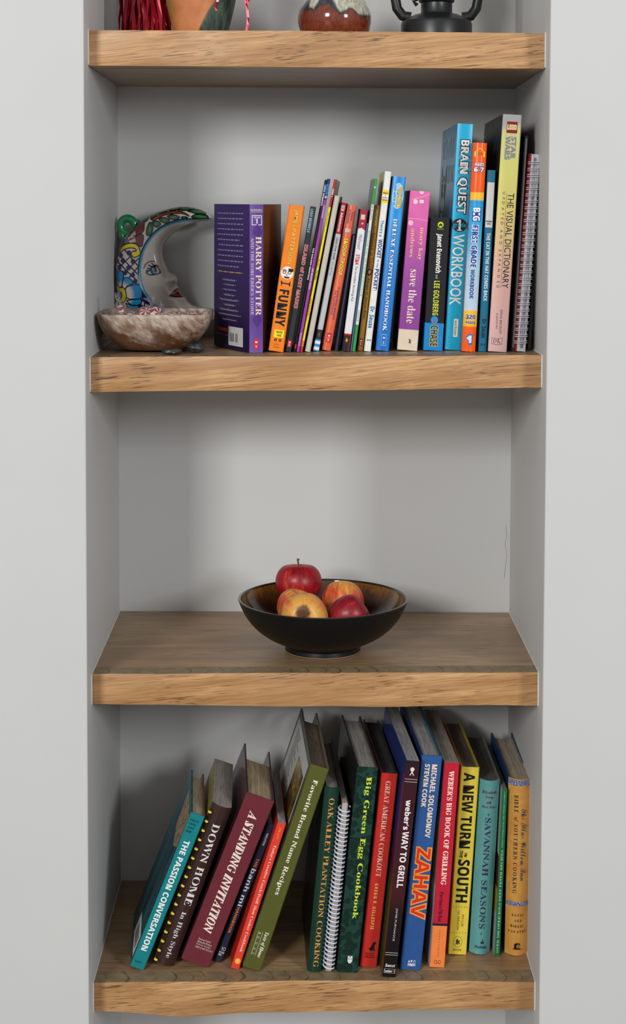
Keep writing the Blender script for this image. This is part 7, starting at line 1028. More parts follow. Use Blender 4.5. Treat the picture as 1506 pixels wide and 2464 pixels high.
    for poly in ([(228,520),(330,420),(345,470),(300,490),(340,500),(240,535)], [(235,560),(340,515),(335,545),(350,570),(260,585)]): fill(poly, (190, 172, 164), False)
    fill([(195,505),(222,505),(215,600),(192,600)], (60, 140, 180), False); stroke([(222,505),(215,600)], B, 6, False)
    # yellow scroll
    sc = [(95,760),(130,660),(200,605),(290,590),(365,615),(400,680),(405,740),(350,780),(300,780),(278,735),(305,700),(350,695),(335,665),(260,655),(180,680),(125,720)]
    fill(sc, (222, 196, 24)); stroke(sc + [sc[0]], B, 8, True); stroke([(350,690),(300,705),(280,740),(305,782)], B, 7)
    # big blue flower
    petals = ([(85,1000),(110,970),(160,985),(172,1060),(150,1160),(140,1200),(95,1190),(60,1100)], [(150,1180),(175,1080),(240,1070),(290,1110),(300,1150),(230,1180),(180,1230)],
              [(185,1250),(230,1190),(330,1160),(400,1170),(430,1260),(420,1350),(320,1365),(220,1350)], [(215,1385),(320,1370),(415,1365),(410,1430),(330,1455),(270,1440)], [(205,1420),(280,1450),(380,1460),(370,1530),(300,1560),(230,1480)], [(55,950),(80,990),(88,1180),(60,1120)])
    for p in petals:
        fill(p, (20, 140, 196)); cx, cy = 110, 1310; inner = [(cx + (x-cx)*.62, cy + (y-cy)*.62) for x, y in p]; m_ = inside(catmull(p, 5), q)
        rr = np.hypot(q[:,0]-130, q[:,1]-1310); jag = 175 + 22*np.sin(np.arctan2(q[:,1]-1310, q[:,0]-130)*46); C[m_ & (rr < jag)] = LN((206, 192, 184)); stroke(p + [p[0]], B, 8)
    disc(150, 1310, 66, 112, B); disc(146, 1310, 56, 100, (216, 192, 30)); disc(122, 1312, 32, 52, B); disc(120, 1312, 25, 44, (44, 104, 176))
    # leaves and stem of the upper horn
    stem = [(560,262),(640,205),(760,160),(880,142),(980,152),(1060,190),(1080,212),(980,178),(860,178),(740,200),(640,250),(590,275)]
    fill(stem, (158, 66, 36)); stroke(stem + [stem[0]], B, 7); GRN = (22, 92, 48)
    for p in ([(455,300),(450,250),(520,205),(500,270)], [(545,255),(560,195),(640,150),(620,195)], [(650,180),(690,140),(790,105),(760,145)], [(800,135),(850,98),(970,86),(900,125)], [(925,128),(990,95),(1160,108),(1040,132)], [(1060,142),(1150,118),(1260,140),(1310,180),(1200,180)],
              [(1115,225),(1170,190),(1300,195),(1345,225),(1300,250),(1180,248)], [(500,480),(490,420),(530,310),(570,320),(580,400),(540,480)], [(575,290),(640,280),(690,320),(650,365),(600,350)], [(660,245),(740,235),(815,265),(770,308),(700,290)], [(780,215),(860,195),(950,225),(900,262),(830,250)], [(975,225),(1030,222),(1060,240),(1000,252)]):
        fill(p, GRN); stroke(p + [p[0]], B, 9); c = np.mean(p, 0); fill([tuple(c + (np.array(v)-c)*.45) for v in p], (46, 120, 66))
    # yellow bud low down
    fill([(560,1560),(620,1530),(680,1580),(640,1640)], (206, 190, 40)); stroke([(560,1560),(620,1530),(680,1580)], B, 7)
    for x, y in ((700,1700),(560,1740),(830,1760),(420,1700),(960,1770)): disc(x, y, 40, 40, NAVY)
    # outline band
    C[(sd < 19)] = LN((50, 142, 178)); C[(~face) & (sd >= 12) & (sd < 27)] = LN(B)
    C[face & (sd < 30) & (q[:,0] > 1080)] = LN((150, 150, 140))
    # face: brow, eye, lips
    stroke([(452,938),(480,880),(540,842),(618,840)], B, 7); stroke([(492,992),(545,950),(600,905),(650,915),(680,995)], B, 14); stroke([(495,1005),(540,1028),(620,1020),(682,1000)], B, 9)
    disc(588, 965, 46, 55, B); disc(583, 950, 22, 26, (90, 160, 190)); disc(600, 995, 26, 18, (90, 160, 190)); disc(648, 965, 14, 18, (200, 186, 180))
    for a, b in (((560,860),(600,905)),((520,895),(570,915)),((500,938),(550,940)),((490,970),(530,965))): stroke([a, b], B, 7, False)
    lips = [(815,1318),(860,1260),(905,1222),(960,1240),(990,1335),(900,1335)]; fill(lips, (150, 62, 40)); stroke(lips, B, 8, False, True); stroke([(820,1315),(890,1285),(970,1290)], B, 7)
    # mesh
    org = wpt(0, 0); ex = wpt(1000, 0) - org; ez = wpt(0, 1000) - org
    y_back = 0.018
    V = [(ex.x*a/1000, -hh, ez.z*b/1000) for (a, b), hh in zip(q, h)]
    nx = X.shape[1]; I = idm.reshape(X.shape); Fq = []
    a, b, c, d = I[:-1,:-1], I[:-1,1:], I[1:,1:], I[1:,:-1]; ok = (a >= 0) & (b >= 0) & (c >= 0) & (d >= 0)
    Fq = np.column_stack((a[ok], d[ok], c[ok], b[ok])).tolist()
    cnt = {}
    for f in Fq:
        for i in range(4):
            e = (f[i], f[(i+1) % 4]); 
            if (e[1], e[0]) in cnt: del cnt[(e[1], e[0])]
            else: cnt[e] = 1
    nb = {}; base = len(V)
    for e in cnt:
        for i in e:
            if i not in nb: nb[i] = len(V); v = V[i]; V.append((v[0], y_back, v[2]))
    Fq += [(e[1], e[0], nb[e[0]], nb[e[1]]) for e in cnt]
    cols = np.vstack((C, np.array([C[i]*0 + LN((150, 130, 110)) for i in nb])))
    zmin = min(v[2] for v in V)
    cx = ex.x*.7; loc = Vector((org.x + cx, YF, ztop(2, org.x + cx, YF + .01) + .0006)); dz = org.z - loc.z
    lift = -(dz + zmin)      # rest on the shelf
    V = [(v[0] - cx, v[1], v[2] + dz + lift) for v in V]
    root = empty('ceramic_moon', Matrix.Translation(loc), 'painted ceramic crescent moon with a face and flowers', 'ornament')
    me = bpy.data.meshes.new('moon_body'); me.from_pydata(V, [], Fq); at = me.color_attributes.new('glaze', 'FLOAT_COLOR', 'POINT')
    at.data.foreach_set('color', np.column_stack((cols, np.ones(len(cols)))).astype(np.float32).ravel())
    me.polygons.foreach_set('use_smooth', [True]*len(me.polygons))
    t = NT('painted_glaze'); t.to(t.n('ShaderNodeVertexColor', layer_name='glaze').outputs[0], 'Base Color'); t.to(.16, 'Roughness'); t.to(.4, 'Coat Weight'); t.to(.08, 'Coat Roughness'); me.materials.append(t.mt)
    link('moon_body', me, root)
    mb = MB(); sx = ex.x/1000; sz = ez.z/1000
    lp = lambda x, y: (sx*x - cx, .008, sz*y + dz + lift)
    ring = [lp(205 + 100*math.cos(a), 350 + 102*math.sin(a)) for a in [2*math.pi*k/32 for k in range(32)]]
    mb.tube(ring, .0062, 14, closed=True)
    g = plain((16, 122, 72), .15, .6, 0, .5)
    mb.tube([lp(118, 420), lp(125, 490), lp(150, 540), lp(190, 560)], [.0055, .0058, .006, .005], 12); mb.tube([lp(285, 295), lp(340, 300), lp(390, 330)], [.005, .005, .004], 12); mb.tube([lp(150, 480), lp(220, 460), lp(300, 380), lp(330, 330)], [.006, .0062, .006, .005], 12)
    mb.build('hanging_loop', g, root, smooth=True)
moon()

# ------------------------------------------------------------------ wooden dough bowl with peppermints
def superell(a, rx, ry, n): 
    c, s = math.cos(a), math.sin(a); return (rx*math.copysign(abs(c)**(2/n), c), ry*math.copysign(abs(s)**(2/n), s))
def wood_bowl():
    t = NT('whitewashed_wood'); vec = t.coord(rot=(0, .75, 0)); mp = t.n('ShaderNodeMapping'); t.t.links.new(vec, mp.inputs[0]); mp.inputs[3].default_value = (1, 1, .28)
    n = t.noise(mp.outputs[0], 30, 5, .6); n2 = t.noise(mp.outputs[0], 150, 4, .65); z = t.n('ShaderNodeSeparateXYZ', i={0: t.coord()}).outputs[2]
    brown = t.ramp(t.noise(vec, 24, 3), [(.4, lin((92, 56, 26))), (.6, lin((112, 84, 68)))])
    f = t.math('ADD', t.math('ADD', t.math('MULTIPLY', n, .75), t.math('MULTIPLY', n2, .3)), t.math('MULTIPLY', t.math('SUBTRACT', z, .025), 3.2))
    c = t.mix(t.ramp(f, [(.46, (0,)*3), (.68, (.9,)*3)]), brown, t.ramp(n2, [(.35, lin((164, 140, 122))), (.6, lin((208, 194, 178)))]))
    t.to(c, 'Base Color'); t.to(.5, 'Roughness'); t.bump(n2, .15, .001)
    cx, cy, rx, ry, hh = .0795, .104, .0765, .0735, .0505
    z0 = ztop(2, cx, cy) + .0022
    root = empty('wooden_bowl', Matrix.Translation((cx, cy, z0)), 'whitewashed rectangular wooden dough bowl holding peppermints', 'bowl')
    mb = MB(); N = 72; rows = []
    ring = lambda k, z, n: [(*superell(2*math.pi*j/N, rx*k, ry*k, n), z) for j in range(N)]
    rows.append([(0, 0, 0)]*N); rows.append(ring(.40, 0, 3)); rows.append(ring(.56, .0004, 3.2))
    for w in (.08, .2, .35, .5, .65, .8, .92, 1.0): rows.append(ring(.56 + .44*math.sin(w*math.pi/2)**1.05, hh*w**1.25, 3.2 + 5.5*w))
    rows.append(ring(.985, hh + .0012, 8.7)); rows.append(ring(.945, hh + .0005, 8)); rows.append(ring(.93, hh - .002, 8))
    for w in (.8, .6, .4, .2, .06): rows.append(ring(.50 + .42*math.sin(w*math.pi/2), .006 + (hh - .006)*w**1.2, 3.2 + 4.5*w))
    rows.append(ring(.3, .006, 3)); rows.append([(0, 0, .006)]*N)
    mb.quad_grid(rows, wrap=True); mb.build('bowl_body', t.mt, root, smooth=True)
    # peppermints
    WHT, RED = plain((226, 220, 214), .25), plain((176, 22, 36), .25)
    def wrap_mat():
        tt = NT('clear_wrapper'); nt = tt.t; out = nt.nodes['Material Output']; tr = tt.n('ShaderNodeBsdfTransparent'); gl = tt.n('ShaderNodeBsdfGlossy'); gl.inputs['Roughness'].default_value = .08; gl.inputs[0].default_value = (.95, .95, .97, 1)
        fr = tt.n('ShaderNodeLayerWeight'); fr.inputs[0].default_value = .3; mx = tt.n('ShaderNodeMixShader')
        nt.links.new(fr.outputs['Facing'], mx.inputs[0]); nt.links.new(tr.outputs[0], mx.inputs[1]); nt.links.new(gl.outputs[0], mx.inputs[2]); nt.links.new(mx.outputs[0], out.inputs[0]); return tt.mt
    WR = wrap_mat()
    cm = MB(); r, hz, NS = .0105, .0042, 48
    prof = [(0.001, hz), (r*.8, hz), (r*.95, hz*.7), (r, 0), (r*.95, -hz*.7), (r*.8, -hz), (.001, -hz)]
    for i in range(len(prof) - 1):
        for j in range(NS):
            def P(pr, jj): a = 2*math.pi*jj/NS + (1.2*pr[0]/r if pr[1] > 0 else -1.2*pr[0]/r + 2.4); return (pr[0]*math.cos(a), pr[0]*math.sin(a), pr[1])
            def Q(pr, jj): a = 2*math.pi*jj/NS + 1.2*pr[0]/r; return (pr[0]*math.cos(a), pr[0]*math.sin(a), pr[1])
            cm.face((Q(prof[i], j), Q(prof[i+1], j), Q(prof[i+1], j+1), Q(prof[i], j+1)), 1 if (j // 4) % 2 else 0)
    def wrapper(seed):
        g = random.Random(seed); mb = MB(); N_, K = 24, 22; rows = []
        for k in range(K + 1):
            u = -1 + 2*k/K; x = .026*u; e = abs(u)
            rad = .0118*math.sqrt(max(0, 1 - (e/.62)**2)) + .0016 if e < .6 else .0022 + .011*((e - .6)/.4)**1.2
            flat = .55 if e < .6 else .35
            rows.append([(x + g.uniform(-.0012, .0012), rad*math.cos(a)*(1 + g.uniform(-.2, .2)), rad*flat*math.sin(a)*(1 + g.uniform(-.3, .3)) + (g.uniform(-.002, .002) if e > .6 else 0)) for a in [2*math.pi*j/N_ for j in range(N_)]])
        mb.quad_grid(rows, wrap=True); return mb
    proto = None; wr = [wrapper(s) for s in (1, 2, 3)]; wm = [None]*3
    LB = {0: 'peppermint standing on edge at the left end of the wooden bowl', 1: 'half-hidden wrapped peppermint second from left in the wooden bowl', 2: 'wrapped peppermint behind the crumpled clear wrappers in the middle', 3: 'red striped peppermint in the middle of the wooden bowl', 4: 'peppermint peeking over the right half of the bowl rim', 5: 'rightmost wrapped peppermint in the wooden bowl'}
    spots = [((291, 752), .055, (.15, 1.35, .35)), ((315, 762), .056, (.35, .2, 1.2)), ((352, 754), .085, (.5, -.3, .3)), ((377, 756), .07, (.3, 1.2, -.3)), ((426, 764), .068, (.3, .1, .1)), ((456, 763), .075, (.4, -.2, -.5))]
    low = [((-.045, -.03), .017), ((-.02, -.02), .017), ((.008, -.03), .017), ((.034, -.02), .017), ((-.035, .004), .017), ((-.006, .008), .018), ((.024, .008), .017), ((-.012, .036), .018), ((.018, .036), .018), ((-.028,-.025), .029), ((.016,-.022), .029), ((-.01, .012), .03)]
    objs = []
    for i, (px, y, rot) in enumerate(spots): objs.append((at_y(px[0], px[1], y), rot, LB[i], None))
    for i, ((x, y), z) in enumerate(low): objs.append((Vector((cx + x, cy + y, z0 + z)), (.1*math.sin(i), .1*math.cos(i*2), i*.9), 'wrapped peppermint buried under the others inside the wooden bowl', 'buried peppermints'))
    for i, (loc, rot, lb, gr) in enumerate(objs):
        M = Matrix.Translation(loc) @ Matrix.Rotation(rot[2], 4, 'Z') @ Matrix.Rotation(rot[1], 4, 'Y') @ Matrix.Rotation(rot[0], 4, 'X')
        e = empty('peppermint_candy', M, lb, 'candy', gr or 'visible peppermints')
        if proto is None: proto = cm.build('candy', [WHT, RED], e, smooth=False)
        else: c = proto.copy(); COL.objects.link(c); c.parent = e
        k = i % 3
        if wm[k] is None: wm[k] = wr[k].build('wrapper', WR, e)
        else: c = wm[k].copy(); COL.objects.link(c); c.parent = e
        if i in (0, 2, 5):     # upright twisted wrapper end
            pass
wood_bowl()

# ------------------------------------------------------------------ pebbles
def stone(label, u, v, w, h, d, seed):
    import bmesh
    p = on_shelf(u, v, 2); g = random.Random(seed); bm = bmesh.new(); bmesh.ops.create_icosphere(bm, subdivisions=4, radius=1)
    ph = [g.uniform(0, 6) for _ in range(6)]
    for q in bm.verts:
        c = q.co; k = 1 + .06*math.sin(2.3*c.x + ph[0]) + .05*math.sin(3.1*c.y + ph[1]) + .05*math.sin(2.7*c.z*2 + ph[2] + c.x*2)
        s = lambda a: math.copysign(abs(a)**.85, a)
        q.co = Vector((s(c.x)*w/2*k, s(c.y)*d/2*k, s(c.z)*h/2*(1 + .04*math.sin(4*c.x + ph[3]))))
    zm = min(q.co.z for q in bm.verts)
    for q in bm.verts: q.co.z -= zm
    me = bpy.data.meshes.new('pebble'); bm.to_mesh(me); bm.free(); me.polygons.foreach_set('use_smooth', [True]*len(me.polygons))
    t = NT('speckled_slate'); vec = t.coord(); n = t.noise(vec, 260, 5, .7); m_ = t.noise(vec, 90, 3)
    t.to(t.mix(t.ramp(n, [(.6, (0,)*3), (.7, (.8,)*3)]), t.ramp(m_, [(.4, lin((30, 33, 34))), (.65, lin((54, 58, 60)))]), lin((170, 168, 140))), 'Base Color'); t.to(.35, 'Roughness'); t.bump(n, .4, .0008); me.materials.append(t.mt)
    o = link('pebble', me); o.location = (p.x, p.y + d/2, ztop(2, p.x, p.y + d/2) + .0004); tag(o, label, 'stone', 'pebbles beside the wooden bowl'); o.rotation_euler = (0, 0, .15)
stone('flat dark grey pebble lying in front of the wooden bowl', 411.5, 855, .0295, .0085, .02, 1)
stone('rounder dark grey pebble right of the flat one', 469.5, 851, .0255, .0150, .021, 4)

# ------------------------------------------------------------------ black bowl of apples
bc = Vector((.3113, .116, 0)); bc.z = ztop(3, bc.x, bc.y) + .0006
def fruit_bowl():
    root = empty('fruit_bowl', Matrix.Translation(bc), 'black stoneware bowl with amber glazed inside, holding apples', 'bowl')
    Rm, Hh = .1195, .0665
    outer = [(.0532, .0020), (.0525, .0060), (.0530, .0085), (.066, .0135), (.080, .0200), (.095, .0300), (.107, .0425), (.1145, .0545), (.1182, .0625), (Rm, .0655)]
    inner = [(Rm - .0004, .0662), (Rm - .0018, Hh), (Rm - .0036, .0658), (.1140, .0605), (.1095, .0520), (.1010, .0400), (.0880, .0280), (.0700, .0180), (.0450, .0125), (.0200, .0108), (.0005, .0105)]
    Hh *= 1.12; outer = [(a, b*1.12 if b > .009 else b) for a, b in outer]; inner = [(a, b*1.12) for a, b in inner]
    t = NT('satin_black_glaze'); vec = t.coord(); t.to(t.mix(t.noise(vec, 40, 3), lin((13, 14, 15)), lin((20, 19, 18))), 'Base Color'); t.to(.42, 'Roughness'); t.to(.25, 'Specular IOR Level')
    def sm(P, n=4):
        P = np.array(P); R = []
        for i in range(len(P)-1):
            a, b, c, d = P[max(i-1,0)], P[i], P[i+1], P[min(i+2,len(P)-1)]
            for j in range(n):
                u = j/n; R.append(tuple(.5*((2*b) + (-a+c)*u + (2*a-5*b+4*c-d)*u*u + (-a+3*b-3*c+d)*u**3)))
        return R + [tuple(P[-1])]
    mb = MB(); mb.lathe([(.0532, .0014)] + sm(outer) , 96); mb.lathe([(.001, .004), (.046, .004), (.0475, .0014), (.0532, .0014)], 96); mb.build('bowl_body', t.mt, root, smooth=True)
    t = NT('amber_drip_glaze'); vec = t.coord(); xyz = t.n('ShaderNodeSeparateXYZ', i={0: vec}); z = xyz.outputs[2]
    mp = t.n('ShaderNodeMapping'); t.t.links.new(vec, mp.inputs[0]); mp.inputs[3].default_value = (1, 1, .3)
    n = t.noise(mp.outputs[0], 240, 5, .65); f = t.math('ADD', t.math('DIVIDE', z, .0745), t.math('MULTIPLY', t.math('SUBTRACT', n, .5), .4))
    t.to(t.ramp(f, [(.3, lin((30, 14, 8))), (.6, lin((44, 22, 10))), (.8, lin((84, 48, 16))), (.97, lin((128, 82, 28)))]), 'Base Color'); _c = t.b.inputs['Base Color'].links[0].from_socket; t.to(t.mix(t.ramp(t.math('DIVIDE', z, .0745), [(.955, (0,)*3), (.975, (1,)*3)]), _c, lin((20, 18, 16))), 'Base Color'); t.to(.12, 'Roughness'); t.to(.5, 'Coat Weight'); t.to(.06, 'Coat Roughness')
    mb = MB(); mb.lathe([(Rm, .0655*1.12)] + sm(inner), 96); mb.build('glazed_interior', t.mt, root, smooth=True)
    mb = MB(); mb.lathe([(.0475, .0016), (.0470, .0005), (.0480, 0), (.0522, 0), (.0534, .0006), (.0532, .0016)], 96); mb.build('foot_ring', plain((150, 112, 84), .8), root, smooth=True)
fruit_bowl()
def apple(label, center, r, tilt, axis, cols, sq=.92, stem=True, seed=1, rot_spot=False, wide=1.0):
    root = empty('apple', Matrix.Translation(center) @ Matrix.Rotation(tilt, 4, axis) @ Matrix.Rotation(seed*1.3, 4, 'Z'), label, 'apple', 'apples in the black bowl')
    prof = []
    for k in range(33):
        a = math.pi*k/32; rr = r*wide*math.sin(a)**.92 if 0 < k < 32 else 0.0; z = r*sq*math.cos(a)
        dz = -r*.30*math.exp(-(a/.36)**2) + r*.22*math.exp(-((math.pi - a)/.32)**2)
        rr *= 1 + .05*math.cos(a)*1.0
        prof.append((max(rr, .0003), z + dz))
    mb = MB(); N = 48; rows = []
    for r_, z in prof: rows.append([(r_*(1 + .018*math.cos(5*2*math.pi*j/N)*(1 if z < 0 else .3) + .012*math.sin(2*math.pi*j/N*2 + seed))*math.cos(2*math.pi*j/N), r_*(1 + .018*math.cos(5*2*math.pi*j/N)*(1 if z < 0 else .3))*math.sin(2*math.pi*j/N), z) for j in range(N)])
    mb.quad_grid(rows, wrap=True)
    t = NT('apple_skin'); vec = t.coord(loc=(seed*3, 0, 0)); g0 = t.coord()
    xyz = t.n('ShaderNodeSeparateXYZ', i={0: g0}); ang = t.math('ARCTAN2', xyz.outputs[1], xyz.outputs[0])
    cv = t.n('ShaderNodeCombineXYZ', i={0: t.math('MULTIPLY', t.math('SINE', ang), 1.0), 1: t.math('COSINE', ang), 2: t.math('MULTIPLY', xyz.outputs[2], 9.0)})
    st = t.noise(cv.outputs[0], 5.5, 5, .65); big = t.noise(vec, 26, 3, .5); zz = t.math('DIVIDE', xyz.outputs[2], r)
    f = t.math('ADD', t.math('ADD', t.math('MULTIPLY', st, .26 if rot_spot else .55), t.math('MULTIPLY', big, .84 if rot_spot else .55)), t.math('MULTIPLY', t.math('ABSOLUTE', zz), cols[3]))
    c = t.ramp(f, [(.40, lin(cols[0])), (.56, lin(cols[1])), (.74, lin(cols[2]))])
    sp = t.n('ShaderNodeTexVoronoi', i={'Vector': g0, 'Scale': 330.0}).outputs['Distance']; sel = t.noise(g0, 60, 1)
    c = t.mix(t.math('MULTIPLY', t.ramp(sp, [(.10, (1,)*3), (.16, (0,)*3)]), t.ramp(sel, [(.45, (0,)*3), (.6, (.65,)*3)])), c, lin((224, 176, 140)))
    if rot_spot:
        d = t.n('ShaderNodeVectorMath', operation='DISTANCE', i={0: g0}); d.inputs[1].default_value = (.0065, .0055, -r*.80)
        dd = t.math('ADD', d.outputs[1 if len(d.outputs) > 1 else 0], t.math('MULTIPLY', t.math('SUBTRACT', t.noise(g0, 160, 3), .5), .006))
        c = t.mix(t.ramp(dd, [(.0085, (1,)*3), (.0115, (0,)*3)]), c, lin((104, 72, 46)))
    t.to(c, 'Base Color'); t.to(.36, 'Roughness'); t.to(.42, 'Specular IOR Level')
    mb.build('apple_body', t.mt, root, smooth=True)
    if stem:
        mb = MB(); zt = r*sq*.62
        mb.tube([(0, 0, zt - .002), (.0006, .0, zt + .006), (.0004, .001, zt + .0125), (.0018, .001, zt + .0148)], [.0011, .0011, .0014, .0022], 8); mb.build('stem', plain((92, 66, 38), .7), root, smooth=True)
    else:
        mb = MB(); zb = -r*sq*.72 
        for k in range(5):
            a = 2*math.pi*k/5; mb.tube([(.0012*math.cos(a), .0012*math.sin(a), zb + .001), (.0032*math.cos(a), .0032*math.sin(a), zb - .0025), (.0022*math.cos(a + .5), .0022*math.sin(a + .5), zb - .0045)], [.0009, .0011, .0004], 6)
        mb.build('calyx', plain((84, 66, 40), .8), root, smooth=True)
RED_ = ((122, 14, 28), (168, 26, 36), (206, 96, 60), .0); MIX_ = ((176, 36, 36), (214, 96, 54), (230, 176, 84), .12); YEL = ((168, 36, 36), (214, 92, 52), (228, 170, 82), .16); DRK = ((110, 12, 26), (140, 18, 34), (182, 52, 48), .0)
apple('topmost red apple with its stem pointing up', at_y(718, 1402, .170), .0334, -.12, 'X', RED_, .90, True, 1)
apple('orange-red apple at the back right, its dark calyx dimple upward', at_y(824, 1447, .150), .0307, 3.14 - .55, 'X', MIX_, .98, False, 2)
apple('yellow-red apple at front with a brown rotten spot', at_y(731, 1484, .049), .0327, -1.72, 'X', YEL, .93, False, 3, True)
apple('mostly hidden red-orange apple behind the spotted one', at_y(714, 1463, .113), .0289, .3, 'Y', MIX_, .95, False, 4)
apple('deep red apple lying on its side at front right', at_y(839, 1481, .065), .0277, .9, 'Y', DRK, 1.05, False, 5, False, .98)

# ------------------------------------------------------------------ things on the top shelf
def foil_pom():
    t = NT('red_foil'); t.to(lin((166, 8, 36)), 'Base Color'); t.to(.22, 'Roughness'); t.to(.35, 'Metallic'); t.to(.3, 'Transmission Weight')
    c = at_y(348, 60, .15); c.z = ztop(1, c.x, .15) + .0005
    root = empty('foil_pom_pom', Matrix.Translation(c), 'red foil fringe pom-pom at the left of the top shelf', 'pom-pom'); g = random.Random(2); mb = MB()
    for k in range(170):
        a = g.uniform(0, 2*math.pi); r0 = .036*math.sqrt(g.random()); x0, y0 = r0*math.cos(a), r0*math.sin(a)*.9; wd = g.uniform(.0016, .0034); tw = g.uniform(0, 3.1); rows = []
        for j in range(9):
            w = j/8; z = .001 + .24*w; x = x0*(1 - .55*w) + .004*math.sin(w*9 + k); y = y0*(1 - .55*w) + .004*math.cos(w*7 + k*1.7); b = tw + 1.6*math.sin(w*5 + k)
            rows.append([(x - wd*math.cos(b), y - wd*math.sin(b), z), (x + wd*math.cos(b), y + wd*math.sin(b), z)])
        mb.quad_grid(rows)
    o = mb.build('foil_strips', t.mt, root); o['kind'] = 'stuff'
    mb = MB(); mb.tube([(0, 0, .225), (0, 0, .26), (0, 0, .33)], .008, 12); mb.build('handle', plain((190, 20, 40), .4), root, smooth=True)
    for (u, v0, v1, y) in ((593, -60, 76, .10), (527, -60, 26, .055), (601, -60, 8, .10)):
        mb = MB(); rows = []; gg = random.Random(u)
        for j in range(9):
            p = at_y(u + 4*math.sin(j*.9 + u) - (6 if u == 527 and j > 6 else 0), v0 + (v1 - v0)*j/8, y) - c; rows.append([p + Vector((-.0016, 0, 0)), p + Vector((.0016, .0012*math.sin(j*2), 0))])
        top_ = [Vector((0.01, -.01, .235)), Vector((.013, -.01, .235))]; m0 = rows[0]
        mid = [(m0[0] + top_[0])/2 + Vector((0, 0, .05)), (m0[1] + top_[1])/2 + Vector((0, 0, .05))]
        mb.quad_grid([top_, mid] + rows); mb.build('loose_strip', t.mt, root)
foil_pom()
def clay_pot():
    c = at_y(483, 60, .135); c.z = ztop(1, c.x, .135) + .0005
    root = empty('clay_pot', Matrix.Translation(c), 'orange clay pot painted with a dark green swath', 'pot')
    t = NT('painted_terracotta'); vec = t.coord(); xyz = t.n('ShaderNodeSeparateXYZ', i={0: vec}); n = t.noise(vec, 30, 4)
    base = t.ramp(n, [(.35, lin((190, 110, 62))), (.65, lin((206, 134, 84)))])
    mp = t.n('ShaderNodeMapping'); t.t.links.new(vec, mp.inputs[0]); mp.inputs[2].default_value = (0, -.45, 0); mp.inputs[3].default_value = (1, 1, .12)
    br = t.noise(mp.outputs[0], 130, 4, .6)
    grn = t.ramp(br, [(.4, lin((30, 40, 38))), (.62, lin((72, 92, 78)))])
    f = t.math('SUBTRACT', t.math('ADD', xyz.outputs[0], t.math('MULTIPLY', n, .008)), t.math('ADD', t.math('MULTIPLY', xyz.outputs[2], .55), -.004))
    c2 = t.mix(t.ramp(f, [(.0, (0,)*3), (.002, (1,)*3)]), base, grn)
    lf_ = t.math('ADD', t.math('MULTIPLY', xyz.outputs[0], -1.0), t.math('MULTIPLY', t.math('SUBTRACT', br, .5), .03)); c2 = t.mix(t.ramp(lf_, [(.034, (0,)*3), (.042, (.7,)*3)]), c2, lin((120, 118, 50)))
    t.to(c2, 'Base Color'); t.to(.55, 'Roughness'); t.bump(n, .1, .001)
    mb = MB(); mb.lathe([(.001, 0), (.036, 0), (.0375, .002), (.0395, .016), (.0465, .045), (.0545, .085), (.060, .115), (.062, .118), (.0625, .128), (.060, .130), (.057, .128), (.050, .09), (.034, .01), (.001, .008)], 64)
    mb.build('pot_body', t.mt, root, smooth=.7)
clay_pot()
def glazed_vase():
    c = at_y(805, 60, .13); c.z = ztop(1, c.x, .13) + .0005
    root = empty('glazed_vase', Matrix.Translation(c), 'squat round vase with rust brown and cream drip glaze', 'vase')
    t = NT('drip_glaze'); vec = t.coord(); xyz = t.n('ShaderNodeSeparateXYZ', i={0: vec}); mp = t.n('ShaderNodeMapping'); t.t.links.new(vec, mp.inputs[0]); mp.inputs[3].default_value = (1, 1, .35)
    n = t.noise(mp.outputs[0], 36, 3, .5); fn = t.noise(mp.outputs[0], 260, 4, .6); z = xyz.outputs[2]
    brown = t.ramp(fn, [(.3, lin((96, 40, 24))), (.7, lin((136, 62, 38)))]); dark = t.ramp(fn, [(.35, lin((28, 26, 28))), (.7, lin((70, 76, 84)))]); cream = t.ramp(fn, [(.35, lin((150, 146, 126))), (.65, lin((206, 202, 184)))])
    ed = t.math('ADD', z, t.math('MULTIPLY', t.math('SUBTRACT', n, .5), .05))
    col = t.mix(t.ramp(ed, [(.036, (0,)*3), (.0385, (1,)*3)]), brown, dark); col = t.mix(t.math('MULTIPLY', t.ramp(ed, [(.040, (0,)*3), (.043, (1,)*3)]), t.ramp(t.noise(mp.outputs[0], 26, 2), [(.48, (0,)*3), (.54, (1,)*3)])), col, cream)
    t.to(col, 'Base Color'); t.to(.12, 'Roughness'); t.to(.5, 'Coat Weight')
    P = [(.001, 0), (.034, 0), (.040, .002), (.0475, .012), (.0508, .024), (.0510, .032), (.0490, .042), (.0430, .053), (.0330, .060), (.0250, .0635), (.0215, .067), (.0215, .074), (.0255, .080), (.0235, .080), (.0190, .074), (.0180, .066), (.030, .056), (.040, .04), (.03, .01), (.001, .008)]
    mb = MB(); mb.lathe(P, 64); mb.build('vase_body', t.mt, root, smooth=.9)
glazed_vase()
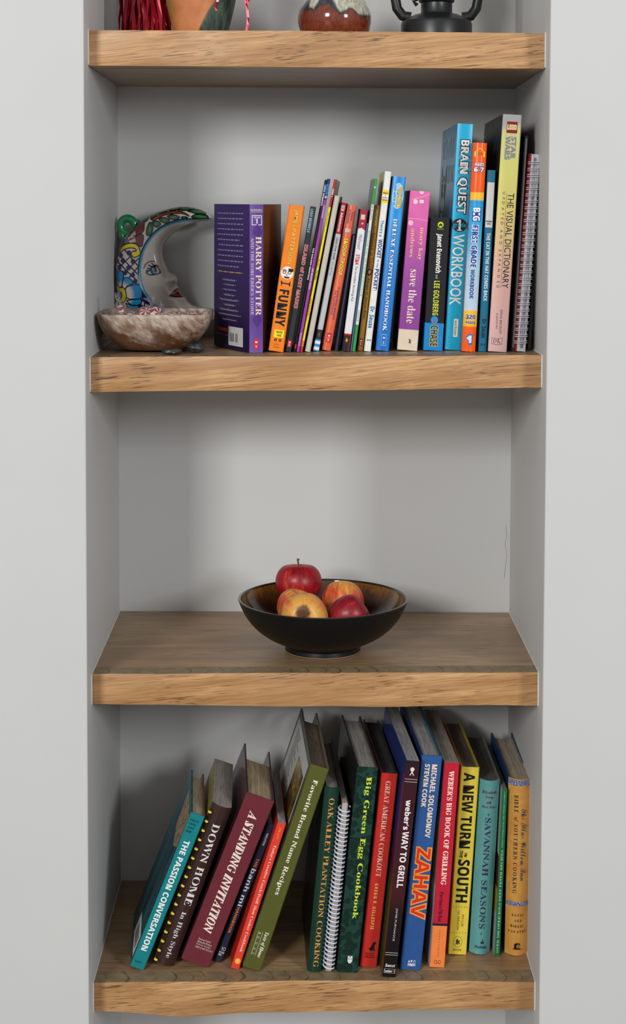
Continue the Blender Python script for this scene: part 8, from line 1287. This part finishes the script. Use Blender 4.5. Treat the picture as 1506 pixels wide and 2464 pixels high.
def lantern():
    c = at_y(1050, 60, .12); c.z = ztop(1, c.x, .12) + .0005
    root = empty('hurricane_lantern', Matrix.Translation(c), 'matte black hurricane lantern at the right of the top shelf', 'lantern'); BM = plain((20, 21, 22), .38, .5)
    mb = MB(); mb.lathe([(.001, 0), (.047, 0), (.049, .002), (.049, .022), (.0475, .026), (.040, .031), (.029, .0355), (.0225, .037), (.0215, .039), (.0215, .051), (.0245, .053), (.0245, .056), (.019, .058), (.001, .058)], 64); mb.build('fuel_tank', BM, root, smooth=.6)
    mb = MB(); mb.lathe([(.017, .058), (.026, .062), (.028, .066), (.02, .068), (.018, .072)], 40); mb.tube([(-.028, -.014, .047), (-.034, -.016, .053), (-.018, -.02, .058), (0, -.022, .06)], .003, 8); mb.build('burner', BM, root, smooth=.8)
    for s in (-1, 1):
        mb = MB(); pts = [(s*.036, 0, .0315), (s*.047, 0, .034), (s*.0545, 0, .044), (s*.0575, 0, .060), (s*.058, 0, .09), (s*.058, 0, .15), (s*.054, 0, .18), (s*.038, 0, .2), (s*.018, 0, .206)]
        mb.tube(pts, [.0078, .0072, .0070, .0068, .0066, .0066, .0066, .0066, .0066], 14); mb.build('side_tube', BM, root, smooth=True)
    t = NT('lantern_glass'); t.to((.9, .92, .92, 1), 'Base Color'); t.to(1.0, 'Transmission Weight'); t.to(.03, 'Roughness')
    mb = MB(); mb.lathe([(.020, .070), (.030, .085), (.036, .105), (.034, .125), (.026, .145), (.022, .152), (.0208, .152), (.0248, .145), (.0326, .125), (.0346, .105), (.0286, .085), (.0188, .070), (.020, .070)], 48); mb.build('glass_globe', t.mt, root, smooth=True)
    mb = MB(); mb.lathe([(.024, .152), (.026, .156), (.02, .165), (.018, .185), (.024, .19), (.024, .205), (.03, .209), (.018, .220), (.001, .224)], 40); mb.build('chimney_cap', BM, root, smooth=.6)
    mb = MB(); mb.tube([(.062*math.cos(a), .004, .18 + .085*math.sin(a)) for a in [math.pi*k/24 for k in range(25)]], .0014, 8); mb.build('bail_handle', BM, root, smooth=True)
lantern()
